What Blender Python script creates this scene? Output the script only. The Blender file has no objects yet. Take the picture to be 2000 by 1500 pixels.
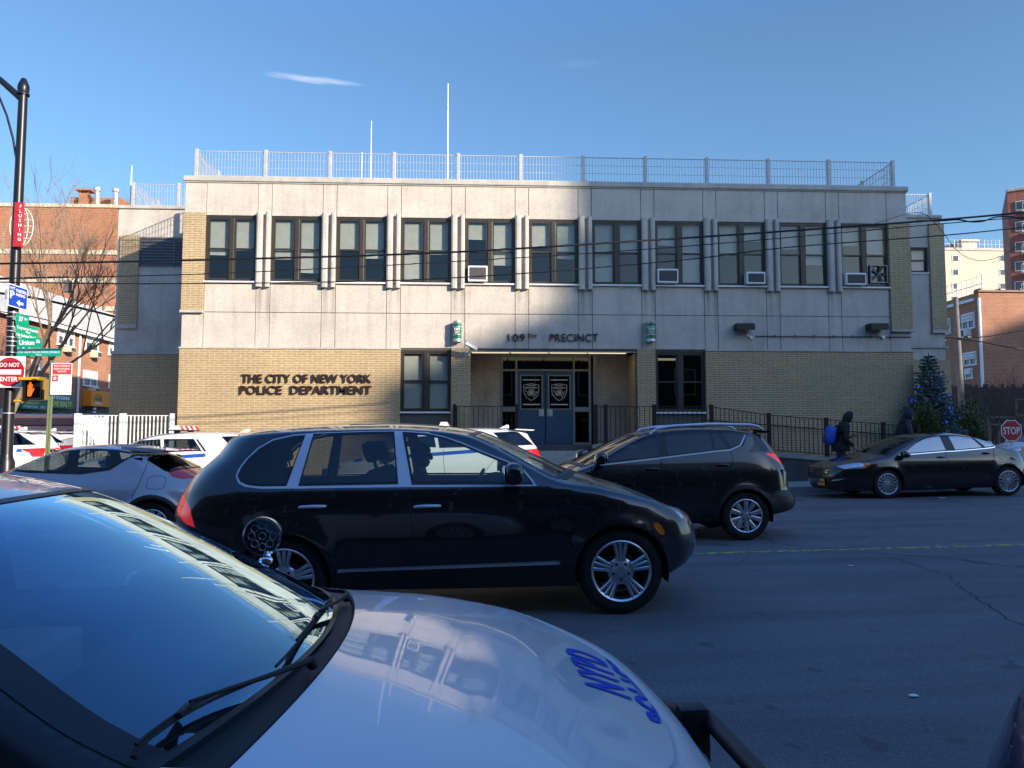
import bpy, bmesh, math, random
from mathutils import Vector, Matrix
from mathutils.geometry import delaunay_2d_cdt
R = math.radians
sc = bpy.context.scene
COL = sc.collection
rnd = random.Random(7)

# ---------------------------------------------------------------- camera
F, YAW, PITCH, CAMZ = 1480.0, 0.0454, 0.0702, 1.56
cy_, sy_, cp_, sp_ = math.cos(YAW), math.sin(YAW), math.cos(PITCH), math.sin(PITCH)
def ray(px, py):
    u, v = (px-1000)/F, (750-py)/F
    d = cp_ - v*sp_; z = sp_ + v*cp_
    return Vector((u*cy_ + d*sy_, -u*sy_ + d*cy_, z))
def at(px, py, Y):                        # point of the vertical plane Y seen at a photo pixel
    r = ray(px, py); t = Y/r.y
    return Vector((r.x*t, Y, CAMZ + r.z*t))
def atx(px, py, X):
    r = ray(px, py); t = X/r.x
    return Vector((X, r.y*t, CAMZ + r.z*t))
GZ = [(-400, -.1), (-7, -.1), (-3, -.05), (0, 0), (20, .4), (40, .8), (400, .8)]
def gz(x):
    for (a, za), (b, zb) in zip(GZ, GZ[1:]):
        if x <= b: return za + (zb-za)*max(0, (x-a))/(b-a)
    return GZ[-1][1]
cam = bpy.data.cameras.new('camera'); co = bpy.data.objects.new('camera', cam); COL.objects.link(co)
cam.sensor_width = 36; cam.lens = 36*F/2000; cam.clip_end = 3000; cam.clip_start = .05
co.location = (0, 0, CAMZ)
co.rotation_euler = (math.pi/2 + PITCH, 0, -YAW)
sc.camera = co

# ---------------------------------------------------------------- objects
def tag(o, label=None, cat=None, group=None, kind=None):
    if label: o['label'] = label
    if cat: o['category'] = cat
    if group: o['group'] = group
    if kind: o['kind'] = kind
    return o
def thing(name, label, cat, loc=(0, 0, 0), rz=0, group=None):
    o = bpy.data.objects.new(name, None); COL.objects.link(o)
    o.location = loc; o.rotation_euler = (0, 0, rz); o.empty_display_size = .2
    return tag(o, label, cat, group)
def kids(o): return [c for c in bpy.data.objects if c.parent == o]
def dup(root, loc, rz=None, label=None):
    pairs = [(root, None)]; i = 0; made = {}
    while i < len(pairs):
        o, p = pairs[i]; i += 1
        c = o.copy(); COL.objects.link(c)
        if p: c.parent = p
        made[o.name] = c
        for k in kids(o): pairs.append((k, c))
    r = made[root.name]; r.location = loc
    if rz is not None: r.rotation_euler = (r.rotation_euler[0], r.rotation_euler[1], rz)
    if label: r['label'] = label
    return r

class MB:
    def __init__(s): s.v = []; s.f = []; s.m = []
    def add(s, vs, fs, mi=0):
        b = len(s.v); s.v += [tuple(v) for v in vs]
        for f in fs: s.f.append(tuple(b+i for i in f)); s.m.append(mi)
    def box(s, x0, x1, y0, y1, z0, z1, mi=0, M=None):
        vs = [Vector((x, y, z)) for x in (x0, x1) for y in (y0, y1) for z in (z0, z1)]
        if M: vs = [M @ v for v in vs]
        s.add(vs, [(0, 1, 3, 2), (4, 6, 7, 5), (0, 4, 5, 1), (2, 3, 7, 6), (0, 2, 6, 4), (1, 5, 7, 3)], mi)
    def bbox(s, x0, x1, y0, y1, z0, z1, b=.01, mi=0, M=None):      # box with chamfered edges
        c = Vector(((x0+x1)/2, (y0+y1)/2, (z0+z1)/2)); h = Vector((abs(x1-x0)/2, abs(y1-y0)/2, abs(z1-z0)/2))
        b = min(b, h.x*.9, h.y*.9, h.z*.9)
        bm = bmesh.new(); bmesh.ops.create_cube(bm, size=2)
        for v in bm.verts: v.co = Vector((v.co.x*h.x, v.co.y*h.y, v.co.z*h.z)) + c
        bmesh.ops.bevel(bm, geom=bm.edges[:], offset=b, segments=2, affect='EDGES', profile=.5)
        s.bm(bm, mi, M)
    def bm(s, bm, mi=0, M=None):
        bm.verts.ensure_lookup_table(); bm.verts.index_update()
        vs = [(M @ v.co) if M else v.co.copy() for v in bm.verts]
        s.add(vs, [[v.index for v in f.verts] for f in bm.faces], mi); bm.free()
    def quad(s, a, b, c, d, mi=0): s.add([a, b, c, d], [(0, 1, 2, 3)], mi)
    def tube(s, pts, r, n=8, mi=0, cap=True):
        pts = [Vector(p) for p in pts]
        if not hasattr(r, '__len__'): r = [r]*len(pts)
        rings = []; prev = None
        for i, p in enumerate(pts):
            d = (pts[min(i+1, len(pts)-1)] - pts[max(i-1, 0)])
            if d.length < 1e-9: d = Vector((0, 0, 1))
            d.normalize()
            if prev is None:
                a = d.cross(Vector((0, 0, 1)))
                if a.length < .05: a = d.cross(Vector((1, 0, 0)))
            else:
                a = prev - d*prev.dot(d)
                if a.length < 1e-6: a = d.orthogonal()
            a.normalize(); prev = a; b = d.cross(a)
            rings.append([p + (a*math.cos(2*math.pi*k/n) + b*math.sin(2*math.pi*k/n))*r[i] for k in range(n)])
        vs = [v for g in rings for v in g]; fs = []
        for i in range(len(rings)-1):
            for k in range(n):
                fs.append((i*n+k, i*n+(k+1) % n, (i+1)*n+(k+1) % n, (i+1)*n+k))
        if cap: fs.append(tuple(range(n))[::-1]); fs.append(tuple((len(rings)-1)*n+k for k in range(n)))
        s.add(vs, fs, mi)
    def lathe(s, prof, n=32, M=None, mi=0, a0=0, a1=2*math.pi):        # profile (r, h) turned round the local Z axis
        full = abs(a1-a0-2*math.pi) < 1e-6; m = n if full else n+1
        vs = []
        for k in range(m):
            a = a0 + (a1-a0)*k/n
            for r, h in prof:
                v = Vector((r*math.cos(a), r*math.sin(a), h)); vs.append(M @ v if M else v)
        p = len(prof); fs = []
        for k in range(n):
            k2 = (k+1) % m
            for i in range(p-1): fs.append((k*p+i, k2*p+i, k2*p+i+1, k*p+i+1))
        s.add(vs, fs, mi)
    def prism(s, poly, h, M=None, mi=0):                               # polygon in local XY, extruded along Z from 0 to h
        n = len(poly)
        vs = [Vector((x, y, 0)) for x, y in poly] + [Vector((x, y, h)) for x, y in poly]
        if M: vs = [M @ v for v in vs]
        s.add(vs, [tuple(range(n))[::-1], tuple(range(n, 2*n))] + [(i, (i+1) % n, n+(i+1) % n, n+i) for i in range(n)], mi)
    def ell(s, c, r, n=14, k=8, e=1.0, mi=0, M=None):                  # (super)ellipsoid
        def sg(a): return math.copysign(abs(a)**e, a)
        vs = []; fs = []
        for i in range(k+1):
            p = -math.pi/2 + math.pi*i/k
            for j in range(n):
                q = 2*math.pi*j/n
                v = Vector((c[0]+r[0]*sg(math.cos(p))*sg(math.cos(q)), c[1]+r[1]*sg(math.cos(p))*sg(math.sin(q)), c[2]+r[2]*sg(math.sin(p))))
                vs.append(M @ v if M else v)
        for i in range(k):
            for j in range(n): fs.append((i*n+j, i*n+(j+1) % n, (i+1)*n+(j+1) % n, (i+1)*n+j))
        s.add(vs, fs, mi)
    def build(s, name, mats, parent=None, smooth=None, loc=None):
        me = bpy.data.meshes.new(name); me.from_pydata(s.v, [], s.f)
        for m in (mats if isinstance(mats, (list, tuple)) else [mats]): me.materials.append(m)
        me.polygons.foreach_set('material_index', s.m)
        if smooth:
            me.polygons.foreach_set('use_smooth', [True]*len(s.f))
            me.set_sharp_from_angle(angle=R(smooth))
        me.update()
        o = bpy.data.objects.new(name, me); COL.objects.link(o)
        if parent: o.parent = parent
        if loc: o.location = loc
        return o

def text_mesh(txt, size, bold=0.0, sx=1.0, align='LEFT', extrude=0.0, spacing=1.0, shear=0.0):
    cu = bpy.data.curves.new('t', 'FONT'); cu.body = txt; cu.size = size; cu.offset = bold*size
    cu.align_x = align; cu.extrude = extrude; cu.space_character = spacing; cu.shear = shear; cu.resolution_u = 3
    o = bpy.data.objects.new('t', cu); COL.objects.link(o)
    dg = bpy.context.evaluated_depsgraph_get(); dg.update()
    me = bpy.data.meshes.new_from_object(o.evaluated_get(dg), depsgraph=dg)
    vs = [(v.co.x*sx, v.co.y, v.co.z) for v in me.vertices]; fs = [tuple(p.vertices) for p in me.polygons]
    bpy.data.objects.remove(o); bpy.data.curves.remove(cu); bpy.data.meshes.remove(me)
    return vs, fs
def put_text(mb, txt, M, h, w=None, bold=0.0, mi=0, extrude=0.0, align='LEFT', shear=0.0, spacing=1.0):
    """flat lettering: M maps local (x right, y up, z out); h = cap height, w = overall width"""
    vs, fs = text_mesh(txt, 1.0, bold, 1.0, 'LEFT', 0, spacing, shear)
    if not vs: return
    x0, x1 = min(v[0] for v in vs), max(v[0] for v in vs); y0, y1 = min(v[1] for v in vs), max(v[1] for v in vs)
    k = h/0.69; kx = k if w is None else w/(x1-x0)
    dx = {'LEFT': 0, 'CENTER': .5, 'RIGHT': 1}[align]*(x1-x0)
    P = [Vector(((v[0]-x0-dx)*kx, v[1]*k, extrude)) for v in vs]
    mb.add([M @ p for p in P], fs, mi)
    if extrude:
        n = {}
        for f in fs:
            for a, b in zip(f, f[1:]+f[:1]): n[(a, b)] = 1
        for (a, b) in n:
            if (b, a) not in n:
                A, B = P[a], P[b]
                mb.add([M @ A, M @ Vector((A.x, A.y, 0)), M @ Vector((B.x, B.y, 0)), M @ B], [(0, 1, 2, 3)], mi)
def facing(x, y, z, rz=0):                # local x right, y up, z towards the viewer (-Y) when rz = 0
    return Matrix.Translation((x, y, z)) @ Matrix.Rotation(rz, 4, 'Z') @ Matrix(((1, 0, 0, 0), (0, 0, -1, 0), (0, 1, 0, 0), (0, 0, 0, 1)))

# ---------------------------------------------------------------- materials
MATS = {}
def nodes(name):
    m = bpy.data.materials.new(name); m.use_nodes = True; nt = m.node_tree
    return m, nt, nt.nodes['Principled BSDF']
def ramp(nt, fac, stops):
    r = nt.nodes.new('ShaderNodeValToRGB'); el = r.color_ramp.elements
    while len(el) < len(stops): el.new(.5)
    for e, (p, c) in zip(el, stops): e.position = p; e.color = (*c, 1) if len(c) == 3 else c
    nt.links.new(fac, r.inputs[0]); return r.outputs[0]
def noise(nt, vec, scale, detail=4, rough=.6, dim=None):
    n = nt.nodes.new('ShaderNodeTexNoise'); n.inputs['Scale'].default_value = scale
    n.inputs['Detail'].default_value = detail; n.inputs['Roughness'].default_value = rough
    if vec is not None: nt.links.new(vec, n.inputs['Vector'])
    return n.outputs['Fac']
def pos(nt): return nt.nodes.new('ShaderNodeNewGeometry').outputs['Position']
def math_(nt, op, a, b=None):
    n = nt.nodes.new('ShaderNodeMath'); n.operation = op
    for i, q in enumerate((a, b)):
        if q is None: continue
        if isinstance(q, (int, float)): n.inputs[i].default_value = q
        else: nt.links.new(q, n.inputs[i])
    return n.outputs[0]
def mixc(nt, fac, a, b, mode='MIX'):
    n = nt.nodes.new('ShaderNodeMix'); n.data_type = 'RGBA'; n.blend_type = mode
    for sock, q in ((n.inputs[0], fac), (n.inputs[6], a), (n.inputs[7], b)):
        if isinstance(q, (int, float)): sock.default_value = q
        elif isinstance(q, (tuple, list)): sock.default_value = (*q, 1)
        else: nt.links.new(q, sock)
    return n.outputs[2]
def bump(nt, b, h, strength=.3, dist=.01):
    n = nt.nodes.new('ShaderNodeBump'); n.inputs['Strength'].default_value = strength; n.inputs['Distance'].default_value = dist
    nt.links.new(h, n.inputs['Height']); nt.links.new(n.outputs[0], b.inputs['Normal'])
def wall_uv(nt, sx=1, sz=1):              # metres along the wall and metres up, whichever way it faces
    s = nt.nodes.new('ShaderNodeSeparateXYZ'); nt.links.new(pos(nt), s.inputs[0])
    c = nt.nodes.new('ShaderNodeCombineXYZ')
    nt.links.new(math_(nt, 'ADD', s.outputs[0], s.outputs[1]), c.inputs[0]); nt.links.new(s.outputs[2], c.inputs[1])
    return c.outputs[0]
def plain(name, col, rough=.5, metal=0, var=.12, scale=6, coat=0, spec=.5, emit=None):
    if name in MATS: return MATS[name]
    m, nt, b = nodes(name)
    if var:
        f = noise(nt, pos(nt), scale, 5)
        lo = tuple(c*(1-var) for c in col); hi = tuple(min(1, c*(1+var)) for c in col)
        nt.links.new(ramp(nt, f, [(.3, lo), (.7, hi)]), b.inputs['Base Color'])
    else: b.inputs['Base Color'].default_value = (*col, 1)
    b.inputs['Roughness'].default_value = rough; b.inputs['Metallic'].default_value = metal
    b.inputs['Specular IOR Level'].default_value = spec
    if coat: b.inputs['Coat Weight'].default_value = coat; b.inputs['Coat Roughness'].default_value = .03
    if emit: b.inputs['Emission Color'].default_value = (*col, 1); b.inputs['Emission Strength'].default_value = emit
    MATS[name] = m; return m
def paint(name, col, flake=0.0, rough=.35, dust=.06):
    if name in MATS: return MATS[name]
    m, nt, b = nodes(name)
    f = noise(nt, pos(nt), 3, 6, .7); g = noise(nt, pos(nt), 900, 1)
    d = ramp(nt, f, [(.35, (0, 0, 0)), (.8, (1, 1, 1))])
    c = mixc(nt, math_(nt, 'MULTIPLY', d, dust), col, (.25, .24, .22))
    if flake: c = mixc(nt, math_(nt, 'MULTIPLY', g, flake), c, (.8, .8, .8))
    nt.links.new(c, b.inputs['Base Color'])
    b.inputs['Roughness'].default_value = rough
    b.inputs['Coat Weight'].default_value = 1; b.inputs['Coat IOR'].default_value = 1.5
    nt.links.new(math_(nt, 'ADD', math_(nt, 'MULTIPLY', d, .05), .012), b.inputs['Coat Roughness'])
    MATS[name] = m; return m
def glass(name, tint=(.75, .8, .8), refl=1.0, rough=0.0, ior=1.52, gcol=(1, 1, 1)):
    if name in MATS: return MATS[name]
    m = bpy.data.materials.new(name); m.use_nodes = True; nt = m.node_tree; nt.nodes.clear()
    t = nt.nodes.new('ShaderNodeBsdfTransparent'); t.inputs[0].default_value = (*tint, 1)
    g = nt.nodes.new('ShaderNodeBsdfGlossy'); g.inputs['Roughness'].default_value = rough; g.inputs[0].default_value = (*gcol, 1)
    fr = nt.nodes.new('ShaderNodeFresnel'); bf = nt.nodes.new('ShaderNodeNewGeometry').outputs['Backfacing']
    nt.links.new(math_(nt, 'ADD', ior, math_(nt, 'MULTIPLY', bf, 1/ior-ior)), fr.inputs[0])   # a thin sheet reflects alike from both sides
    k = math_(nt, 'MINIMUM', math_(nt, 'MULTIPLY', fr.outputs[0], refl), 1.0)
    x = nt.nodes.new('ShaderNodeMixShader'); o = nt.nodes.new('ShaderNodeOutputMaterial')
    nt.links.new(k, x.inputs[0]); nt.links.new(t.outputs[0], x.inputs[1]); nt.links.new(g.outputs[0], x.inputs[2]); nt.links.new(x.outputs[0], o.inputs[0])
    MATS[name] = m; return m
def brick(name, c1, c2, mortar, w=.295, h=.068, mort=.009, bias=0, rough=.85, stain=.25):
    if name in MATS: return MATS[name]
    m, nt, b = nodes(name); uv = wall_uv(nt)
    t = nt.nodes.new('ShaderNodeTexBrick'); nt.links.new(uv, t.inputs['Vector'])
    t.inputs['Color1'].default_value = (*c1, 1); t.inputs['Color2'].default_value = (*c2, 1); t.inputs['Mortar'].default_value = (*mortar, 1)
    t.inputs['Scale'].default_value = 1; t.inputs['Mortar Size'].default_value = mort; t.inputs['Mortar Smooth'].default_value = .2
    t.inputs['Bias'].default_value = bias; t.inputs['Brick Width'].default_value = w; t.inputs['Row Height'].default_value = h
    f = noise(nt, pos(nt), .6, 6, .65); f2 = noise(nt, pos(nt), 14, 4)
    c = mixc(nt, 1.0, t.outputs[0], ramp(nt, f, [(.3, (1-stain,)*3), (.62, (1, 1, 1))]), 'MULTIPLY')
    c = mixc(nt, 1.0, c, ramp(nt, f2, [(.3, (.82,)*3), (.7, (1.1,)*3)]), 'MULTIPLY')
    nt.links.new(c, b.inputs['Base Color']); b.inputs['Roughness'].default_value = rough
    bump(nt, b, t.outputs['Fac'], -.5, .006)
    MATS[name] = m; return m
def concrete(name, col, stain=.3, speck=.16, rough=.9, drip=True):
    if name in MATS: return MATS[name]
    m, nt, b = nodes(name); p = pos(nt)
    f = noise(nt, p, 1.1, 7, .65); s = noise(nt, p, 55, 2, .7)
    c = mixc(nt, 1.0, tuple(col), ramp(nt, f, [(.28, (1-stain, 1-stain, 1-stain*.95)), (.6, (1.03,)*3)]), 'MULTIPLY')
    c = mixc(nt, 1.0, c, ramp(nt, s, [(.32, (1-speck*1.6,)*3), (.5, (1,)*3), (.72, (1+speck,)*3)]), 'MULTIPLY')
    if drip:
        mp = nt.nodes.new('ShaderNodeMapping'); mp.inputs['Scale'].default_value = (3.2, 3.2, .22); nt.links.new(p, mp.inputs[0])
        d = noise(nt, mp.outputs[0], 1.6, 5, .6)
        c = mixc(nt, 1.0, c, ramp(nt, d, [(.26, (.84, .84, .82)), (.5, (1,)*3)]), 'MULTIPLY')
    nt.links.new(c, b.inputs['Base Color']); b.inputs['Roughness'].default_value = rough
    bump(nt, b, s, .35, .01)
    MATS[name] = m; return m

M_conc = concrete('exposed_concrete', (.56, .51, .45))
M_conc2 = concrete('cast_concrete', (.50, .475, .43), .35, .1)
M_brick = brick('tan_brick', (.355, .255, .132), (.42, .30, .155), (.60, .49, .33), stain=.15)
M_redbrick = brick('red_brick', (.34, .105, .045), (.44, .155, .065), (.45, .33, .24), w=.22, h=.085, mort=.012)
M_orangebrick = brick('orange_brick', (.34, .115, .052), (.43, .16, .07), (.44, .28, .19), w=.4, h=.16, mort=.016, stain=.12)
M_bronze = plain('bronze_frame', (.05, .042, .034), .45, .3)
M_dark = plain('dark_interior', (.014, .015, .018), .9)
M_room = plain('room_interior', (.05, .05, .048), .9)
M_blind = plain('blind', (.74, .74, .68), .7, var=.06)
M_pane = glass('window_pane', (.78, .82, .80), 1.4)
M_darkpane = glass('dark_pane', (.22, .25, .26), 1.3)
M_steel = plain('galvanized_steel', (.55, .56, .57), .4, .6)
M_white = plain('white_paint', (.78, .78, .76), .45, var=.06)
M_black = plain('black_paint', (.012, .012, .014), .4)
M_blackmetal = plain('black_railing', (.008, .008, .009), .45)
M_rubber = plain('tyre_rubber', (.012, .012, .012), .85, scale=30)
M_plastic = plain('black_plastic', (.016, .016, .018), .55)
M_alloy = plain('alloy', (.62, .63, .66), .28, .9, var=.03)
M_chrome = plain('chrome', (.82, .83, .86), .12, 1.0, var=0)
M_satin = plain('satin_trim', (.72, .73, .78), .35, .15, var=0)
M_redlamp = plain('red_lamp', (.62, .015, .02), .2, coat=.6, var=.25, scale=60)
M_brake = plain('brake_lamp', (.80, .03, .035), .25, coat=.5, var=.3, scale=45, emit=.22)
M_orangelamp = plain('orange_lamp', (.75, .16, .01), .15, coat=1, var=.2, scale=80)
M_clearlamp = plain('clear_lamp', (.55, .58, .62), .08, .5, coat=1, var=.4, scale=25)
M_seat = plain('seat_fabric', (.022, .022, .026), .8)
M_glass_clear = glass('car_glass', (.60, .68, .66))
M_glass_mid = glass('car_glass_tinted', (.32, .36, .36), 1.0)
M_glass_dark = glass('privacy_glass', (.055, .06, .065), 1.1)
M_blue = plain('police_blue', (.012, .075, .42), .4, var=.05)
M_redtext = plain('red_text', (.5, .02, .03), .5, var=0)

# ---------------------------------------------------------------- world and sun
SUN = Vector((1.1, -1.0, .5)).normalized()
w = bpy.data.worlds.new('World'); sc.world = w; w.use_nodes = True; wt = w.node_tree
bg = wt.nodes['Background']
sky = wt.nodes.new('ShaderNodeTexSky'); sky.sky_type = 'NISHITA'; sky.sun_disc = False
sky.sun_elevation = math.asin(SUN.z); sky.sun_rotation = math.atan2(SUN.x, SUN.y)
sky.altitude = 50; sky.air_density = 1.0; sky.dust_density = 0.9; sky.ozone_density = 3.0
tc = wt.nodes.new('ShaderNodeTexCoord')
def wispy(px, py, lx, lz, seed, amt):     # a thin cirrus streak round one direction of the sky
    d = ray(px, py).normalized(); ri = Vector((d.y, -d.x, 0)).normalized(); up = ri.cross(d)
    def dot(v):
        n = wt.nodes.new('ShaderNodeVectorMath'); n.operation = 'DOT_PRODUCT'; n.inputs[1].default_value = v
        wt.links.new(tc.outputs['Generated'], n.inputs[0]); return n.outputs['Value']
    a = math_(wt, 'DIVIDE', dot(ri), lx); b = math_(wt, 'DIVIDE', dot(up), lz)
    cb = wt.nodes.new('ShaderNodeCombineXYZ'); wt.links.new(a, cb.inputs[0]); wt.links.new(b, cb.inputs[1]); cb.inputs[2].default_value = seed
    n = noise(wt, cb.outputs[0], 1.6, 5, .6)
    bb = math_(wt, 'ADD', b, math_(wt, 'MULTIPLY', math_(wt, 'SUBTRACT', n, .5), 1.6))
    taper = math_(wt, 'ADD', math_(wt, 'MULTIPLY', a, .33), .67)       # fat on one end, drawn out on the other
    r = math_(wt, 'ADD', math_(wt, 'POWER', math_(wt, 'ABSOLUTE', math_(wt, 'ADD', a, .15)), 2.0), math_(wt, 'POWER', math_(wt, 'MULTIPLY', bb, math_(wt, 'ADD', taper, .6)), 2.0))
    f = math_(wt, 'MAXIMUM', math_(wt, 'SUBTRACT', 1.0, r), 0.0)
    front = math_(wt, 'GREATER_THAN', dot(d), .5)
    return math_(wt, 'MULTIPLY', math_(wt, 'MULTIPLY', math_(wt, 'MULTIPLY', f, math_(wt, 'ADD', n, .2)), front), amt)
cl = math_(wt, 'MINIMUM', math_(wt, 'ADD', wispy(630, 157, .060, .0052, 1.3, .50), wispy(1140, 124, .03, .006, 4.1, .05)), .7)
hs = wt.nodes.new('ShaderNodeHueSaturation'); hs.inputs['Saturation'].default_value = 1.04; wt.links.new(sky.outputs[0], hs.inputs['Color'])
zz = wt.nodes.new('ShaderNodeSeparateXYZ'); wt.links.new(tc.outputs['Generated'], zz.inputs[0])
tint = ramp(wt, zz.outputs[2], [(0.0, (.74, .90, 1.16)), (.22, (.86, .98, 1.04)), (.47, (.90, 1.02, 1.06)), (.72, (.92, 1.38, 2.0))])  # zenith made brighter and bluer than real sky, as added fill on upward faces
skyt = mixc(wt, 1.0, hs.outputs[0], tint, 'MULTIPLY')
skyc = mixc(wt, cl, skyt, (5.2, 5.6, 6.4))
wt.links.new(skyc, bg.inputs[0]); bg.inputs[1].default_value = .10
sl = bpy.data.lights.new('sun', 'SUN'); sl.energy = 3.9; sl.angle = R(.53); sl.color = (1, .87, .70)
so = bpy.data.objects.new('sun', sl); COL.objects.link(so)
so.rotation_euler = (-SUN).to_track_quat('-Z', 'Y').to_euler()
sc.view_settings.view_transform = 'Standard'; sc.view_settings.look = 'None'; sc.view_settings.exposure = 1.08; sc.view_settings.gamma = 1
try: sc.view_settings.use_curve_mapping = False
except Exception: pass
sc.cycles.max_bounces = 8; sc.cycles.transparent_max_bounces = 24; sc.cycles.caustics_reflective = False; sc.cycles.caustics_refractive = False
sc.cycles.use_denoising = True; sc.cycles.sample_clamp_indirect = 6
# ---------------------------------------------------------------- car bodies
class Curve1:                              # monotone cubic through (x, y) points
    def __init__(s, pts):
        pts = sorted(pts); s.x = [p[0] for p in pts]; s.y = [p[1] for p in pts]; n = len(pts)
        d = [(s.y[i+1]-s.y[i])/(s.x[i+1]-s.x[i]) for i in range(n-1)]; m = [0]*n
        m[0], m[-1] = d[0], d[-1]
        for i in range(1, n-1):
            if d[i-1]*d[i] > 0:
                h0, h1 = s.x[i]-s.x[i-1], s.x[i+1]-s.x[i]; w1, w2 = 2*h1+h0, h1+2*h0
                m[i] = (w1+w2)/(w1/d[i-1]+w2/d[i])
        s.m = m
    def __call__(s, x):
        X = s.x
        if x <= X[0]: return s.y[0]
        if x >= X[-1]: return s.y[-1]
        lo, hi = 0, len(X)-1
        while hi-lo > 1:
            k = (lo+hi)//2
            if X[k] <= x: lo = k
            else: hi = k
        h = X[hi]-X[lo]; t = (x-X[lo])/h; a, b = s.y[lo], s.y[hi]
        return a*(1+2*t)*(1-t)**2 + s.m[lo]*h*t*(1-t)**2 + b*t*t*(3-2*t) + s.m[hi]*h*t*t*(t-1)
def sstep(t): t = max(0, min(1, t)); return t*t*(3-2*t)
def inpoly(x, y, P):
    c = False; j = len(P)-1
    for i in range(len(P)):
        xi, yi = P[i]; xj, yj = P[j]
        if (yi > y) != (yj > y) and x < (xj-xi)*(y-yi)/(yj-yi)+xi: c = not c
        j = i
    return c
def inset(P, d):                           # move a polygon's edges inwards by d
    n = len(P); A = sum(P[i][0]*P[(i+1) % n][1]-P[(i+1) % n][0]*P[i][1] for i in range(n)); s = 1 if A > 0 else -1
    out = []
    for i in range(n):
        p0, p1, p2 = Vector(P[i-1]), Vector(P[i]), Vector(P[(i+1) % n])
        e1 = (p1-p0).normalized(); e2 = (p2-p1).normalized()
        n1 = Vector((-e1.y, e1.x))*s; n2 = Vector((-e2.y, e2.x))*s
        k = max(.35, 1+n1.dot(n2))
        out.append(tuple(p1+(n1+n2)*(d/k)))
    return out
def strip(pts, w):                         # thin polygon along a polyline
    L, Rr = [], []
    for i, p in enumerate(pts):
        d = (Vector(pts[min(i+1, len(pts)-1)])-Vector(pts[max(i-1, 0)])).normalized(); n = Vector((-d.y, d.x))*w/2
        L.append(tuple(Vector(p)+n)); Rr.append(tuple(Vector(p)-n))
    return L+Rr[::-1]
def circ(cx, cz, r, n=28): return [(cx+r*math.cos(2*math.pi*i/n), cz+r*math.sin(2*math.pi*i/n)) for i in range(n)]
def smoothpoly(P, k=2):
    for _ in range(k):
        P = [q for i in range(len(P)) for q in ((P[i][0]*.75+P[(i+1) % len(P)][0]*.25, P[i][1]*.75+P[(i+1) % len(P)][1]*.25),
             (P[i][0]*.25+P[(i+1) % len(P)][0]*.75, P[i][1]*.25+P[(i+1) % len(P)][1]*.75))]
    return P

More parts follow.
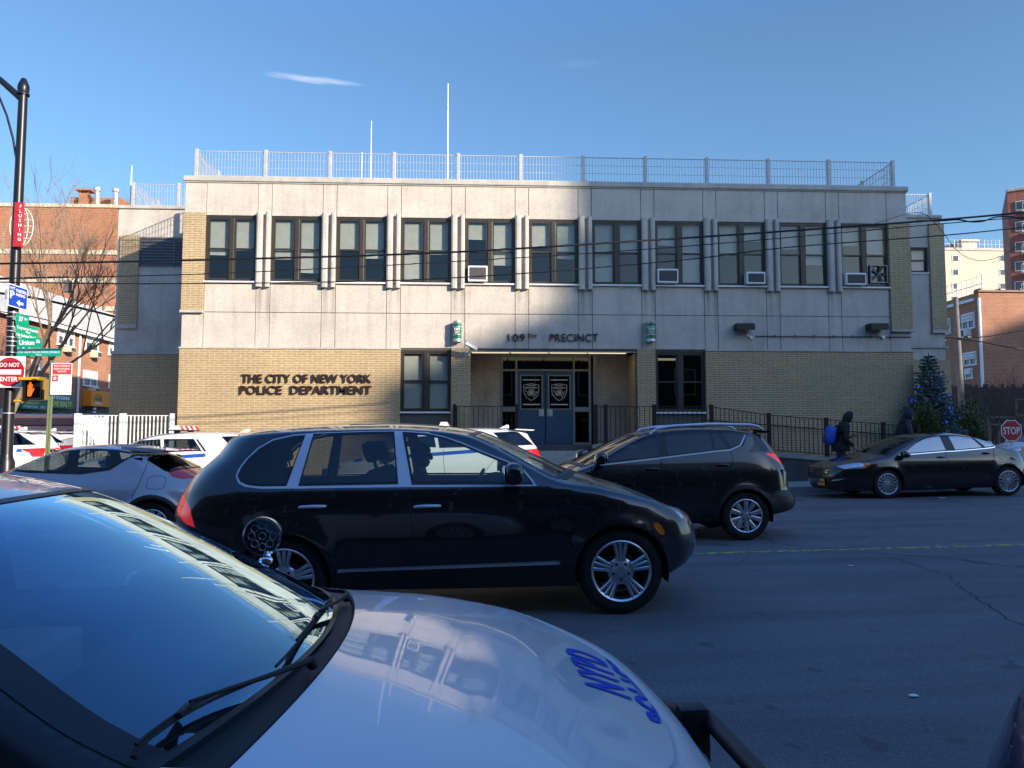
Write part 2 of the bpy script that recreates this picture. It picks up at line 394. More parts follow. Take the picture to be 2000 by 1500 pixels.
class Shell:
    def __init__(s, plan, inset, fshift, rshift, top, bottom, crown, bow, r=.06, fz=(.9, None), rz=(-.9, None), p=2.6, flares=(), du=.06, dz=.06):
        N = 600; P = []
        pts = [Vector(q) for q in plan]
        for i in range(len(pts)-1):
            a = pts[i-1] if i else Vector((pts[0].x, -pts[1].y)) if pts[0].y == 0 else pts[0]*2-pts[1]
            if i == 0: a = Vector((pts[1].x, -pts[1].y))
            b, c = pts[i], pts[i+1]
            d = pts[i+2] if i+2 < len(pts) else Vector((pts[-2].x, -pts[-2].y))
            for k in range(50):
                t = k/50
                P.append(.5*((2*b)+(c-a)*t+(2*a-5*b+4*c-d)*t*t+(3*b-a-3*c+d)*t**3))
        P.append(pts[-1]); s.P = P; s.U = [0]
        for a, b in zip(P, P[1:]): s.U.append(s.U[-1]+(b-a).length)
        s.Umax = s.U[-1]; s.xf, s.xr = pts[0].x, pts[-1].x; s.Wh = max(q.y for q in P)
        s.inset, s.fs, s.rs = Curve1(inset), Curve1(fshift), Curve1(rshift)
        s.top, s.bot, s.crown, s.bow = Curve1(top), Curve1(bottom), Curve1(crown), Curve1(bow)
        s.r = Curve1(r) if hasattr(r, '__len__') else (lambda x, r=r: r)
        s.fz = fz[0]; s.rz = rz[0]; s.p = p; s.flares = flares; s.du, s.dz = du, dz
        s.side_regions = []; s.top_regions = []
    def plan(s, u):
        u = max(0, min(s.Umax, u)); lo, hi = 0, len(s.U)-1
        while hi-lo > 1:
            k = (lo+hi)//2
            if s.U[k] <= u: lo = k
            else: hi = k
        t = (u-s.U[lo])/max(1e-9, s.U[hi]-s.U[lo]); q = s.P[lo].lerp(s.P[hi], t); d = (s.P[hi]-s.P[lo]).normalized()
        return q.x, q.y, Vector((-d.y, d.x))*-1
    def shifted(s, x0, z):
        x = x0
        if x0 > s.fz: x += s.fs(z)*sstep((x0-s.fz)/(s.xf-s.fz))
        if x0 < s.rz: x += s.rs(z)*sstep((x0-s.rz)/(s.xr-s.rz))
        return x
    def u_of(s, x, z=None):                 # arc position whose surface point at height z lies at x
        lo, hi = 0, len(s.U)-1
        f = (lambda q: s.shifted(q, z)) if z is not None else (lambda q: q)
        while hi-lo > 1:
            k = (lo+hi)//2
            if f(s.P[k].x) >= x: lo = k
            else: hi = k
        a, b = f(s.P[lo].x), f(s.P[hi].x); t = 0 if abs(a-b) < 1e-9 else max(0, min(1, (a-x)/(a-b)))
        return s.U[lo]+(s.U[hi]-s.U[lo])*t
    def u_of_y(s, y, front=True):
        rng = range(len(s.P)-1) if front else range(len(s.P)-2, -1, -1)
        for i in rng:
            a, b = s.P[i].y, s.P[i+1].y
            if (a-y)*(b-y) <= 0 and a != b: return s.U[i]+(s.U[i+1]-s.U[i])*(y-a)/(b-a)
        return 0
    def zt(s, u): return s.top(s.plan(u)[0])
    def zb(s, u): return s.bot(s.plan(u)[0])
    def S(s, u, z):
        x0, y0, n = s.plan(u); zt = s.top(x0); r = s.r(x0)
        iy = s.inset(z)
        for (cx, cz, rad, amt) in s.flares:
            d = math.hypot(x0-cx, z-cz)
            if d < rad+.22: iy += amt*math.exp(-((d-rad)/.085)**2)
        x = s.shifted(x0, z); y = y0*(s.Wh+iy)/s.Wh
        dz = zt-z
        if dz < r:
            q = r-math.sqrt(max(0, r*r-(r-max(0, dz))**2)); x += -n.x*q if abs(n.x) > .3 else -n.x*q; y = max(0, y-n.y*q)
        return Vector((x, y, z))
    def T(s, u, t):
        x0, y0, n = s.plan(u); z = s.top(x0); B = s.S(u, z)
        return Vector((B.x+s.bow(x0)*(1-t*t), B.y*t, z+s.crown(x0)*(1-abs(t)**s.p)))
    def nS(s, u, z):
        e = .004; a = s.S(min(s.Umax, u+e), z)-s.S(max(0, u-e), z); zt = s.zt(u)
        z1 = min(zt, z+e); b = s.S(u, z1)-s.S(u, z1-2*e); n = b.cross(a)
        if n.length < 1e-12: return Vector((0, 1, 0))
        n.normalize(); return n
    def nT(s, u, t):
        e = .006; a = s.T(min(s.Umax, u+e), t)-s.T(max(0, u-e), t); b = s.T(u, min(1, t+e))-s.T(u, max(-1, t-e)); n = a.cross(b)
        if n.length < 1e-12: return Vector((0, 0, 1))
        n.normalize(); return n if n.z > 0 else -n
    # regions: dict(name, poly, mat, off, cut, top)
    def uz(s, P): return [(s.u_of(x, z), z) for x, z in P]
    def side(s, name, poly, mat=None, off=0.0, cut=False, label=None, raw=False, only=None):
        s.side_regions.append(dict(name=name, poly=poly if raw else s.uz(dens(poly)), mat=mat, off=off, cut=cut, label=label, only=only))
    def upper(s, name, poly, mat=None, off=0.0, cut=False, label=None):   # poly in (x, t)
        s.top_regions.append(dict(name=name, poly=[(s.u_of(x), t*s.Wh) for x, t in dens(poly, .04)], mat=mat, off=off, cut=cut, label=label, only=None))
    def mesh(s, root, body_mat, inner_mat=None):
        made = {}
        # side sheet in (u, z)
        nu = int(s.Umax/s.du); us = [s.Umax*i/nu for i in range(nu+1)]
        V, E = [], []
        botl = [(u, s.zb(u)) for u in us]; topl = [(u, s.zt(u)) for u in us]
        for row in (botl, topl):
            b = len(V); V += row; E += [(b+i, b+i+1) for i in range(len(row)-1)]
        E += [(0, nu+1), (nu, 2*nu+1)]
        fe = []
        for g in s.side_regions:
            P = g['poly']; b = len(V); V += P; E += [(b+i, b+(i+1) % len(P)) for i in range(len(P))]; fe += P
            g['bb'] = (min(p[0] for p in P), max(p[0] for p in P), min(p[1] for p in P), max(p[1] for p in P))
        cell = {}
        for p in fe: cell.setdefault((int(p[0]/.03), int(p[1]/.03)), []).append(p)
        def near(u, z, d=.013):
            a, b = int(u/.03), int(z/.03)
            return any((u-q[0])**2+(z-q[1])**2 < d*d for i in (-1, 0, 1) for j in (-1, 0, 1) for q in cell.get((a+i, b+j), ()))
        for u in us:
            zb, zt = s.zb(u), s.zt(u); r = s.r(s.plan(u)[0]); zz = zb+s.dz*.7
            rows = []
            while zz < zt-r*1.1: rows.append(zz); zz += s.dz
            rows += [zt-r*k for k in (.82, .6, .4, .25, .12, .04)]
            V += [(u, z) for z in rows if z > zb+.01 and not near(u, z)]
        s._tess(V, E, s.side_regions, lambda u, z: s.zb(u)-1e-6 <= z <= s.zt(u)+1e-6, s.S, s.nS, root, body_mat, made, True)
        # upper sheet in (u, t*Wh)
        V, E = [], []; nt = int(2*s.Wh/(s.du*1.15))
        for g in s.top_regions:
            P = g['poly']; b = len(V); V += P; E += [(b+i, b+(i+1) % len(P)) for i in range(len(P))]
            g['bb'] = (min(p[0] for p in P), max(p[0] for p in P), min(p[1] for p in P), max(p[1] for p in P))
        u0, u1 = .02, s.Umax-.02
        for i in range(nu+1):
            u = u0+(u1-u0)*i/nu
            ts = [-1+2*j/nt for j in range(nt+1)]+[-.985, .985, -.955, .955]
            V += [(u, t*s.Wh) for t in ts]
        W = s.Wh
        s._tess(V, E, s.top_regions, lambda u, v: abs(v) <= W+1e-6, lambda u, v: s.T(u, v/W), lambda u, v: s.nT(u, v/W), root, body_mat, made, False)
        return made
    def _tess(s, V, E, regs, inside, fn, nf, root, body_mat, made, both):
        vs, _, fs, *_ = delaunay_2d_cdt([Vector(p) for p in V], E, [], 0, 1e-5)
        groups = {}
        for f in fs:
            cx = sum(vs[i].x for i in f)/len(f); cy = sum(vs[i].y for i in f)/len(f)
            if not inside(cx, cy): continue
            hit = -1
            for k in range(len(regs)-1, -1, -1):
                b = regs[k]['bb']
                if b[0] <= cx <= b[1] and b[2] <= cy <= b[3] and inpoly(cx, cy, regs[k]['poly']): hit = k; break
            if hit >= 0 and regs[hit]['cut']: continue
            groups.setdefault(hit, []).append(f)
        cacheP, cacheN = {}, {}
        for k, tris in groups.items():
            g = regs[k] if k >= 0 else dict(name='body', mat=body_mat, off=0, label=None, only=None)
            for side in ((1, -1) if both else (1,)):
                if g.get('only') and g['only'] != side: g2 = dict(name='body', mat=body_mat, off=0, label=None)
                else: g2 = g
                idx = {}; pv = []; pn = []; pf = []
                for f in tris:
                    q = []
                    for i in f:
                        if i not in idx:
                            if i not in cacheP: cacheP[i] = fn(vs[i].x, vs[i].y); cacheN[i] = nf(vs[i].x, vs[i].y)
                            P, Nn = cacheP[i], cacheN[i]
                            P = P+Nn*g2['off']; idx[i] = len(pv)
                            pv.append(Vector((P.x, P.y*side, P.z))); pn.append(Vector((Nn.x, Nn.y*side, Nn.z)))
                        q.append(idx[i])
                    a, b, c = pv[q[0]], pv[q[1]], pv[q[2]]
                    nn = (b-a).cross(c-a)
                    if nn.length < 1e-10: continue
                    if nn.dot(pn[q[0]]+pn[q[1]]+pn[q[2]]) < 0: q = q[::-1]
                    pf.append(q)
                key = (g2['name'], k if g2 is g else -1, side)
                if g2['name'] == 'body' or g2['name'] == 'panel_gap': key = (g2['name'], 0, 0)
                e = made.setdefault(key, dict(v=[], n=[], f=[], mat=g2['mat'], label=g2.get('label')))
                b0 = len(e['v']); e['v'] += pv; e['n'] += pn; e['f'] += [[i+b0 for i in q] for q in pf]
    def link(s, made, root, grouping=None):
        out = {}
        gap = made.pop(('panel_gap', 0, 0), None); bd = made[('body', 0, 0)]; nb = len(bd['f'])
        if gap: b0 = len(bd['v']); bd['v'] += gap['v']; bd['n'] += gap['n']; bd['f'] += [[i+b0 for i in q] for q in gap['f']]
        for (name, k, side), e in made.items():
            me = bpy.data.meshes.new(name); me.from_pydata([tuple(v) for v in e['v']], [], e['f'])
            me.materials.append(e['mat'])
            if name == 'body' and gap: me.materials.append(M_dark); me.polygons.foreach_set('material_index', [0]*nb+[1]*(len(e['f'])-nb))
            me.polygons.foreach_set('use_smooth', [True]*len(me.polygons))
            me.normals_split_custom_set_from_vertices([tuple(n) for n in e['n']])
            o = bpy.data.objects.new(name, me); COL.objects.link(o); o.parent = root
            if e['label']: o['label'] = e['label']
            out.setdefault(name, []).append((k, side, o))
        return out
def dens(P, d=.05):                        # add points along the edges so that they follow the curved sheet
    out = []
    for i, p in enumerate(P):
        q = P[(i+1) % len(P)]; L = math.hypot(q[0]-p[0], q[1]-p[1]); n = max(1, int(L/d))
        out += [(p[0]+(q[0]-p[0])*k/n, p[1]+(q[1]-p[1])*k/n) for k in range(n)]
    return out

def wheel(root, x, y, z, rad, width, rim, style, side, mat=None):
    """side = +1: outer face towards +y"""
    mat = mat or M_alloy
    M = Matrix.Translation((x, y, z)) @ Matrix.Rotation(-side*math.pi/2, 4, 'X')      # local z -> outwards
    hub = MB(); hub.lathe([(0, .0), (rim*.62, .0), (rim*.62, -.03), (0, -.03)], 32, M @ Matrix.Translation((0, 0, -.045))); w_ = hub.build('wheel', M_plastic_d, root, 40)
    t = MB(); h = width/2
    prof = [(rim*.97, -h*.9), (rim*1.03, -h), (rad*.88, -h*1.02), (rad*.97, -h*.86), (rad, -h*.6)]
    for k in range(5):
        a = -h*.5+k*h*.25; prof += [(rad, a-.012), (rad-.007, a-.008), (rad-.007, a+.008), (rad, a+.012)]
    prof += [(rad, h*.6), (rad*.97, h*.86), (rad*.88, h*1.02), (rad*.80, h*1.0), (rim*1.05, h*.98), (rim*1.0, h*.86)]
    t.lathe(prof, 48, M @ Matrix.Translation((0, 0, -h))); t.build('tyre', M_rubber, w_, 50)
    b = MB()
    b.lathe([(rim*1.0, -.012), (rim*1.015, .002), (rim*.985, .006), (rim*.93, -.004), (rim*.90, -.03), (rim*.86, -.12), (rim*.8, -.16)], 48, M)
    def spoke(a, w0, w1, r0, r1, z0, z1, th=.03, lean=0):
        pts = []
        for r_, w_2, zz in ((r0, w0, z0), ((r0+r1)/2, (w0+w1)/2, (z0+z1)/2+.006), (r1, w1, z1)):
            for sgn, dz, kk in ((-1, -th, 1.1), (-1, -.004, 1), (-.45, .004, 1), (.45, .004, 1), (1, -.004, 1), (1, -th, 1.1)):
                pts.append(Vector((r_, sgn*w_2*kk/2+lean*(r_-r0), zz+dz)))
        A = M @ Matrix.Rotation(a, 4, 'Z'); fs = []
        for i in range(2):
            for j in range(5): fs.append((i*6+j, i*6+j+1, (i+1)*6+j+1, (i+1)*6+j))
        b.add([A @ p for p in pts], fs)
    if style == 'triple5':
        for k in range(5):
            a = math.pi/2+k*2*math.pi/5
            for o_ in (-1, 0, 1): spoke(a+o_*.21, .026, .034, rim*.40, rim*.95, -.012, -.004)
            spoke(a, rim*.46, rim*.32, rim*.2, rim*.5, -.02, -.022, .05)
        b.lathe([(0, .004), (rim*.16, .004), (rim*.18, -.004), (rim*.36, -.016), (rim*.44, -.03), (rim*.44, -.06)], 32, M)
    elif style == 'double5':
        for k in range(5):
            a = math.pi/2+.3+k*2*math.pi/5
            for o_ in (-1, 1): spoke(a+o_*.20, .05, .072, rim*.25, rim*.96, -.02, -.004, .035, lean=o_*.12)
        b.lathe([(0, .0), (rim*.14, .0), (rim*.16, -.006), (rim*.34, -.016), (rim*.36, -.05)], 32, M)
    elif style == 'multi':
        for k in range(15):
            a = k*2*math.pi/15
            for o_ in (-1, 1): spoke(a+o_*.065, .015, .022, rim*.28, rim*.96, -.012, -.004)
        b.lathe([(0, .0), (rim*.17, .0), (rim*.19, -.006), (rim*.31, -.012), (rim*.33, -.05)], 32, M)
    else:
        for k in range(10): spoke(k*2*math.pi/10, .045, .06, rim*.2, rim*.94, -.02, -.008)
        b.lathe([(0, .0), (rim*.2, .0), (rim*.22, -.01), (rim*.3, -.02), (rim*.3, -.05)], 32, M)
    n = b
    for k in range(5):
        a = math.pi/2+math.pi/5+k*2*math.pi/5
        n.lathe([(0, -.006), (.011, -.006), (.012, -.03)], 8, M @ Matrix.Translation((rim*.27*math.cos(a), rim*.27*math.sin(a), .003)), mi=1)
    b.build('rim', [mat, M_plastic_d], w_, 35)
    return w_
M_plastic_d = plain('brake_dark', (.02, .02, .022), .6, .4)

def wheelwell(root, x, z, rad, Wh, mat=None):
    for sd in (1, -1):
        m = MB(); M = Matrix.Translation((x, sd*(Wh-.02), z)) @ Matrix.Rotation(-sd*math.pi/2, 4, 'X')
        m.lathe([(rad, .0), (rad, -.30), (rad*.3, -.32), (0, -.32)], 28, M, a0=math.pi-.25 if sd > 0 else -.25, a1=2*math.pi+.25 if sd > 0 else math.pi+.25); m.build('wheel_well', M_dark, root, 40)
def seats(root, xs, zf, w=.5, head=True, mat=None, y=.37):
    for x in xs:
        for s_ in (1, -1):
            m = MB()
            m.bbox(x-.05, x+.45, s_*y-w/2, s_*y+w/2, zf-.12, zf+.06, .05)
            T = Matrix.Translation((x, s_*y, zf)) @ Matrix.Rotation(R(-18), 4, 'Y')
            m.bbox(-.09, .06, -w/2, w/2, 0, .62, .05, M=T)
            o = m.build('seat', mat or M_seat, root, 40)
            if head:
                h = MB(); h.bbox(-.06, .06, -.13, .13, .68, .88, .045, M=T); h.tube([T @ Vector((0, -.06, .6)), T @ Vector((0, -.06, .7))], .008); h.tube([T @ Vector((0, .06, .6)), T @ Vector((0, .06, .7))], .008)
                h.build('headrest', mat or M_seat, o, 40)
def steering(root, x, y, z, r=.185, tilt=28):
    m = MB(); T = Matrix.Translation((x, y, z)) @ Matrix.Rotation(R(-90+tilt), 4, 'Y')
    m.tube([T @ Vector((r*math.cos(a), r*math.sin(a), 0)) for a in [2*math.pi*i/24 for i in range(25)]], .016, 8, cap=False)
    for a in (0, math.pi, -math.pi/2): m.tube([T @ Vector((.05*math.cos(a+1.57), .05*math.sin(a+1.57), -.02)), T @ Vector((r*math.cos(a+1.57), r*math.sin(a+1.57), 0))], .014, 6)
    m.ell((0, 0, -.02), (.075, .075, .03), M=T); m.tube([T @ Vector((0, 0, -.02)), T @ Vector((.05, 0, -.45))], .03)
    m.build('steering_wheel', M_plastic, root, 50)
def mirror(root, x, y, z, side, mat, sz=(.11, .13, .085), glass_dir=-1):
    m = MB(); m.ell((x, side*(y+sz[1]+.06), z), sz, 20, 12, .75)
    m.tube([(x+.02, side*(y-.06), z-.06), (x+.01, side*(y+.06), z-.05), (x, side*(y+.12), z-.03)], [.05, .035, .03], 10)
    o = m.build('side_mirror', mat, root, 60)
    g = MB(); g.ell((x+glass_dir*sz[0]*.96, side*(y+sz[1]+.06), z), (.012, sz[1]*.82, sz[2]*.8), 16, 8, .7); g.build('mirror_glass', M_chrome, o, 60)
def handle(parent, sh, x, z, side, mat, L=.2, root=None):
    u = sh.u_of(x, z); P = sh.S(u, z); n = sh.nS(u, z)
    m = MB(); y = P.y
    pts = [(x-L/2, y-.012, z-.004), (x-L/2+.03, y+.022, z), (x, y+.03, z+.003), (x+L/2-.03, y+.026, z+.002), (x+L/2, y-.008, z)]
    m.tube([(a, b*side, c) for a, b, c in pts], [.012, .014, .015, .015, .013], 10)
    cup = MB(); cup.ell((x+.01, (y-.004)*side, z-.006), (L*.28, .012, .032), 16, 8); 
    o = m.build('handle', mat, parent, 60); cup.build('handle_cup', M_black, parent, 60)
def decal(sh, root, txt, x, z, h, mat, side=-1, w=None, name='lettering', bold=.02, dirn=1, shear=0, off=.004, slope=0):
    """lettering laid on the side sheet; dirn = +1 when the text's left-to-right runs along +x"""
    vs, fs = text_mesh(txt, 1.0, bold, shear=shear)
    x0, x1 = min(v[0] for v in vs), max(v[0] for v in vs); k = h/.69; kx = k if w is None else w/(x1-x0)
    m = MB(); P = []
    for v in vs:
        xx = x+dirn*(v[0]-x0)*kx; zz = z+v[1]*k+slope*(xx-x); u = sh.u_of(xx, zz); q = sh.S(u, zz)+sh.nS(u, zz)*off
        P.append((q.x, q.y*side, q.z))
    m.add(P, fs); return m.build(name, mat, root)
# ---------------------------------------------------------------- the vehicles in the street
class Car:
    def __init__(s, name, label, Xc, Yc, d, Wh, group=None, cat='car', zoff=0.0):
        s.Xc, s.Yc, s.d, s.Wh = Xc, Yc, d, Wh; s.near = -1 if d > 0 else 1
        s.z0 = gz(Xc)+zoff; slope = (gz(Xc+2)-gz(Xc-2))/4 if not zoff else 0; s.slope = slope
        s.root = thing(name, label, cat, (Xc, Yc, s.z0), 0 if d > 0 else math.pi, group)
        s.root.rotation_euler.y = -d*math.atan(slope)
    def L(s, px, py, yin=0.0):
        P = at(px, py, s.Yc-s.Wh+yin); return (s.d*(P.x-s.Xc), P.z-s.z0-s.slope*(P.x-s.Xc))
    def LL(s, pts, yin=0.0): return [s.L(px, py, yin) for px, py in pts]
    def win(s, pts, mat, yin=.13, frame=.018, fmat=None, name='window', off=-.004):
        P = s.LL(pts, yin); s.sh.side('window_frame', P, fmat or M_black, .001); s.sh.side(name, inset(P, frame), mat, off)
    def finish(s, paint_mat):
        s.made = s.sh.mesh(s.root, paint_mat); s.parts = s.sh.link(s.made, s.root)
    def part(s, name, side=None):
        return [o for k, sd, o in s.parts.get(name, []) if side is None or sd == side]
    def wheels(s, xf, xr, z, rad, width, rim, style, mat=None):
        for x in (xf, xr):
            for sd in (1, -1): wheel(s.root, x, sd*(s.Wh-.035), z, rad, width, rim, style, sd, mat)
            wheelwell(s.root, x, z, rad+.045, s.Wh)
    def under(s, x0, x1, z0=.2, z1=.42, w=.72):
        m = MB(); m.bbox(x0, x1, -w, w, z0, z1, .04); m.build('underbody', M_dark, s.root)
    def cabin(s, x0, x1, z, w):               # dark floor and door linings below the windows
        m = MB(); m.box(x0, x1, -w, w, z-.5, z-.47)
        for q in (1, -1): m.box(x0, x1, q*(w-.03), q*w, z-.47, z)
        m.box(x1-.03, x1, -w+.03, w-.03, z-.47, z); m.box(x0, x0+.03, -w+.03, w-.03, z-.47, z); m.build('cabin_lining', M_seat, s.root)

P_black = paint('black_car_paint', (.0018, .002, .004), rough=.25, dust=.002)
P_black2 = paint('black_car_paint_clean', (.0018, .0018, .0025), rough=.25, dust=.002)
P_white = paint('white_car_paint', (.74, .75, .76), rough=.35, dust=.05)
P_silver = paint('silver_violet_paint', (.30, .31, .37), flake=.25, rough=.3)
P_silver2 = paint('silver_paint', (.42, .44, .48), flake=.2, rough=.3)
P_navy = paint('navy_car_paint', (.004, .010, .06), rough=.3, dust=.01)

# --- black SUV in the near lane
c = Car('car_suv', 'black sport utility vehicle with silver pillars and silver sill strip, driving in the near lane', -.27, 7.56, 1, .96, cat='car')
c.sh = sh = Shell([(2.37, 0), (2.35, .35), (2.27, .62), (2.08, .82), (1.7, .93), (1.2, .958), (0, .96), (-1.3, .955), (-1.85, .92), (-2.2, .83), (-2.40, .62), (-2.48, .35), (-2.50, 0)],
    [(.2, -.12), (.35, -.06), (.5, -.02), (.72, 0), (.95, -.008), (1.1, -.03), (1.2, -.075), (1.6, -.25), (1.75, -.32)],
    [(.2, -.25), (.4, -.05), (.55, 0), (.75, -.04), (.95, -.22), (1.15, -.5)],
    [(.2, .2), (.4, .04), (.6, 0), (.9, 0), (1.05, .04), (1.28, .18), (1.45, .36), (1.60, .46)],
    [(2.42, .84), (2.30, .90), (2.1, .985), (1.9, 1.045), (1.46, 1.115), (1.08, 1.15), (.94, 1.19), (.72, 1.31), (.43, 1.475), (.2, 1.575), (-.1, 1.625), (-.6, 1.65), (-1.1, 1.65), (-1.6, 1.64), (-2.0, 1.63), (-2.56, 1.605)],
    [(2.42, .52), (2.25, .40), (2.0, .27), (1.5, .27), (1.0, .25), (-1.0, .27), (-1.8, .34), (-2.3, .42), (-2.56, .48)],
    [(2.42, .0), (2.2, .03), (1.5, .06), (1.0, .06), (.3, .045), (-.5, .06), (-2.0, .05), (-2.56, .02)],
    [(2.42, 0), (1.6, .02), (1.0, .20), (.3, .14), (-.4, .02), (-2.0, -.04), (-2.56, -.05)],
    r=[(2.42, .10), (1.4, .09), (.9, .05), (-2.0, .06), (-2.56, .05)], fz=(.9,), rz=(-1.1,), flares=((1.53, .375, .40, .03), (-1.37, .375, .40, .03)))
DLO = [(462.5, 929), (467, 915), (479, 896), (500, 875), (530, 857), (569, 848), (620, 843.5), (710, 840.5), (770, 839.6), (795, 840), (836, 843), (873, 851), (910, 863.5), (953.6, 882), (997, 899), (1028, 915), (1043, 933), (1053, 948), (800, 950), (680, 951.5), (590, 953), (515, 953.5), (485, 950), (470, 943)]
sh.side('panel_gap', strip(c.LL([(804, 952), (806, 1010), (812, 1108)]), .007), M_dark, -.002)
sh.side('panel_gap', strip(c.LL([(570, 955), (585, 980), (606, 1035), (660, 1075), (664, 1118)]), .007), M_dark, -.002)
sh.side('panel_gap', strip(c.LL([(1060, 950), (1084, 985), (1098, 1040), (1098, 1100)]), .007), M_dark, -.002)
sh.side('door', c.LL([(808, 953), (1057, 952), (1080, 985), (1094, 1040), (1094, 1094), (815, 1108), (810, 1010)]), P_black, 0)
sh.side('door', c.LL([(575, 957), (800, 953), (802, 1010), (808, 1108), (668, 1116), (664, 1075), (612, 1035), (590, 980)]), P_black, 0)
sh.side('window_trim', c.LL(DLO, .12), M_satin, .004)
c.win([(467, 929), (472, 914), (484, 896), (505, 876), (533, 860), (572, 851), (596, 849), (567, 948), (515, 949), (488, 946), (474, 940)], glass('car_glass_rear', (.40, .45, .42)), .12, .012)
c.win([(612, 846.5), (710, 843), (773, 842), (784, 944.5), (590, 948)], glass('car_glass_rear_door', (.22, .25, .25)), .12, .014)
c.win([(789, 842.5), (836, 846), (873, 854), (908, 866.5), (951, 884.5), (995, 902), (1024, 917), (1038, 934), (1046, 945), (810, 945.5)], M_glass_clear, .12, .02)
sh.side('sill_trim', c.LL([(660, 1113), (1090, 1096), (1099, 1099), (1095, 1105), (660, 1121)]), M_satin, .012)
sh.side('tail_light', c.LL([(337, 966), (356, 969), (379, 990), (392, 1028), (368, 1022), (330, 998), (330, 978)], .2), M_brake, .004)
sh.side('headlight', c.LL([(1288, 951), (1307, 956), (1335, 978), (1349, 1011), (1335, 1013), (1313, 988), (1291, 966)], .22), M_clearlamp, .004)
sh.side('marker_light', smoothpoly(c.LL([(1278, 1020), (1297, 1022), (1306, 1042), (1301, 1048), (1289, 1041)], .03), 1), M_orangelamp, .004)
sh.side('bumper', c.LL([(1306, 1068), (1356, 1060), (1358, 1115), (1290, 1140)], .3), P_black, .004)
fx, rx, wz = 1.53, -1.37, .375
for x in (fx, rx): sh.side('arch', circ(x, wz, .405), cut=True)
sh.upper('windshield_frame', [(1.0, -.97), (1.0, .97), (.20, .95), (.20, -.95)], M_black, .001)
sh.upper('windshield', [(.96, -.92), (.96, .92), (.25, .90), (.25, -.90)], M_glass_mid, -.003)
sh.upper('cowl', [(1.08, -.9), (1.08, .9), (1.0, .94), (1.0, -.94)], M_plastic, .002)
sh.upper('sunroof', [(-.05, -.55), (-.05, .55), (-.9, .55), (-.9, -.55)], M_black, .002)
c.finish(P_black)
for k, o in enumerate(sorted(c.part('door', c.near), key=lambda o: -sum(v.co.x for v in o.data.vertices)/len(o.data.vertices))):
    x, z = c.L(838, 989) if k == 0 else c.L(613, 990); handle(o, sh, x, z, c.near, M_satin, .225)
c.wheels(fx, rx, wz, .372, .255, .262, 'triple5'); c.under(-1.9, 1.9, .24, .5); c.cabin(-2.0, 1.0, 1.08, .80)
seats(c.root, (-.46, -1.45), .70); steering(c.root, .27, .38, 1.06)
m = MB(); m.bbox(.42, .95, -.78, .78, .72, 1.08, .1); m.build('dashboard', M_seat, c.root, 40)
x, z = c.L(1013, 925, -.1); mirror(c.root, x-.02, .89, z, -1, P_black, (.085, .12, .095)); mirror(c.root, x-.02, .89, z, 1, P_black, (.085, .12, .095))
m = MB()
for q in (-.4, .25): m.tube([(1.12, q, 1.225), (1.0, q+.3, 1.27), (.86, q+.6, 1.33)], .009, 6)
m.build('wiper', M_plastic, c.root)
m = MB(); m.tube([(2.43, -.2, .62), (2.445, 0, .62), (2.43, .2, .62)], .02); m.bbox(2.28, 2.30, -.3, .3, .4, .6, .01); m.build('grille', M_plastic, c.root)
CAY = c

# --- black compact SUV in the far lane, heading the other way
c = Car('car_suv', 'black compact sport utility vehicle with silver roof rails, driving behind the near black one', 2.6, 11.75, -1, .92)
c.sh = sh = Shell([(2.24, 0), (2.22, .35), (2.12, .62), (1.9, .80), (1.5, .89), (1.0, .915), (0, .92), (-1.2, .915), (-1.75, .88), (-2.02, .76), (-2.16, .55), (-2.22, .3), (-2.23, 0)],
    [(.2, -.12), (.35, -.05), (.55, 0), (.75, 0), (.95, -.015), (1.1, -.05), (1.6, -.24), (1.7, -.28)],
    [(.2, -.15), (.4, -.02), (.55, 0), (.8, -.08), (1.0, -.35), (1.15, -.6)],
    [(.2, .2), (.4, .02), (.5, 0), (.62, .03), (.70, .10), (.95, .12), (1.1, .17), (1.35, .33), (1.6, .50)],
    [(2.24, .80), (2.1, .88), (1.8, .96), (1.4, 1.03), (1.1, 1.08), (.95, 1.12), (.6, 1.30), (.3, 1.45), (.1, 1.53), (-.2, 1.58), (-.7, 1.605), (-1.2, 1.59), (-1.7, 1.555), (-2.23, 1.53)],
    [(2.24, .30), (1.9, .24), (1.4, .26), (-1.0, .28), (-1.6, .33), (-2.0, .40), (-2.23, .46)],
    [(2.24, 0), (1.9, .03), (1.2, .06), (.5, .04), (-.5, .05), (-2.23, .03)],
    [(2.24, 0), (1.6, .03), (1.1, .18), (.1, .12), (-.4, .0), (-2.23, -.03)],
    r=[(2.24, .09), (1.2, .07), (.8, .045), (-2.23, .05)], fz=(.8,), rz=(-1.0,), flares=((-1.28, .35, .39, .03), (1.38, .35, .39, .03)))
BELT = [(1174, 908), (1305, 893), (1400, 881.5), (1432, 878.5), (1453, 870), (1467, 848)]
sh.side('panel_gap', strip(c.LL([(1297, 893), (1297, 960), (1300, 1008)]), .008), M_dark, -.002)
sh.side('panel_gap', strip(c.LL([(1436, 880), (1438, 900), (1405, 960), (1396, 1000)]), .008), M_dark, -.002)
sh.side('panel_gap', strip(c.LL([(1160, 912), (1150, 960), (1152, 1010)]), .008), M_dark, -.002)
sh.side('door', c.LL([(1166, 915), (1294, 897), (1294, 960), (1297, 1005), (1156, 1008), (1155, 960)]), P_black2, 0)
sh.side('door', c.LL([(1301, 896), (1432, 881), (1435, 900), (1401, 960), (1393, 1003), (1304, 1005), (1301, 960)]), P_black2, 0)
sh.side('window_frame', c.LL([(1168, 908), (1186, 880), (1208, 857), (1236, 843), (1262, 835), (1300, 832.5), (1400, 836), (1470, 846), (1456, 871), (1433, 880), (1305, 895)], .14), M_black, .0005)
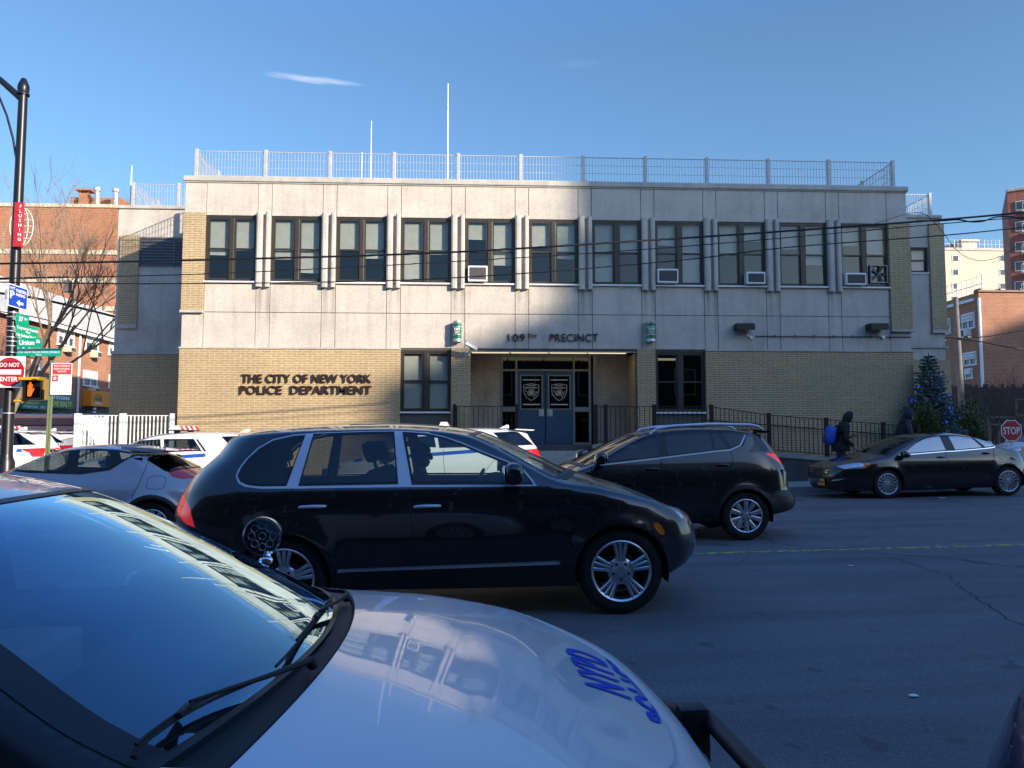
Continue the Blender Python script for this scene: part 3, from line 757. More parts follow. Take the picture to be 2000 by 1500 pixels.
c.win([(1176, 904), (1192, 880), (1212, 859), (1238, 846), (1262, 838.5), (1286, 836.5), (1291, 891)], M_glass_mid, .13, .006)
c.win([(1303, 836.5), (1391, 839.5), (1397, 880), (1306, 890.5)], M_glass_dark, .13, .006)
c.win([(1395.5, 840.5), (1404, 842), (1425, 876), (1400, 879)], M_glass_dark, .13, .004)
c.win([(1411, 840), (1465, 849), (1451, 868.5), (1431, 876)], M_glass_dark, .13, .006)
sh.side('window_trim', strip(c.LL(BELT, .08), .022), M_satin, .006)
sh.side('rear_window', c.LL([(1477, 848), (1484, 846), (1494, 851), (1506, 880), (1490, 883), (1460, 884), (1474, 868)], .2), M_glass_dark, .002)
sh.side('tail_light', c.LL([(1496, 887), (1503, 883), (1524, 884), (1541, 887), (1543, 910), (1531, 907), (1513, 896)], .2), M_brake, .012)
sh.side('arch_cladding', circ(-1.28, .35, .455), M_plastic, .008); sh.side('arch_cladding', circ(1.38, .35, .455), M_plastic, .008)
sh.side('bumper', c.LL([(1508, 962), (1520, 957), (1562, 958), (1566, 1012), (1500, 1012)], .1), M_plastic, .010)
sh.side('sill_cladding', c.LL([(1100, 1016), (1400, 1012), (1400, 1040), (1100, 1040)]), M_plastic, .006)
for x in (-1.28, 1.38): sh.side('arch', circ(x, .35, .395), cut=True)
sh.upper('windshield_frame', [(1.02, -.97), (1.02, .97), (.12, .95), (.12, -.95)], M_black, .001)
sh.upper('windshield', [(.98, -.93), (.98, .93), (.16, .91), (.16, -.91)], M_glass_mid, -.003)
sh.upper('cowl', [(1.1, -.9), (1.1, .9), (1.02, .94), (1.02, -.94)], M_plastic, .002)
c.finish(P_black2)
for k, o in enumerate(sorted(c.part('door', c.near), key=lambda o: -sum(v.co.x for v in o.data.vertices)/len(o.data.vertices))):
    x, z = c.L(1278, 916) if k == 0 else c.L(1416, 908); handle(o, sh, x, z, c.near, P_black2, .2)
c.wheels(1.38, -1.28, .352, .352, .23, .238, 'double5'); c.under(-1.6, 1.7, .24, .5); c.cabin(-1.9, 1.0, 1.0, .78)
seats(c.root, (-.08, -1.1), .66); steering(c.root, .56, .36, 1.02)
m = MB(); m.bbox(.6, 1.05, -.74, .74, .7, 1.0, .1); m.build('dashboard', M_seat, c.root, 40)
x, z = c.L(1176, 895, -.08); mirror(c.root, x, .84, z, 1, P_black2, (.085, .12, .09)); mirror(c.root, x, .84, z, -1, P_black2, (.085, .12, .09))
for sd in (1, -1):
    m = MB(); pts = [(.02, 1.55), (-.1, 1.635), (-.35, 1.668), (-.9, 1.685), (-1.5, 1.665), (-1.62, 1.64), (-1.7, 1.585)]
    m.tube([(x, sd*(.575 if i not in (0, 6) else .59), z) for i, (x, z) in enumerate(pts)], [.016, .022, .024, .024, .022, .02, .016], 8)
    m.build('roof_rail', M_satin, c.root, 60)
m = MB(); m.prism([(-1.55, 1.60), (-1.55, 1.55), (-1.74, 1.535), (-1.82, 1.55), (-1.81, 1.562)], 1.12, Matrix(((1, 0, 0, 0), (0, 0, 1, -.56), (0, 1, 0, 0), (0, 0, 0, 1)))); m.build('spoiler', P_black2, c.root, 40)
RAV = c

# --- black sedan parked at the far kerb
def sedan(name, label, Xc, Yc, d, pm, full=True, group=None, zoff=0.0, glassm=None, tail=True):
    c = Car(name, label, Xc, Yc, d, .925, group, zoff=zoff)
    c.sh = sh = Shell([(2.36, 0), (2.35, .3), (2.27, .56), (2.08, .76), (1.7, .88), (1.2, .915), (0, .925), (-1.2, .92), (-1.8, .88), (-2.2, .75), (-2.38, .55), (-2.44, .3), (-2.45, 0)],
        [(.15, -.10), (.3, -.03), (.5, 0), (.7, -.005), (.85, -.03), (.95, -.07), (1.4, -.27), (1.5, -.32)],
        [(.15, -.16), (.3, -.02), (.5, 0), (.7, -.06), (.85, -.25), (1.0, -.5)],
        [(.2, .15), (.4, .02), (.6, 0), (.85, .06), (1.0, .10)],
        [(2.36, .71), (2.2, .77), (1.9, .83), (1.5, .895), (1.2, .935), (1.05, .955), (.7, 1.12), (.35, 1.28), (.1, 1.355), (-.2, 1.395), (-.6, 1.40), (-1.0, 1.355), (-1.4, 1.23), (-1.75, 1.10), (-1.95, 1.055), (-2.2, 1.03), (-2.45, 1.0)],
        [(2.36, .26), (2.1, .18), (1.5, .2), (-1.5, .22), (-2.0, .28), (-2.45, .38)],
        [(2.36, 0), (2.0, .03), (1.2, .055), (.3, .04), (-.4, .06), (-1.2, .05), (-2.0, .03), (-2.45, 0)],
        [(2.36, 0), (1.7, .03), (1.15, .2), (.3, .14), (-.2, .02), (-.9, -.06), (-1.6, -.2), (-2.2, -.04), (-2.45, 0)],
        r=[(2.36, .08), (1.3, .07), (.9, .045), (-1.7, .05), (-2.45, .06)], fz=(.9,), rz=(-1.2,), flares=((1.08, .33, .37, .02), (-1.72, .33, .37, .025)))
    W = Car.__new__(Car); W.__dict__.update(c.__dict__)
    if full: F_ = lambda pts, yin=0.0: c.LL(pts, yin)
    else:                                        # same outlines, measured once on the black one
        F_ = lambda pts, yin=0.0: [SEDAN.L(px, py, yin) for px, py in pts]
    def win(pts, mat):
        P = F_(pts, .13); sh.side('window_frame', P, M_black, .001); sh.side('window', inset(P, .012), mat, -.004)
    g = glassm or M_glass_mid
    sh.side('panel_gap', strip(F_([(1853, 882), (1853, 925), (1856, 950)]), .008), M_dark, -.002)
    sh.side('panel_gap', strip(F_([(1950, 874), (1943, 905), (1925, 930), (1922, 950)]), .008), M_dark, -.002)
    sh.side('panel_gap', strip(F_([(1760, 890), (1757, 920), (1762, 950)]), .008), M_dark, -.002)
    sh.side('door', F_([(1764, 892), (1850, 884), (1850, 925), (1853, 947), (1766, 949), (1761, 920)]), pm, 0)
    sh.side('door', F_([(1857, 884), (1946, 876), (1940, 904), (1922, 930), (1919, 946), (1859, 947), (1857, 925)]), pm, 0)
    sh.side('window_frame', F_([(1757, 889), (1790, 866), (1815, 853), (1845, 848), (1875, 848.5), (1908, 852), (1953, 864), (1948, 875), (1866, 881)], .13), M_black, .0005)
    win([(1763, 886), (1792, 866), (1815, 855.5), (1844, 850.5), (1849, 880)], g); win([(1859.6, 850.6), (1880, 850.6), (1904, 853.6), (1922, 874.5), (1866, 879.5)], g); win([(1908, 854.5), (1948, 865.5), (1946, 872), (1927, 874)], g)
    sh.side('window_trim', strip(F_([(1757, 889), (1850, 881.5), (1866, 881), (1930, 875.5), (1947, 873.5), (1955, 865)], .1), .022), M_chrome, .005)
    hl = F_([(1639, 911), (1650, 906), (1665, 904), (1696.5, 902.5), (1701, 906), (1687.5, 914), (1653, 916.5)], .12); sh.side('headlight', hl, M_clearlamp, .004)
    sh.side('headlight_marker', F_([(1683, 903.2), (1696.5, 902.5), (1701, 906), (1687.5, 914)], .12), M_orangelamp, .006)
    fy = lambda P: [(sh.u_of_y(y), z) for y, z in P]
    sh.side('grille', fy([(0, .45), (.2, .44), (.46, .48), (.56, .58), (.5, .68), (0, .70)]), M_black, .004, raw=True)
    for z in (.49, .54, .59, .64): sh.side('grille_bar', fy([(.02, z), (.5, z+.005), (.5, z+.02), (.02, z+.015)]), M_chrome, .012, raw=True)
    sh.side('fog_trim', fy([(.60, .40), (.74, .43), (.80, .47), (.62, .43)]), M_satin, .006, raw=True)
    if tail: sh.side('tail_light', [(-2.15, .98), (-2.6, 1.0), (-2.6, .80), (-2.35, .80)], M_redlamp, .004)
    fx, rx, wz = 1.08, -1.72, .33
    for x in (fx, rx): sh.side('arch', circ(x, wz, .365), cut=True)
    sh.upper('windshield_frame', [(1.06, -.97), (1.06, .97), (.2, .95), (.2, -.95)], M_black, .001)
    sh.upper('windshield', [(1.02, -.93), (1.02, .93), (.25, .91), (.25, -.91)], M_glass_mid, -.003)
    sh.upper('rear_window', [(-1.0, -.86), (-1.0, .86), (-1.62, .84), (-1.62, -.84)], M_glass_dark, .001)
    c.finish(pm)
    for k, o in enumerate(sorted(c.part('door', c.near), key=lambda o: -sum(v.co.x for v in o.data.vertices)/len(o.data.vertices))):
        if full: x, z = F_([(1842, 893), (1932, 885)])[k]; handle(o, sh, x, z, c.near, pm, .2)
    c.wheels(fx, rx, wz, .33, .22, .232, 'multi' if full else 'plain'); c.under(-2.2, 2.1, .18, .45); c.cabin(-1.7, 1.0, .86, .76)
    seats(c.root, (-.4, -1.15), .44); steering(c.root, .3, .36, .86)
    m = MB(); m.bbox(.55, 1.1, -.72, .72, .6, .88, .1); m.build('dashboard', M_seat, c.root, 40)
    mirror(c.root, .72, .83, .98, 1, pm, (.08, .11, .075)); mirror(c.root, .72, .83, .98, -1, pm, (.08, .11, .075))
    return c
SEDAN = None
c = sedan('car_sedan', 'black sedan with chrome multi-spoke wheels parked at the far kerb beside the ramp', 10.3, 17.62, -1, P_black2, glassm=glass('sedan_glass', (.30, .36, .38), 6.0)); SEDAN = c
m = MB(); m.bbox(2.335, 2.35, .17, .47, .30, .45, .004, 0); m.build('license_plate', plain('plate_yellow', (.75, .38, .02), .5, var=.05), c.root)
m = MB(); M_ = Matrix.Translation((2.352, .32, .345)) @ Matrix(((0, 0, 1, 0), (1, 0, 0, 0), (0, 1, 0, 0), (0, 0, 0, 1))); 
for q in range(3): m.box(2.351, 2.3535, .21+.08*q, .27+.08*q, .345, .40)
m.build('plate_characters', plain('plate_navy', (.03, .03, .1), .5, var=0), c.root)

# --- white police SUVs parked in a row along the far kerb
def explorer(label, Xc, Yc, zoff=0.0, first=None, unit='3851'):
    c = Car('police_suv', label, Xc, Yc, -1, 1.0, 'white police sport utility vehicles parked on the far side', 'police car', zoff)
    c.sh = sh = Shell([(2.49, 0), (2.47, .4), (2.36, .70), (2.15, .87), (1.7, .97), (1.2, .995), (0, 1.0), (-1.4, .99), (-1.9, .96), (-2.25, .85), (-2.42, .62), (-2.48, .35), (-2.49, 0)],
        [(.2, -.12), (.35, -.05), (.55, 0), (.9, 0), (1.05, -.02), (1.15, -.06), (1.65, -.24), (1.8, -.29)],
        [(.2, -.1), (.45, 0), (.7, 0), (.95, -.06), (1.1, -.3)],
        [(.3, .15), (.5, .02), (.8, 0), (1.05, .04), (1.2, .08), (1.5, .28), (1.72, .40)],
        [(2.49, 1.0), (2.35, 1.06), (2.0, 1.12), (1.5, 1.16), (1.2, 1.19), (1.05, 1.24), (.7, 1.45), (.4, 1.60), (.1, 1.68), (-.4, 1.725), (-1.0, 1.73), (-1.6, 1.71), (-2.0, 1.68), (-2.49, 1.65)],
        [(2.49, .40), (2.2, .28), (1.5, .3), (-1.5, .32), (-2.0, .4), (-2.49, .48)],
        [(2.49, 0), (2.2, .04), (1.4, .08), (.5, .05), (-.5, .05), (-2.49, .03)],
        [(2.49, 0), (1.7, .03), (1.15, .2), (.3, .14), (-.3, .0), (-2.49, -.04)],
        r=[(2.49, .10), (1.3, .07), (.9, .05), (-2.49, .05)], fz=(1.0,), rz=(-1.1,), flares=((1.5, .38, .42, .02), (-1.38, .38, .42, .02)))
    F_ = c.LL if first is None else first.LL
    def win(pts, mat):
        P = F_(pts, .14); sh.side('window_frame', P, M_black, .001); sh.side('window', inset(P, .014), mat, -.004)
    z_ = lambda x, a: (x, a)
    sh.side('panel_gap', strip(F_([(867, 872), (868, 900), (872, 945)]), .008), M_dark, -.002)
    sh.side('panel_gap', strip(F_([(760, 885), (757, 910), (762, 950)]), .008), M_dark, -.002)
    sh.side('panel_gap', strip(F_([(966, 872), (975, 890), (945, 925), (942, 945)]), .008), M_dark, -.002)
    sh.side('door', F_([(764, 888), (864, 877), (865, 900), (868, 942), (765, 948), (761, 910)]), P_white, 0)
    sh.side('door', F_([(870, 877), (963, 874), (970, 890), (941, 925), (939, 940), (876, 942), (872, 900)]), P_white, 0)
    sh.side('stripe', F_([(688, 896), (708, 894.5), (708, 901), (690, 903)]), M_blue, .002); sh.side('stripe', F_([(737, 892.5), (760, 890.5), (840, 884.5), (940, 877), (940, 884), (840, 891.5), (760, 897.5), (737, 899)]), M_blue, .002)
    sh.side('stripe', F_([(1022, 878), (1030, 878), (1034, 885.5), (1022, 885.5)], .1), M_blue, .002)
    win([(780, 872), (800, 859), (812, 853), (850, 850), (854, 874)], M_glass_mid)
    win([(856, 850), (913, 849), (932, 873), (860, 875)], M_glass_mid); win([(917, 850), (921, 850), (941, 873), (936, 873)], M_glass_mid)
    win([(965, 844.5), (1014, 842), (1047, 869), (999, 871.5), (988, 866)], M_glass_dark)
    sh.side('rear_window', [(-2.38, 1.60), (-2.75, 1.60), (-2.75, 1.16), (-2.40, 1.16)], M_glass_dark, .002)
    sh.side('tail_light', F_([(1027, 878), (1058, 876), (1062, 896), (1051, 896), (1045, 887)], .15), M_redlamp, .006)
    sh.side('headlight', [(2.6, .93), (2.15, .99), (1.95, .98), (2.15, .84), (2.6, .78)], M_clearlamp, .004)
    sh.side('bumper', [(2.6, .62), (2.25, .6), (2.0, .40), (2.0, .2), (2.6, .2)], M_plastic, .006); sh.side('bumper', [(-2.7, .62), (-2.2, .6), (-1.85, .45), (-1.85, .2), (-2.7, .2)], M_plastic, .006)
    sh.side('sill_cladding', [(-1.2, .40), (1.2, .38), (1.2, .2), (-1.2, .2)], M_plastic, .004)
    for x in (1.5, -1.38): sh.side('arch', circ(x, .38, .42), cut=True)
    sh.upper('windshield_frame', [(1.12, -.97), (1.12, .97), (.33, .95), (.33, -.95)], M_black, .001)
    sh.upper('windshield', [(1.08, -.93), (1.08, .93), (.38, .91), (.38, -.91)], M_glass_mid, -.003)
    c.finish(P_white)
    fy = []
    m = MB(); m.bbox(2.38, 2.47, -.6, .6, .62, .92, .03); m.build('grille', M_plastic, c.root)
    P_ = lambda px, py: F_([(px, py)], .02)[0]
    def dc(txt, px, py, h, w, mat, nm, bold=.03, shear=0): x, z = P_(px, py); decal(sh, c.root, txt, x, z, h, mat, c.near, w, bold=bold, dirn=-1, off=.02, name=nm, shear=shear)
    dc('POLICE', 711, 902, .075, .28, M_blue, 'police_lettering'); dc('NYPD', 795, 921, .20, .70, M_blue, 'department_lettering', .05, .2)
    for q, (t1, t2) in enumerate((('C', 'OURTESY'), ('P', 'ROFESSIONALISM'), ('R', 'ESPECT'))):
        dc(t1, 890-4*q, 904+8.5*q, .062, .05, M_redtext, 'motto_initial', .02, .2); dc(t2, 895-4*q, 904+8.5*q, .042, (.24, .46, .2)[q], M_blue, 'motto_lettering', .02, .2)
    dc(unit, 1003, 885, .058, .20, M_blue, 'unit_number')
    decal(sh, c.root, 'NYPD', -1.9, 1.07, .05, M_blue, c.near, .18, bold=.02, dirn=-1, off=.005, name='tail_lettering')
    c.wheels(1.5, -1.38, .37, .37, .245, .235, 'plain', M_steel); c.under(-2.3, 2.3, .25, .55); c.cabin(-2.1, 1.0, 1.06, .84)
    seats(c.root, (-.35, -1.25), .80); steering(c.root, .35, .38, 1.06)
    m = MB(); m.bbox(.6, 1.15, -.8, .8, .75, 1.06, .1); m.build('dashboard', M_seat, c.root, 40)
    for q in (1, -1): mirror(c.root, .88, .89, 1.18, q, M_plastic, (.085, .12, .10))
    bar = MB(); bar.bbox(-.38, -.10, -.62, .62, 1.80, 1.825, .01); 
    for q in (-.4, .4): bar.box(-.30, -.18, q-.03, q+.03, 1.74, 1.80)
    b = bar.build('light_bar', M_plastic, c.root)
    for i in range(8):
        y0 = -.60+i*.152; mm = MB()
        mm.prism([(-.36, 1.825), (-.12, 1.825), (-.17, 1.915), (-.31, 1.915)], .118, Matrix(((1, 0, 0, 0), (0, 0, 1, y0), (0, 1, 0, 0), (0, 0, 0, 1))))
        mm.build('lamp_lens', (M_redlens, M_clearlens)[i % 2], b)
    m = MB(); m.prism([(-1.85, 1.735), (-1.85, 1.71), (-2.22, 1.685), (-2.28, 1.70), (-2.26, 1.71)], 1.2, Matrix(((1, 0, 0, 0), (0, 0, 1, -.6), (0, 1, 0, 0), (0, 0, 0, 1)))); m.build('spoiler', P_white, c.root, 40)
    m = MB(); m.prism([(-1.5, 1.76), (-1.72, 1.755), (-1.72, 1.83), (-1.67, 1.84)], .03, Matrix(((1, 0, 0, 0), (0, 0, 1, -.015), (0, 1, 0, 0), (0, 0, 0, 1)))); m.build('roof_antenna', P_white, c.root)
    return c
M_redlens = plain('red_lens', (.55, .02, .04), .15, coat=1, var=.1, scale=40); M_clearlens = plain('clear_lens', (.7, .72, .75), .15, coat=1, var=.1, scale=40)
EXP = explorer('white police SUV with blue stripe, its tail in front of the station doors', -.96, 17.65)
for lab, X, Y, zo in (('white police SUV with a red and white light bar, in sun before the brick wall', -6.93, 17.7, 0),
                      ('white police SUV in sun behind the black lamp post', -13.6, 20.6, .10),
                      ('white police SUV in shade behind the green sign post', -15.5, 25.5, .12)):
    dz = gz(X)+zo; q = dup(EXP.root, (X, Y, dz), None, lab); q.rotation_euler.y = .01 if X > -8 else 0
    if X == -13.6:
        o = [k for k in kids(q) if k.name.startswith('unit_number')][0]; bpy.data.objects.remove(o); x_, z_u = EXP.L(992, 886, .02); decal(EXP.sh, q, 'PCT. 3391', x_, z_u, .055, M_blue, EXP.near, .42, bold=.02, dirn=-1, off=.005, name='unit_number')

# --- silver crossover behind the near SUV
c = Car('car_crossover', 'silver crossover with a roof spoiler, behind the tail of the near black one', -6.2, 12.4, -1, .9)
c.sh = sh = Shell([(2.12, 0), (2.10, .3), (2.0, .56), (1.8, .76), (1.45, .86), (1.0, .89), (0, .88), (-1.0, .895), (-1.5, .89), (-1.85, .78), (-2.05, .55), (-2.13, .3), (-2.15, 0)],
    [(.2, -.10), (.4, -.03), (.6, 0), (.8, 0), (.95, -.04), (1.05, -.09), (1.4, -.24), (1.55, -.30)],
    [(.2, -.15), (.4, 0), (.6, 0), (.85, -.12), (1.0, -.4)],
    [(.2, .2), (.4, .04), (.55, 0), (.8, .02), (.95, .10), (1.1, .32), (1.25, .62), (1.45, 1.0)],
    [(2.12, .80), (1.9, .90), (1.5, .98), (1.1, 1.03), (.9, 1.08), (.5, 1.27), (.2, 1.40), (-.1, 1.465), (-.5, 1.48), (-1.0, 1.455), (-1.5, 1.42), (-2.15, 1.38)],
    [(2.12, .34), (1.8, .26), (1.2, .28), (-1.0, .3), (-1.7, .36), (-2.15, .42)],
    [(2.12, 0), (1.6, .04), (1.0, .06), (.3, .05), (-.5, .06), (-2.15, .03)],
    [(2.12, 0), (1.5, .03), (1.0, .2), (.2, .14), (-.4, 0), (-2.15, -.02)],
    r=[(2.12, .09), (1.2, .07), (.8, .05), (-2.15, .05)], fz=(.8,), rz=(-.7,), flares=((-1.4, .345, .40, .05), (1.24, .345, .40, .04)))
sh.side('panel_gap', strip(c.LL([(276, 890), (277, 915), (270, 945), (258, 975)]), .008), M_dark, -.002)
sh.side('panel_gap', strip(smoothpoly(c.LL([(288, 931), (318, 930), (320, 950), (314, 956), (286, 955), (285, 945)]), 1)+[smoothpoly(c.LL([(288, 931), (318, 930), (320, 950), (314, 956), (286, 955), (285, 945)]), 1)[0]], .006), M_dark, -.002)
sh.side('window_frame', c.LL([(8, 893), (60, 878), (135, 874), (225, 879), (274, 887), (248, 896), (215, 919), (158, 927), (60, 924), (0, 918)], .13), M_black, .001)
c.win([(14, 893), (62, 880), (127, 877.5), (128, 922), (60, 920), (10, 915)], M_glass_mid, .13, .006)
c.win([(147, 877.5), (222, 882), (262, 888), (243, 895), (213, 916), (160, 922.5), (150, 922)], M_glass_mid, .13, .006)
sh.side('rear_window', [(-1.02, 1.40), (-1.5, 1.38), (-2.4, 1.36), (-2.4, .98), (-1.98, .97), (-1.5, 1.13)], M_glass_dark, .002)
sh.side('tail_light', c.LL([(321, 922), (332, 917), (360, 914), (392, 911), (400, 925), (375, 936), (350, 937), (332, 932)], .08), M_redlamp, .014)
sh.side('door', c.LL([(160, 930), (214, 921), (248, 898), (272, 890), (273, 915), (266, 945), (254, 972), (165, 985)]), P_silver, 0)
sh.side('arch_cladding', circ(-1.4, .345, .45), M_plastic, .006); sh.side('arch_cladding', circ(1.24, .345, .45), M_plastic, .006)
sh.side('sill_cladding', [(-1.1, .42), (1.0, .40), (1.0, .2), (-1.1, .2)], M_plastic, .004)
sh.side('bumper', [(-2.3, .55), (-1.85, .53), (-1.8, .2), (-2.3, .2)], M_plastic, .006)
for x in (-1.4, 1.24): sh.side('arch', circ(x, .345, .39), cut=True)
sh.upper('windshield_frame', [(.96, -.97), (.96, .97), (.12, .95), (.12, -.95)], M_black, .001)
sh.upper('windshield', [(.92, -.93), (.92, .93), (.17, .91), (.17, -.91)], M_glass_mid, -.003)
c.finish(P_silver)
for o in c.part('door', c.near):
    m = MB(); x, z = c.L(261, 897, .05); u = sh.u_of(x, z); P = sh.S(u, z); m.bbox(x-.07, x+.07, P.y-.01, P.y+.014, z-.02, z+.02, .01); m.build('handle', M_black, o)
c.wheels(1.24, -1.4, .345, .345, .22, .228, 'double5'); c.under(-2.0, 1.9, .22, .5); c.cabin(-1.5, .9, .98, .74)
seats(c.root, (-.35, -1.0), .52); steering(c.root, .3, .34, .98)
m = MB(); m.prism([(-.8, 1.50), (-.8, 1.45), (-1.35, 1.40), (-1.55, 1.415), (-1.56, 1.432)], 1.15, Matrix(((1, 0, 0, 0), (0, 0, 1, -.575), (0, 1, 0, 0), (0, 0, 0, 1)))); sp = m.build('spoiler', P_silver, c.root, 40)
m = MB(); m.bbox(-1.57, -1.5, -.2, .2, 1.413, 1.437, .006); m.bbox(-1.57, -1.42, .5, .577, 1.41, 1.436, .006); m.build('brake_light', M_redlamp, sp)
for q in (1, -1): mirror(c.root, .72, .78, 1.05, q, P_silver, (.08, .11, .08))

# --- white police sedan at the near kerb, filling the lower left
c = Car('police_sedan', 'white police sedan in the foreground with hood lettering, spotlight and black push bar', -1.77, 2.19, 1, .97, cat='police car')
c.root.rotation_euler.z = R(2.5); c.sh = sh = Shell([(2.45, 0), (2.44, .3), (2.40, .57), (2.28, .78), (2.0, .91), (1.5, .955), (.8, .97), (-1.2, .97), (-1.9, .92), (-2.25, .75), (-2.4, .5), (-2.45, .25), (-2.45, 0)],
    [(.15, -.10), (.3, -.03), (.5, 0), (.7, -.005), (.85, -.02), (.95, -.05), (1.05, -.09), (1.4, -.27), (1.5, -.32)],
    [(.15, -.1), (.3, 0), (.5, 0), (.66, -.03), (.75, -.10), (.85, -.25), (1.0, -.4)],
    [(.2, .15), (.4, .02), (.6, 0), (.85, .04), (1.0, .08)],
    [(2.45, .77), (2.38, .825), (2.22, .885), (2.0, .918), (1.75, .942), (1.5, .957), (1.3, .97), (1.17, .985), (1.08, 1.025), (.75, 1.21), (.38, 1.385), (.15, 1.435), (-.2, 1.45), (-.6, 1.44), (-1.0, 1.38), (-1.4, 1.24), (-1.7, 1.11), (-1.9, 1.06), (-2.45, 1.0)],
    [(2.45, .26), (2.1, .18), (1.5, .2), (-1.5, .22), (-2.0, .28), (-2.45, .38)],
    [(2.45, 0), (2.2, .02), (1.8, .03), (1.2, .035), (.9, .03), (.4, .045), (-.4, .06), (-1.2, .05), (-2.0, .03), (-2.45, 0)],
    [(2.45, 0), (1.9, .0), (1.6, .04), (1.3, .12), (1.17, .19), (1.0, .22), (.38, .17), (.1, .06), (-.2, .02), (-.9, -.06), (-1.6, -.2), (-2.2, -.04), (-2.45, 0)],
    r=[(2.45, .03), (2.3, .04), (2.0, .08), (1.3, .085), (1.0, .05), (.4, .06), (-1.7, .05), (-2.45, .06)], fz=(1.2,), rz=(-1.2,), flares=((1.52, .34, .38, .02), (-1.35, .34, .38, .02)), du=.035, dz=.04, p=2.3)
sh.side('panel_gap', strip([(2.36, .70), (2.1, .775), (1.8, .83), (1.5, .865), (1.2, .89)], .008), M_dark, -.002)
sh.side('window_frame', [(1.2, .97), (1.16, 1.2), (.62, 1.5), (.38, 1.5), (.0, 1.5), (-.6, 1.44), (-1.2, 1.30), (-1.5, 1.02), (.9, .96)], M_black, .001)
sh.side('window', [(.90, 1.0), (.60, 1.20), (.3, 1.33), (.05, 1.385), (.03, 1.0)], M_glass_mid, -.004)
sh.side('window', [(-.05, 1.385), (-.6, 1.385), (-1.0, 1.30), (-1.2, 1.02), (-.07, 1.0)], M_glass_mid, -.004)
sh.side('headlight', [(2.6, .70), (2.25, .745), (1.98, .765), (1.92, .73), (2.1, .64), (2.6, .60)], M_clearlamp, .004)
fy = lambda P: [(sh.u_of_y(y), z) for y, z in P]
sh.side('grille', fy([(0, .42), (.45, .44), (.55, .52), (.5, .66), (0, .68)]), M_black, .004, raw=True)
sh.side('grille_bar', fy([(.0, .655), (.52, .635), (.54, .66), (.0, .69)]), M_chrome, .012, raw=True)
for x in (1.52, -1.35): sh.side('arch', circ(x, .34, .375), cut=True)
sh.upper('panel_gap', [(1.312, -.99), (1.312, .99), (1.30, .99), (1.30, -.99)], M_dark, -.002)
sh.upper('cowl', [(1.30, -.985), (1.30, .985), (1.18, .985), (1.18, -.985)], M_plastic_d, -.012)
sh.upper('windshield_frame', [(1.185, -1), (1.185, 1), (.40, 1), (.40, -1)], M_black, .0015)
sh.upper('windshield', [(1.16, -.93), (1.165, -.7), (1.165, .7), (1.16, .93), (.44, .90), (.422, .8), (.42, 0), (.422, -.8), (.44, -.90)], glass('windshield_glass', (.58, .68, .68), 3.9, gcol=(.62, .87, 1.0)), -.001)
sh.upper('rear_window', [(-1.0, -.86), (-1.0, .86), (-1.62, .84), (-1.62, -.84)], M_glass_dark, .001)
c.finish(paint('police_white_paint', (.66, .68, .70), flake=.06, rough=.32, dust=.05))
c.wheels(1.52, -1.35, .34, .34, .22, .232, 'plain', M_steel); c.under(-2.2, 2.2, .18, .45); c.cabin(-1.6, 1.1, .90, .80)
seats(c.root, (-.55,), .48, mat=plain('seat_grey', (.16, .16, .17), .8)); steering(c.root, .30, .38, .93)
m = MB(); m.bbox(.50, 1.30, -.78, .78, .62, .90, .12); m.build('dashboard', M_seat, c.root, 40)
m = MB(); m.bbox(.30, .62, -.18, .16, .80, 1.02, .02); m.tube([(.45, 0, .5), (.45, 0, .82)], .04); m.build('laptop', plain('laptop_grey', (.22, .22, .22), .5), c.root)
def hood(x, y, off):                             # point of the upper sheet over (x, y)
    lo, hi = 0.0, sh.Umax
    t = 0
    for _ in range(40):
        mid = (lo+hi)/2; by = max(.05, sh.S(mid, sh.zt(mid)).y); t = max(-1, min(1, y/by)); q = sh.T(mid, t)
        if q.x > x: lo = mid
        else: hi = mid
    return sh.T(lo, t)+sh.nT(lo, t)*off
def hood_text(txt, x, h, w, name, yo=0):               # read from in front of the car: runs towards +y, tops towards the windshield
    vs, fs = text_mesh(txt, 1.0, .034, spacing=1.12); x0, x1 = min(v[0] for v in vs), max(v[0] for v in vs)
    bm = bmesh.new()
    for v in vs: bm.verts.new(((v[0]-x0)*w/(x1-x0), v[1]*h/.69, 0))
    bm.verts.ensure_lookup_table()
    for f in fs:
        try: bm.faces.new([bm.verts[i] for i in f])
        except ValueError: pass
    for k in range(1, int(w/.03)+1): bmesh.ops.bisect_plane(bm, geom=bm.verts[:]+bm.edges[:]+bm.faces[:], plane_co=(k*.03, 0, 0), plane_no=(1, 0, 0))
    for k in range(1, 6): bmesh.ops.bisect_plane(bm, geom=bm.verts[:]+bm.edges[:]+bm.faces[:], plane_co=(0, k*.03, 0), plane_no=(0, 1, 0))
    for v in bm.verts: v.co = hood(x-v.co.y, v.co.x-w/2+yo, .003)
    m = MB(); m.bm(bm); return m.build(name, plain('hood_blue', (.008, .06, .48), .6, var=0, spec=.2), c.root)
hood_text('NYPD', 2.225, .125, .42, 'hood_lettering', .15); hood_text('POLICE', 2.335, .085, .60, 'hood_lettering', .10)
for q in (-1, 1):                              # raised ridges pressed into the hood
    P_, Q_ = hood(1.56, q*.42, -.022), hood(2.02, q*.37, -.026); d_ = Q_-P_; m = MB()
    m.ell((0, 0, 0), (d_.length/2, .028, .026), 24, 10, M=Matrix.Translation((P_+Q_)/2) @ d_.to_track_quat('X', 'Z').to_matrix().to_4x4()); m.build('hood_ridge', MATS['police_white_paint'], c.root, 80)
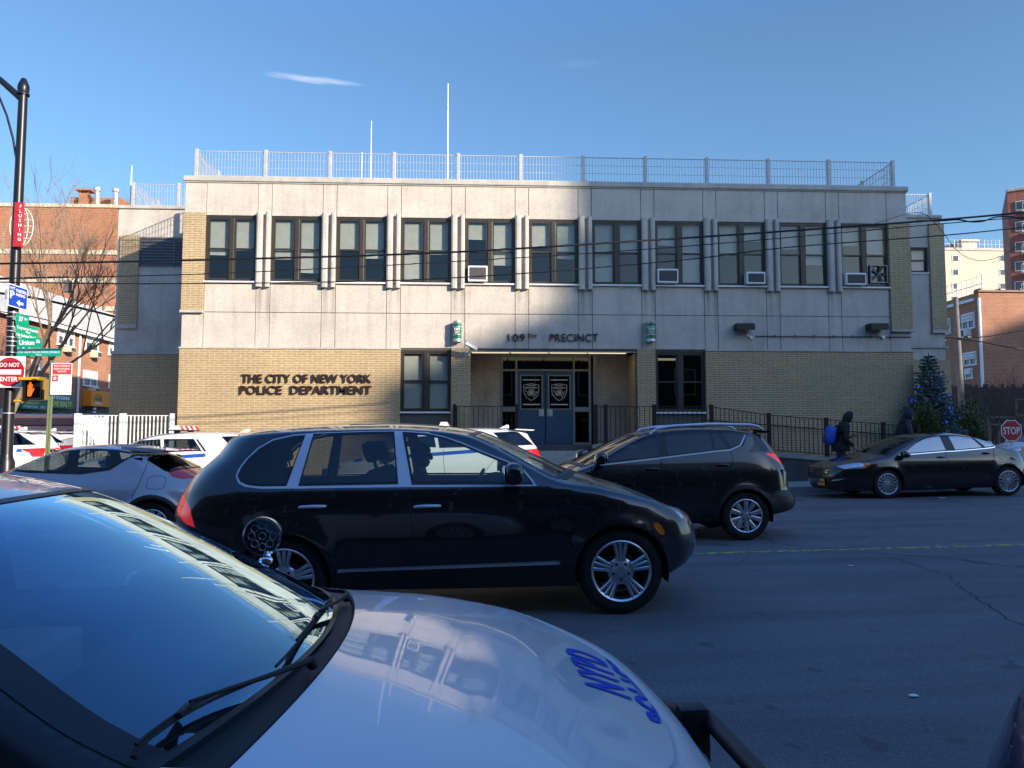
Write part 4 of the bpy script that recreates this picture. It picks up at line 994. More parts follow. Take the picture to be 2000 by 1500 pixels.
# wipers lie along the foot of the glass
def glz(x0, y, off):
    u = sh.u_of(x0); t = max(-1, min(1, y/sh.S(u, sh.zt(u)).y)); return sh.T(u, t)+sh.nT(u, t)*off
for (ya, yb, yp) in ((-.90, -.50, -.34), (-.42, .34, .44)):
    w_ = MB()
    pts = [glz(1.15-.03*math.sin(math.pi*i/10), ya+(yb-ya)*i/10, .022) for i in range(11)]
    w_.tube(pts, .004, 6); w_.tube([p+Vector((.0, 0, .009)) for p in pts[2:9]], .0035, 6)
    mid = pts[5]; w_.bbox(mid.x-.008, mid.x+.008, mid.y-.03, mid.y+.03, mid.z+.003, mid.z+.014, .004)
    pv = glz(1.255, yp, .012); w_.tube([mid+Vector((.005, .02, .018)), mid.lerp(pv, .55)+Vector((.01, 0, .016)), pv+Vector((0, 0, .012))], [.0035, .006, .009], 8); w_.ell(tuple(pv), (.015, .015, .013), 12, 6)
    w_.build('wiper', M_plastic_d, c.root, 50)
# spotlight on the far windshield pillar
S_ = Matrix.Translation((.97, .88, 1.18)) @ Matrix.Rotation(R(96), 4, 'X') @ Matrix.Rotation(R(-6), 4, 'Y')
m = MB(); m.lathe([(0, -.10), (.035, -.095), (.062, -.06), (.074, -.02), (.078, .0), (.078, .008), (.070, .012), (.068, .004)], 32, S_); sp = m.build('spotlight', M_chrome, c.root, 50)
m = MB(); m.lathe([(0, .002), (.069, .002)], 32, S_); m.build('spotlight_lens', plain('lens_dark', (.07, .075, .08), .12, .5, coat=1, var=.4, scale=40), sp)
m = MB()
for k in range(9):
    a = 2*math.pi*k/8; q = S_ @ Matrix.Translation((.043*math.cos(a) if k < 8 else 0, .043*math.sin(a) if k < 8 else 0, .003)); m.lathe([(.0125, .0), (.0145, .003), (.0165, 0)], 16, q)
m.build('lamp_ring', M_steel, sp, 40)
m = MB(); m.tube([S_ @ Vector((0, -.02, -.075)), (.99, .86, 1.08), (.92, .84, 1.07), (.86, .80, 1.06)], [.02, .016, .015, .015], 10); m.ell((.99, .86, 1.085), (.028, .02, .02), 12, 8); m.build('spotlight_arm', M_chrome, sp, 50)
mirror(c.root, .50, .84, .98, 1, M_plastic, (.07, .10, .07)); mirror(c.root, .50, .84, .98, -1, M_plastic, (.07, .10, .07))
# push bar
m = MB()
for q in (-.29, .29):
    m.bbox(2.47, 2.57, q-.04, q+.04, .24, .65, .015); m.bbox(2.40, 2.47, q-.03, q+.03, .3, .45, .01)
m.tube([(2.50, -.62, .53), (2.575, -.30, .60), (2.575, .30, .60), (2.50, .62, .53)], .028, 10); m.tube([(2.5, -.3, .42), (2.5, .3, .42)], .025, 10)
m.build('push_bar', M_plastic, c.root, 40)
POL = c

# --- navy car whose tail corner pokes into the lower right corner
c2 = sedan('car_sedan', 'dark navy car of which only a rounded tail corner shows in the lower right corner', 3.12, .66, 1, P_navy, full=False, zoff=.09, tail=False)
# --- cars parked beyond the stop sign
sedan('car_sedan', 'silver sedan parked behind the stop sign, mostly hidden by the black sedan', 17.6, 29.0, -1, P_silver2, full=False)
sedan('car_sedan', 'silver sedan at the frame edge, its hood just past the stop sign', 20.6, 26.6, -1, paint('pale_silver_paint', (.5, .52, .56), flake=.2), full=False)
# ---------------------------------------------------------------- the police station
D = 22.3
L_ = [398, 529, 657.5, 784.5, 908, 1032.5, 1154, 1277.5, 1399.6, 1522, 1642]; R_ = [500, 629.5, 757, 882, 1006, 1129, 1252, 1373, 1495, 1616, 1734]
XL = [at(p, 490, D).x for p in L_]; XR = [at(p, 490, D).x for p in R_]
pitch_ = (sum(XL[6:])-sum(XL[:5]))/(5*6); xm = sum(XL)/11; XL = [xm+(k-5)*pitch_ for k in range(11)]
ww = sum(XR)/11-xm; XR = [x+ww for x in XL]
av = lambda pts: sum(at(px, py, D).z for px, py in pts)/len(pts)
Z_top = av([(365, 343), (1766, 366)]); Z_head = av([(398, 419), (657, 426), (1155, 431), (1642, 434.5)])
Z_sill = av([(394.5, 549.5), (757, 555), (1032, 559.5), (1277, 558.6), (1741.6, 561)]); Z_joint = av([(392, 607.5), (782, 612.5), (1300, 617), (1744, 619)])
Z_brick = av([(351, 677), (781, 681), (1379, 682), (1781, 687)])
X0 = at(361, 400, D).x; X1 = at(1770, 400, D).x; XB0 = at(350, 750, D).x; XB1 = at(1783, 750, D).x
Z_g = -.3
ST = thing('police_station', 'two storey concrete and tan brick police station with fenced flat roof', 'building', (0, D, 0))
def part(mb, name, mat, parent=None, smooth=None):
    o = mb.build(name, mat, None, smooth); o.parent = parent or ST
    p = o.parent; off = Vector((0, 0, 0))
    while p: off += p.location; p = p.parent
    o.location = -off; return o
# concrete material with the dark run-off streaks under the fins
def streaked():
    m = concrete('facade_concrete', (.56, .505, .445), .2); nt = m.node_tree; b = nt.nodes['Principled BSDF']
    src = b.inputs['Base Color'].links[0].from_socket
    s = nt.nodes.new('ShaderNodeSeparateXYZ'); nt.links.new(pos(nt), s.inputs[0])
    n = noise(nt, pos(nt), 3.0, 5, .7); per = noise(nt, pos(nt), .35, 1)
    tot = None
    for xo in (XR[0]+.11, XL[1]-.06):
        a = math_(nt, 'DIVIDE', math_(nt, 'SUBTRACT', s.outputs[0], xo-pitch_*40+pitch_/2), pitch_)
        d = math_(nt, 'ABSOLUTE', math_(nt, 'SUBTRACT', math_(nt, 'FRACT', a), .5))
        k = math_(nt, 'MAXIMUM', math_(nt, 'SUBTRACT', 1.0, math_(nt, 'DIVIDE', d, .05)), 0)
        tot = k if tot is None else math_(nt, 'ADD', tot, k)
    zf = ramp(nt, math_(nt, 'DIVIDE', math_(nt, 'SUBTRACT', Z_sill, s.outputs[2]), 1.6), [(0, (0,)*3), (.02, (1,)*3), (.3, (.55,)*3), (1, (0,)*3)])
    lo = math_(nt, 'GREATER_THAN', Z_sill, s.outputs[2])
    f = math_(nt, 'MULTIPLY', math_(nt, 'MULTIPLY', tot, zf), math_(nt, 'MULTIPLY', lo, math_(nt, 'MULTIPLY', n, math_(nt, 'MULTIPLY', per, 2.2))))
    nt.links.new(mixc(nt, f, src, (.07, .07, .065)), b.inputs['Base Color']); return m
M_fac = streaked()
M_joint = plain('panel_joint', (.10, .095, .085), .9)
# openings: upper windows, lower windows, entrance recess
lw = [(at(782, 740, D).x, at(881, 740, D).x), (at(1280, 745, D).x, at(1378, 745, D).x)]
zlw0, zlw1 = at(830, 806, D).z, at(830, 684, D).z
rec0, rec1 = at(919, 760, D).x, at(1245, 760, D).x; z_soff = at(1080, 688, D).z; z_plat = at(1065, 868, D+1.44).z
# wall core behind the panels
m = MB(); core = .035
def cell(x0, x1, z0, z1): m.box(x0, x1, D+core, D+.32, z0, z1)
cell(X0, X1, Z_head, Z_top-.02)
edges = [X0]+[q for k in range(11) for q in (XL[k], XR[k])]+[X1]
for k in range(0, len(edges), 2): cell(edges[k], edges[k+1], Z_sill, Z_head)
cell(X0, X1, Z_brick, Z_sill)
for a, b_, z0, z1 in ((XB0+.05, lw[0][0], Z_g, Z_brick), (lw[0][1], rec0, Z_g, Z_brick), (rec1, lw[1][0], Z_g, Z_brick), (lw[1][1], XB1-.05, Z_g, Z_brick), (lw[0][0], lw[0][1], Z_g, zlw0), (lw[1][0], lw[1][1], Z_g, zlw0), (lw[0][0], lw[0][1], zlw1, Z_brick), (lw[1][0], lw[1][1], zlw1, Z_brick), (rec0, rec1, z_soff+.03, Z_brick)): cell(a, b_, z0, z1)
m.box(X0, X0+.3, D+.32, D+16, Z_g, Z_top-.02); m.box(X1-.3, X1, D+.32, D+16, Z_g, Z_top-.02); m.box(X0+.3, X1-.3, D+15.7, D+16, Z_g, Z_top-.02)
part(m, 'wall', M_joint)
m = MB(); m.box(X0+.3, X1-.3, D+.32, D+15.7, Z_top-.75, Z_top-.5); part(m, 'roof', plain('roof_membrane', (.2, .2, .2), .9))
# precast panels with open joints
m = MB(); g = .008
def pan(x0, x1, z0, z1, y=0.0): m.bbox(x0+g, x1-g, D-y, D+core-.002, z0+g, z1-g, .006)
cols = sorted([X0]+XL+XR+[X1])
for a, b_ in zip(cols, cols[1:]): pan(a, b_, Z_head, Z_top-.16)
rows = [(Z_joint, Z_sill), (Z_brick, Z_joint)]
for a, b_ in zip(cols, cols[1:]):
    for z0, z1 in rows: pan(a, b_, z0, z1)
for k in range(10): pan(XR[k], XL[k+1], Z_sill, Z_head)
part(m, 'concrete_panels', M_fac)
m = MB(); m.bbox(X0-.05, X1+.05, D-.07, D+.5, Z_top-.155, Z_top, .02)
m.box(X0-.02, X1+.02, D-.03, D+core, Z_top-.19, Z_top-.157); m.bbox(X0-.05, X0+.4, D+.5, D+16, Z_top-.155, Z_top, .02); m.bbox(X1-.4, X1+.05, D+.5, D+16, Z_top-.155, Z_top, .02); part(m, 'coping', M_conc2)
# paired fins between the windows
for k in range(10):
    a, b_ = XR[k], XL[k+1]; wd = b_-a
    for q0, q1 in ((a+.005, a+wd*.44), (b_-wd*.34, b_-.005)):
        m = MB()
        m.prism([(q0, D-.001), (q0, D-.12), (q0+(q1-q0)*.25, D-.15), (q0+(q1-q0)*.75, D-.15), (q1, D-.11), (q1, D-.001)], Z_head+.08-(Z_sill-.14), Matrix.Translation((0, 0, Z_sill-.14))); part(m, 'fin', M_conc)
# brickwork: base, corner piers, entrance piers
m = MB(); yb = .075
def bk(x0, x1, z0, z1, y=yb, yy=core): m = MB(); m.bbox(x0, x1, D-y, D+yy, z0, z1, .004); part(m, 'brick_facing', M_brick)
bk(XB0, lw[0][0]-.002, Z_g, Z_brick-.05); bk(lw[1][1]+.002, XB1, Z_g, Z_brick-.05)
bk(lw[0][1]+.002, rec0, Z_g, Z_brick-.004); bk(rec1, lw[1][0]-.002, Z_g, Z_brick-.004)
m.bbox(rec1+.002, rec1+.3, D+core+.001, D+1.44, Z_g, z_soff+.02, .004); part(m, 'recess_brick', M_brick); m = MB(); m.bbox(rec0-.3, rec0-.002, D+core+.001, D+1.44, Z_g, z_soff+.02, .004)
xa, xb = at(358, 500, D).x, XL[0]-.01; za, zb_ = at(375, 606, D).z, at(375, 416, D).z; bk(xa, xb, za, zb_)
xc, xd = XR[10]+.01, at(1776, 500, D).x; zc, zd = at(1760, 644, D).z, at(1760, 437, D).z; bk(xc, xd, zc, zd)
part(m, 'recess_brick', M_brick)
m = MB(); m.box(XB0, XB0+.3, D+.33, D+16, Z_g, Z_brick-.05); m.box(XB1-.3, XB1, D+.33, D+16, Z_g, Z_brick-.05); part(m, 'side_brick', M_brick)
for a, b_, z, dz, dy in ((XB0-.02, lw[0][0]-.002, Z_brick, .05, .10), (lw[1][1]+.002, XB1+.02, Z_brick, .05, .10), (xa-.03, xb+.02, za, .08, .11), (xc-.02, xd+.03, zc, .08, .11)): m = MB(); m.bbox(a, b_, D-dy, D+core, z-dz, z, .01); part(m, 'ledge', M_conc2)
# windows
def window(x0, x1, z0, z1, yg, blinds, name='window', meet=.5, sill=True, panem=None, single=False):
    f = MB(); y0, y1 = yg-.05, yg+.04; t = .055
    f.box(x0, x1, y0, y1, z1-t, z1); f.box(x0, x1, y0, y1, z0, z0+t); f.box(x0, x0+t, y0, y1, z0+t, z1-t); f.box(x1-t, x1, y0, y1, z0+t, z1-t)
    xm_ = (x0+x1)/2; mw = .07 if not single else 0
    halves = [(x0+t, x1-t)] if single else [(x0+t, xm_-mw), (xm_+mw, x1-t)]
    if not single: f.bbox(xm_-mw, xm_+mw, y0-.012, y1, z0+t, z1-t, .012)
    zm = z0+(z1-z0)*meet; panes = []
    for a, b_ in halves:
        for lo, hi, dy in ((zm-.02, z1-t, 0), (z0+t, zm+.02, .025)):
            s_ = .045; Y0, Y1 = y0+.012+dy, y0+.036+dy
            f.box(a, a+s_, Y0, Y1, lo, hi); f.box(b_-s_, b_, Y0, Y1, lo, hi); f.box(a+s_, b_-s_, Y0, Y1, hi-s_, hi); f.box(a+s_, b_-s_, Y0, Y1, lo, lo+s_)
            panes.append((a+s_, b_-s_, lo+s_, hi-s_, (Y0+Y1)/2))
    w_ = part(f, name, M_bronze)
    for a, b_, lo, hi, y in panes:
        p = MB(); p.quad((a, y, lo), (b_, y, lo), (b_, y+.003, hi), (a, y+.003, hi)); part(p, 'pane', panem or M_pane, w_)
    for (a, b_), dr in zip(halves, blinds):
        if dr <= 0: continue
        p = MB(); n = int((z1-z0-.1)*dr/.028); yb_ = yg+.075
        tilt = rnd.uniform(-.02, .02)
        for i in range(n):
            zt = z1-.06-i*.028; sag = tilt*(i/n)
            p.quad((a+.03, yb_-.010, zt-.022), (b_-.03, yb_-.010, zt-.022+sag), (b_-.03, yb_+.010, zt+sag), (a+.03, yb_+.010, zt))
        part(p, 'blind', M_blind, w_)
    if sill:
        s_ = MB(); s_.bbox(x0-.02, x1+.02, yg-.16, yg+.03, z0-.05, z0-.002, .008); part(s_, 'sill', M_white if sill == 2 else M_conc2, w_)
    return w_
bl = [(.60, .52), (.66, .86), (.48, .62), (.97, .55), (.30, .72), (.42, .60), (.97, .48), (.36, .97), (.52, .28), (.40, .66), (.34, .46)]
for k in range(11): window(XL[k]+.004, XR[k]-.004, Z_sill+.03, Z_head-.004, D+.075, bl[k], sill=2)
window(lw[0][0]+.004, lw[0][1]-.004, zlw0+.03, zlw1-.004, D+.10, (.97, .97), sill=2); window(lw[1][0]+.004, lw[1][1]-.004, zlw0+.03, zlw1-.004, D+.10, (0, 0), panem=M_darkpane, sill=2)
# rooms behind
m = MB()
for z0, z1 in ((Z_sill-.6, Z_head+.3), (zlw0-.5, zlw1+.1)):
    low = z0 < Z_brick-1.5
    if low: segs = [(XB0+.4, rec0-.35), (rec1+.35, XB1-.4)]
    else: segs = [(X0+.35, X1-.35)]
    for a, b_ in segs:
        y0, y1 = D+.33, D+3.2
        m.quad((a, y1, z0), (b_, y1, z0), (b_, y1, z1), (a, y1, z1)); m.quad((a, y0, z0), (b_, y0, z0), (b_, y1, z0), (a, y1, z0)); m.quad((a, y0, z1), (b_, y0, z1), (b_, y1, z1), (a, y1, z1))
        for x in (a, b_): m.quad((x, y0, z0), (x, y1, z0), (x, y1, z1), (x, y0, z1))
    if not low:
        for k in range(10): x = (XR[k]+XL[k+1])/2; m.quad((x, D+.33, z0), (x, D+3.2, z0), (x, D+3.2, z1), (x, D+.33, z1))
part(m, 'interior', M_room)
M_fluor = plain('fluorescent', (1.0, .86, .52), .5, var=0, emit=.5)
m = MB(); q = at(1300, 700, D).x; m.box(q-.05, q+.55, D+.9, D+1.1, zlw1-.16, zlw1-.11); part(m, 'ceiling_lamp', M_fluor)
# entrance recess
Yr = D+1.44
m = MB(); m.box(rec0, rec1, D+.0, D+.06, z_soff-.0, z_soff+.028); m.box(rec0-.02, rec1+.02, D+.061, Yr+.2, z_soff+.10, z_soff+.14); part(m, 'soffit', M_conc2)
m = MB(); n = 4; wd = (at(1232, 700, D).x-at(921, 700, D).x)/n
for i in range(n):
    a = rec0+.03+i*wd; l = MB(); l.bbox(a, a+wd-.05, D+.12, D+.62, z_soff+.03, z_soff+.10, .01); part(l, 'entrance_lamp', M_fluor)
dxa, dxb = at(979, 760, Yr).x, at(1153, 760, Yr).x
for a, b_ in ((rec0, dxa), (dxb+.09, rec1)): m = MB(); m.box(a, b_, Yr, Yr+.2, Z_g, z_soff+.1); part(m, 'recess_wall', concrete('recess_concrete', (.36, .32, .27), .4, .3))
M_alum = plain('anodised_frame', (.26, .25, .24), .4, .6, var=.05)
X = lambda px, y=760: at(px, y, Yr).x
Zr = lambda py: at(1065, py, Yr).z
m = MB(); yf0, yf1 = Yr-.04, Yr+.06
for a, b_ in ((979, 982), (1006.5, 1010.5), (1119, 1122.5), (1149.5, 1154)): m.box(X(a), X(b_), yf0, yf1, z_plat, Zr(692))
m.box(X(1160)-.02, X(1166), yf0, yf1, z_plat, Zr(692)); m.box(X(979), X(1166), yf0+.006, yf1-.006, Zr(695), z_soff+.1)
for y0, y1 in ((692, 697), (721.3, 725)): m.box(X(982), X(1149.5), yf0+.004, yf1-.004, Zr(y1), Zr(y0))
for a, b_ in ((982, 1006.5), (1122.5, 1149.5)): m.box(X(a), X(b_), yf0+.004, yf1-.004, Zr(804), Zr(795)); m.box(X(a), X(b_), yf0+.004, yf1-.004, z_plat, Zr(864))
part(m, 'entrance_frame', M_alum)
for a, b_, y0, y1 in ((982, 1006.5, 697, 721.3), (1010.5, 1119, 697, 721.3), (1122.5, 1149.5, 697, 721.3), (982, 1006.5, 725, 795), (1122.5, 1149.5, 725, 795), (982, 1006.5, 804, 864), (1122.5, 1149.5, 804, 864)):
    p = MB(); p.quad((X(a), Yr, Zr(y1)), (X(b_), Yr, Zr(y1)), (X(b_), Yr+.002, Zr(y0)), (X(a), Yr+.002, Zr(y0))); part(p, 'side_light', M_darkpane)
m = MB(); m.box(X(975), X(1160), Yr+.5, Yr+.55, Z_g, z_soff+.3); part(m, 'lobby', M_dark)
M_door = plain('door_blue', (.03, .072, .13), .4, var=.08)
M_decal = plain('decal_grey', (.55, .55, .52), .6, var=0)
for a, b_, wa, wb, ha, hb in ((1011, 1064.3, 1018, 1057.5, 1052, 1062), (1066, 1118.6, 1072.5, 1112, 1068.5, 1079)):
    dm = MB(); x0, x1, z0, z1 = X(a), X(b_), z_plat+.01, Zr(725.5); u0, u1, v0, v1 = X(wa), X(wb), Zr(798), Zr(734.5)
    y0, y1 = Yr-.03, Yr+.02
    dm.box(x0, u0, y0, y1, z0, z1); dm.box(u1, x1, y0, y1, z0, z1); dm.box(u0, u1, y0, y1, z0, v0); dm.box(u0, u1, y0, y1, v1, z1); dr = part(dm, 'door', M_door)
    fm = MB(); t = .035
    fm.box(u0-t, u1+t, y0-.015, y0-.001, v1, v1+t); fm.box(u0-t, u1+t, y0-.015, y0-.001, v0-t, v0); fm.box(u0-t, u0, y0-.015, y0-.001, v0, v1); fm.box(u1, u1+t, y0-.015, y0-.001, v0, v1); part(fm, 'door_window_frame', M_alum, dr)
    p = MB(); p.quad((u0, Yr, v0), (u1, Yr, v0), (u1, Yr+.002, v1), (u0, Yr+.002, v1)); part(p, 'door_window', M_darkpane, dr)
    h = MB(); hx0, hx1 = X(ha), X(hb); h.bbox(hx0, hx1, y0-.012, y0-.001, Zr(813), Zr(799), .004); h.bbox(hx0+.05, hx1-.05, y0-.05, y0-.013, Zr(810), Zr(802), .008); part(h, 'handle', M_steel, dr)
    # shield of the department
    e = MB(); cx, w_, zt_, zb2 = (u0+u1)/2, (u1-u0)*.39, Zr(749), Zr(782)
    hgt = zt_-zb2
    sh_ = [(0, 1.0), (.35, .97), (.62, .96), (1, .90), (.98, .70), (.98, .55), (.9, .38), (.62, .16), (.25, .04), (0, -.02)]
    outl = [(cx+x*w_, zb2+z*hgt) for x, z in sh_]+[(cx-x*w_, zb2+z*hgt) for x, z in sh_[::-1][1:-1]]
    inn = inset(outl, .014); n_ = len(outl); FY = facing(0, Yr-.004, 0)
    e.add([FY @ Vector((x, z, 0)) for x, z in outl+inn], [(i, (i+1) % n_, n_+(i+1) % n_, n_+i) for i in range(n_)])
    cz = zb2+hgt*.47
    for r0, r1 in ((.42, .37), (.30, .28)): 
        ring = [(cx+w_*r*math.cos(2*math.pi*i/24), cz+w_*r*math.sin(2*math.pi*i/24)) for r in (r0, r1) for i in range(24)]
        e.add([FY @ Vector((x, z, 0)) for x, z in ring], [(i, (i+1) % 24, 24+(i+1) % 24, 24+i) for i in range(24)])
    for (x0_, z0_, x1_, z1_) in ((-.05, -.22, .05, .2), (-.2, -.22, -.1, .1), (.1, -.22, .2, .1), (-.2, .1, .2, .16)): e.add([FY @ Vector((cx+w_*x, cz+w_*z, 0)) for x, z in ((x0_, z0_), (x1_, z0_), (x1_, z1_), (x0_, z1_))], [(0, 1, 2, 3)])
    F2 = lambda x, z, a=0: facing(0, Yr-.004, 0) @ Matrix.Translation((x, z, 0)) @ Matrix.Rotation(a, 4, 'Z')
    put_text(e, 'POLICE', F2(cx, zb2+hgt*.84), hgt*.085, w_*1.0, .02, align='CENTER'); put_text(e, 'DEPARTMENT', F2(cx, zb2+hgt*.70), hgt*.085, w_*1.66, .02, align='CENTER')
    put_text(e, 'CITY OF', F2(cx-w_*.80, zb2+hgt*.60, R(-62)), hgt*.07, w_*.85, .02); put_text(e, 'NEW YORK', F2(cx+w_*.35, zb2+hgt*.16, R(58)), hgt*.07, w_*.95, .02)
    e.add([FY @ Vector((x, z, 0)) for x, z in ((u0+.05, Zr(743)), (u1-.05, Zr(743)), (u1-.05, Zr(741)), (u0+.05, Zr(741)))], [(0, 1, 2, 3)]); e.add([FY @ Vector((x, z, 0)) for x, z in ((u0+.05, Zr(791)), (u1-.05, Zr(791)), (u1-.05, Zr(789)), (u0+.05, Zr(789)))], [(0, 1, 2, 3)])
    part(e, 'door_emblem', M_decal, dr)
# lettering on the wall
M_letter = plain('bronze_letters', (.045, .022, .016), .5, .3)
def letters(txt, xa, xb, ytop, ybot, Y, out, mat, name='wall_lettering', bold=.02):
    a, b_ = at(xa, ybot, Y), at(xb, ybot, Y); h = at(xa, ytop, Y).z-a.z
    e = MB(); ang = math.atan2(b_.z-a.z, b_.x-a.x)
    put_text(e, txt, facing(a.x, Y, a.z) @ Matrix.Rotation(ang, 4, 'Z'), h, b_.x-a.x, bold, extrude=out); return part(e, name, mat)
letters('THE CITY OF NEW YORK', 472, 726, 731, 747, D-yb-.03, .035, M_letter, bold=.012); letters('POLICE  DEPARTMENT', 469, 726, 753.5, 769.5, D-yb-.03, .035, M_letter, bold=.012)
letters('109', 993, 1025, 652, 667, D-.02, .04, M_letter, bold=-.008); letters('TH', 1031, 1047, 652, 660, D-.02, .04, M_letter, bold=-.015); letters('PRECINCT', 1074, 1168, 652, 667, D-.02, .04, M_letter, bold=-.008)
# set-back wings
def wing(xa, xb, ytop, label=None):
    pass
Yw = D+3.8
wx0, wx1 = at(229, 500, Yw).x, X0+.3; wzt = at(300, 402, Yw).z
m = MB(); m.box(wx0, wx1, Yw, Yw+12, Z_g, wzt-.12); part(m, 'wing_wall', M_conc)
m = MB(); m.bbox(wx0-.05, wx1, Yw-.06, Yw+12, wzt-.118, wzt, .02); m.box(at(232, 600, Yw).x-.02, at(269, 600, Yw).x+.02, Yw-.1, Yw-.001, at(250, 642, Yw).z, at(250, 635, Yw).z); m.box(wx0-.06, wx1-.4, Yw-.1, Yw-.001, at(250, 692, Yw).z, at(250, 686, Yw).z); part(m, 'coping', M_conc2)
m = MB(); m.box(at(232, 600, Yw).x, at(269, 600, Yw).x, Yw-.07, Yw-.001, at(250, 635, Yw).z, at(250, 460, Yw).z); m.box(wx0-.05, wx1-.4, Yw-.07, Yw-.001, Z_g, at(250, 692, Yw).z); part(m, 'brick_facing', M_brick)
m = MB(); lx0, lx1, lz0, lz1 = at(271, 500, Yw).x, at(366, 500, Yw).x, at(300, 521, Yw).z, at(300, 464, Yw).z
m.box(lx0, lx1, Yw-.05, Yw-.001, lz1-.06, lz1)
for x in (lx0, lx0+(lx1-lx0)*.72, lx1-.06): m.box(x, x+.06, Yw-.05, Yw-.001, lz0, lz1-.06)
for i in range(9): z = lz0+.02+i*(lz1-lz0-.1)/9; m.quad((lx0+.06, Yw-.045, z), (lx1-.06, Yw-.045, z), (lx1-.06, Yw-.004, z+.09), (lx0+.06, Yw-.004, z+.09))
part(m, 'louver', M_steel_d := plain('louver_grey', (.12, .12, .13), .5, .4))
rx0, rx1 = X1-.3, at(1839, 500, Yw).x; rzt = at(1800, 420, Yw).z
m = MB(); wa, wb, wc, wd_ = at(1777, 500, Yw).x, at(1813, 500, Yw).x, at(1795, 534, Yw).z, at(1795, 483, Yw).z
m.box(rx0, wa, Yw, Yw+12, Z_g, rzt-.12); m.box(wb, rx1, Yw, Yw+12, Z_g, rzt-.12); m.box(wa, wb, Yw, Yw+12, Z_g, wc); m.box(wa, wb, Yw, Yw+12, wd_, rzt-.12); m.box(wa, wb, Yw+.6, Yw+12, wc, wd_); part(m, 'wing_wall', M_conc)
m = MB(); m.bbox(rx0, rx1+.05, Yw-.06, Yw+12, rzt-.118, rzt, .02); part(m, 'coping', M_conc2); m = MB(); xa_, xb_ = at(1814, 500, Yw).x, at(1843, 500, Yw).x; m.box(xa_-.02, xb_+.05, Yw-.11, Yw-.001, at(1830, 651, Yw).z, at(1830, 645, Yw).z); part(m, 'ledge', M_conc2); m = MB(); m.box(rx0+.6, rx1+.1, Yw-.05, Yw-.001, at(1830, 680, Yw).z, at(1830, 677, Yw).z); part(m, 'ledge', M_conc2)
m = MB(); m.box(xa_, xb_, Yw-.08, Yw+1.5, at(1830, 645, Yw).z, at(1830, 438, Yw).z); m.box(rx0+.6, rx1+.12, Yw-.07, Yw-.001, Z_g, at(1830, 703, Yw).z); part(m, 'brick_facing', M_brick)
window(wa+.004, wb-.004, wc+.03, wd_-.004, Yw+.12, (.97,), sill=2, single=True)
# ---------------------------------------------------------------- roof fences
def bars(name_label, runs, hgt, mat, group=None, sp=.092, cat='fence', name='roof_fence', nh=4, bar=.011, post=.05):
    """runs: list of polylines of post feet (Vector)"""
    base = runs[0][0]; t = thing(name, name_label, cat, base, group=group); seen = set()
    def prt(mb, nm): o = mb.build(nm, mat, t); o.location = -base; return o
    for run in runs:
        for p in run:
            k = (round(p.x, 2), round(p.y, 2))
            if k in seen: continue
            seen.add(k); q = MB(); q.bbox(p.x-post, p.x+post, p.y-post, p.y+post, p.z, p.z+hgt+.05, .008); prt(q, 'post')
        for a, b_ in zip(run, run[1:]):
            q = MB(); d = b_-a; n = max(2, int(Vector((d.x, d.y)).length/sp))
            ax = Vector((-d.y, d.x, 0)).normalized()*bar/2; dx = Vector((d.x, d.y, 0)).normalized()*bar/2
            for i in range(1, n):
                c_ = a+d*(i/n); vs = [c_+sx*dx+sy*ax+Vector((0, 0, z)) for z in (.06, hgt) for sx, sy in ((-1, -1), (1, -1), (1, 1), (-1, 1))]
                q.add(vs, [(0, 1, 5, 4), (1, 2, 6, 5), (2, 3, 7, 6), (3, 0, 4, 7)])
            for j in range(nh):
                z = .07+(hgt-.08)*j/(nh-1); e_ = .022 if j in (0, nh-1) else bar*.9
                up = Vector((0, 0, e_/2)); sd = ax.normalized()*e_/2
                vs = [p+Vector((0, 0, z))+s1*sd+s2*up for p in (a, b_) for s1, s2 in ((-1, -1), (1, -1), (1, 1), (-1, 1))]
                q.add(vs, [(0, 1, 5, 4), (1, 2, 6, 5), (2, 3, 7, 6), (3, 0, 4, 7)])
            prt(q, 'mesh_panel')
    return t
M_fence = plain('fence_steel', (.42, .43, .44), .55, .1)
ppx = [384, 519, 645, 770, 895, 1017, 1139, 1260, 1380, 1500, 1618, 1743]
feet = [Vector((at(p, 330, D+.15).x, D+.15, Z_top)) for p in ppx]
hgt = at(1017, 305, D+.15).z-Z_top
side_l = [feet[0]]+[Vector((feet[0].x, D+.15+1.85*i, Z_top)) for i in (1, 2, 3, 4)]; side_r = [feet[-1]]+[Vector((feet[-1].x, D+.15+1.85*i, Z_top)) for i in (1, 2, 3, 4)]
bars('long grey wire fence along the front roof edge of the police station', [feet, side_l, side_r], hgt, M_fence)
q0, q1 = at(260, 390, Yw+.2).x, at(349, 390, Yw+.2).x
bars('short wire fence on the low wing roof beside the bare tree', [[Vector((X0-.06, Yw+.2, wzt)), Vector((q1, Yw+.2, wzt)), Vector((q0, Yw+.2, wzt)), Vector((q0, Yw+2.2, wzt)), Vector((q0, Yw+4.2, wzt))]], hgt, M_fence)
q0 = at(1816, 400, Yw+.2).x
bars('short wire fence on the wing roof in front of the beige tower', [[Vector((X1+.06, Yw+.2, rzt)), Vector((q0, Yw+.2, rzt)), Vector((q0, Yw+2.2, rzt)), Vector((q0, Yw+4.2, rzt))]], hgt, M_fence)
def mast(label, px, ytop, ybot, Y, r):
    a = at(px, ybot, Y); b_ = at(px, ytop, Y); t = thing('antenna_mast', label, 'antenna', (a.x, Y, Z_top-.5))
    m = MB(); m.tube([(0, 0, 0), (0, 0, (b_.z-Z_top+.5)*.5), (0, 0, b_.z-Z_top+.5)], [r, r*.8, r*.45], 8); m.build('mast', M_white, t)
    m = MB(); m.lathe([(.12, 0), (.12, .02), (r*1.6, .04), (r*1.6, .3)], 12); m.build('base', M_steel, t)
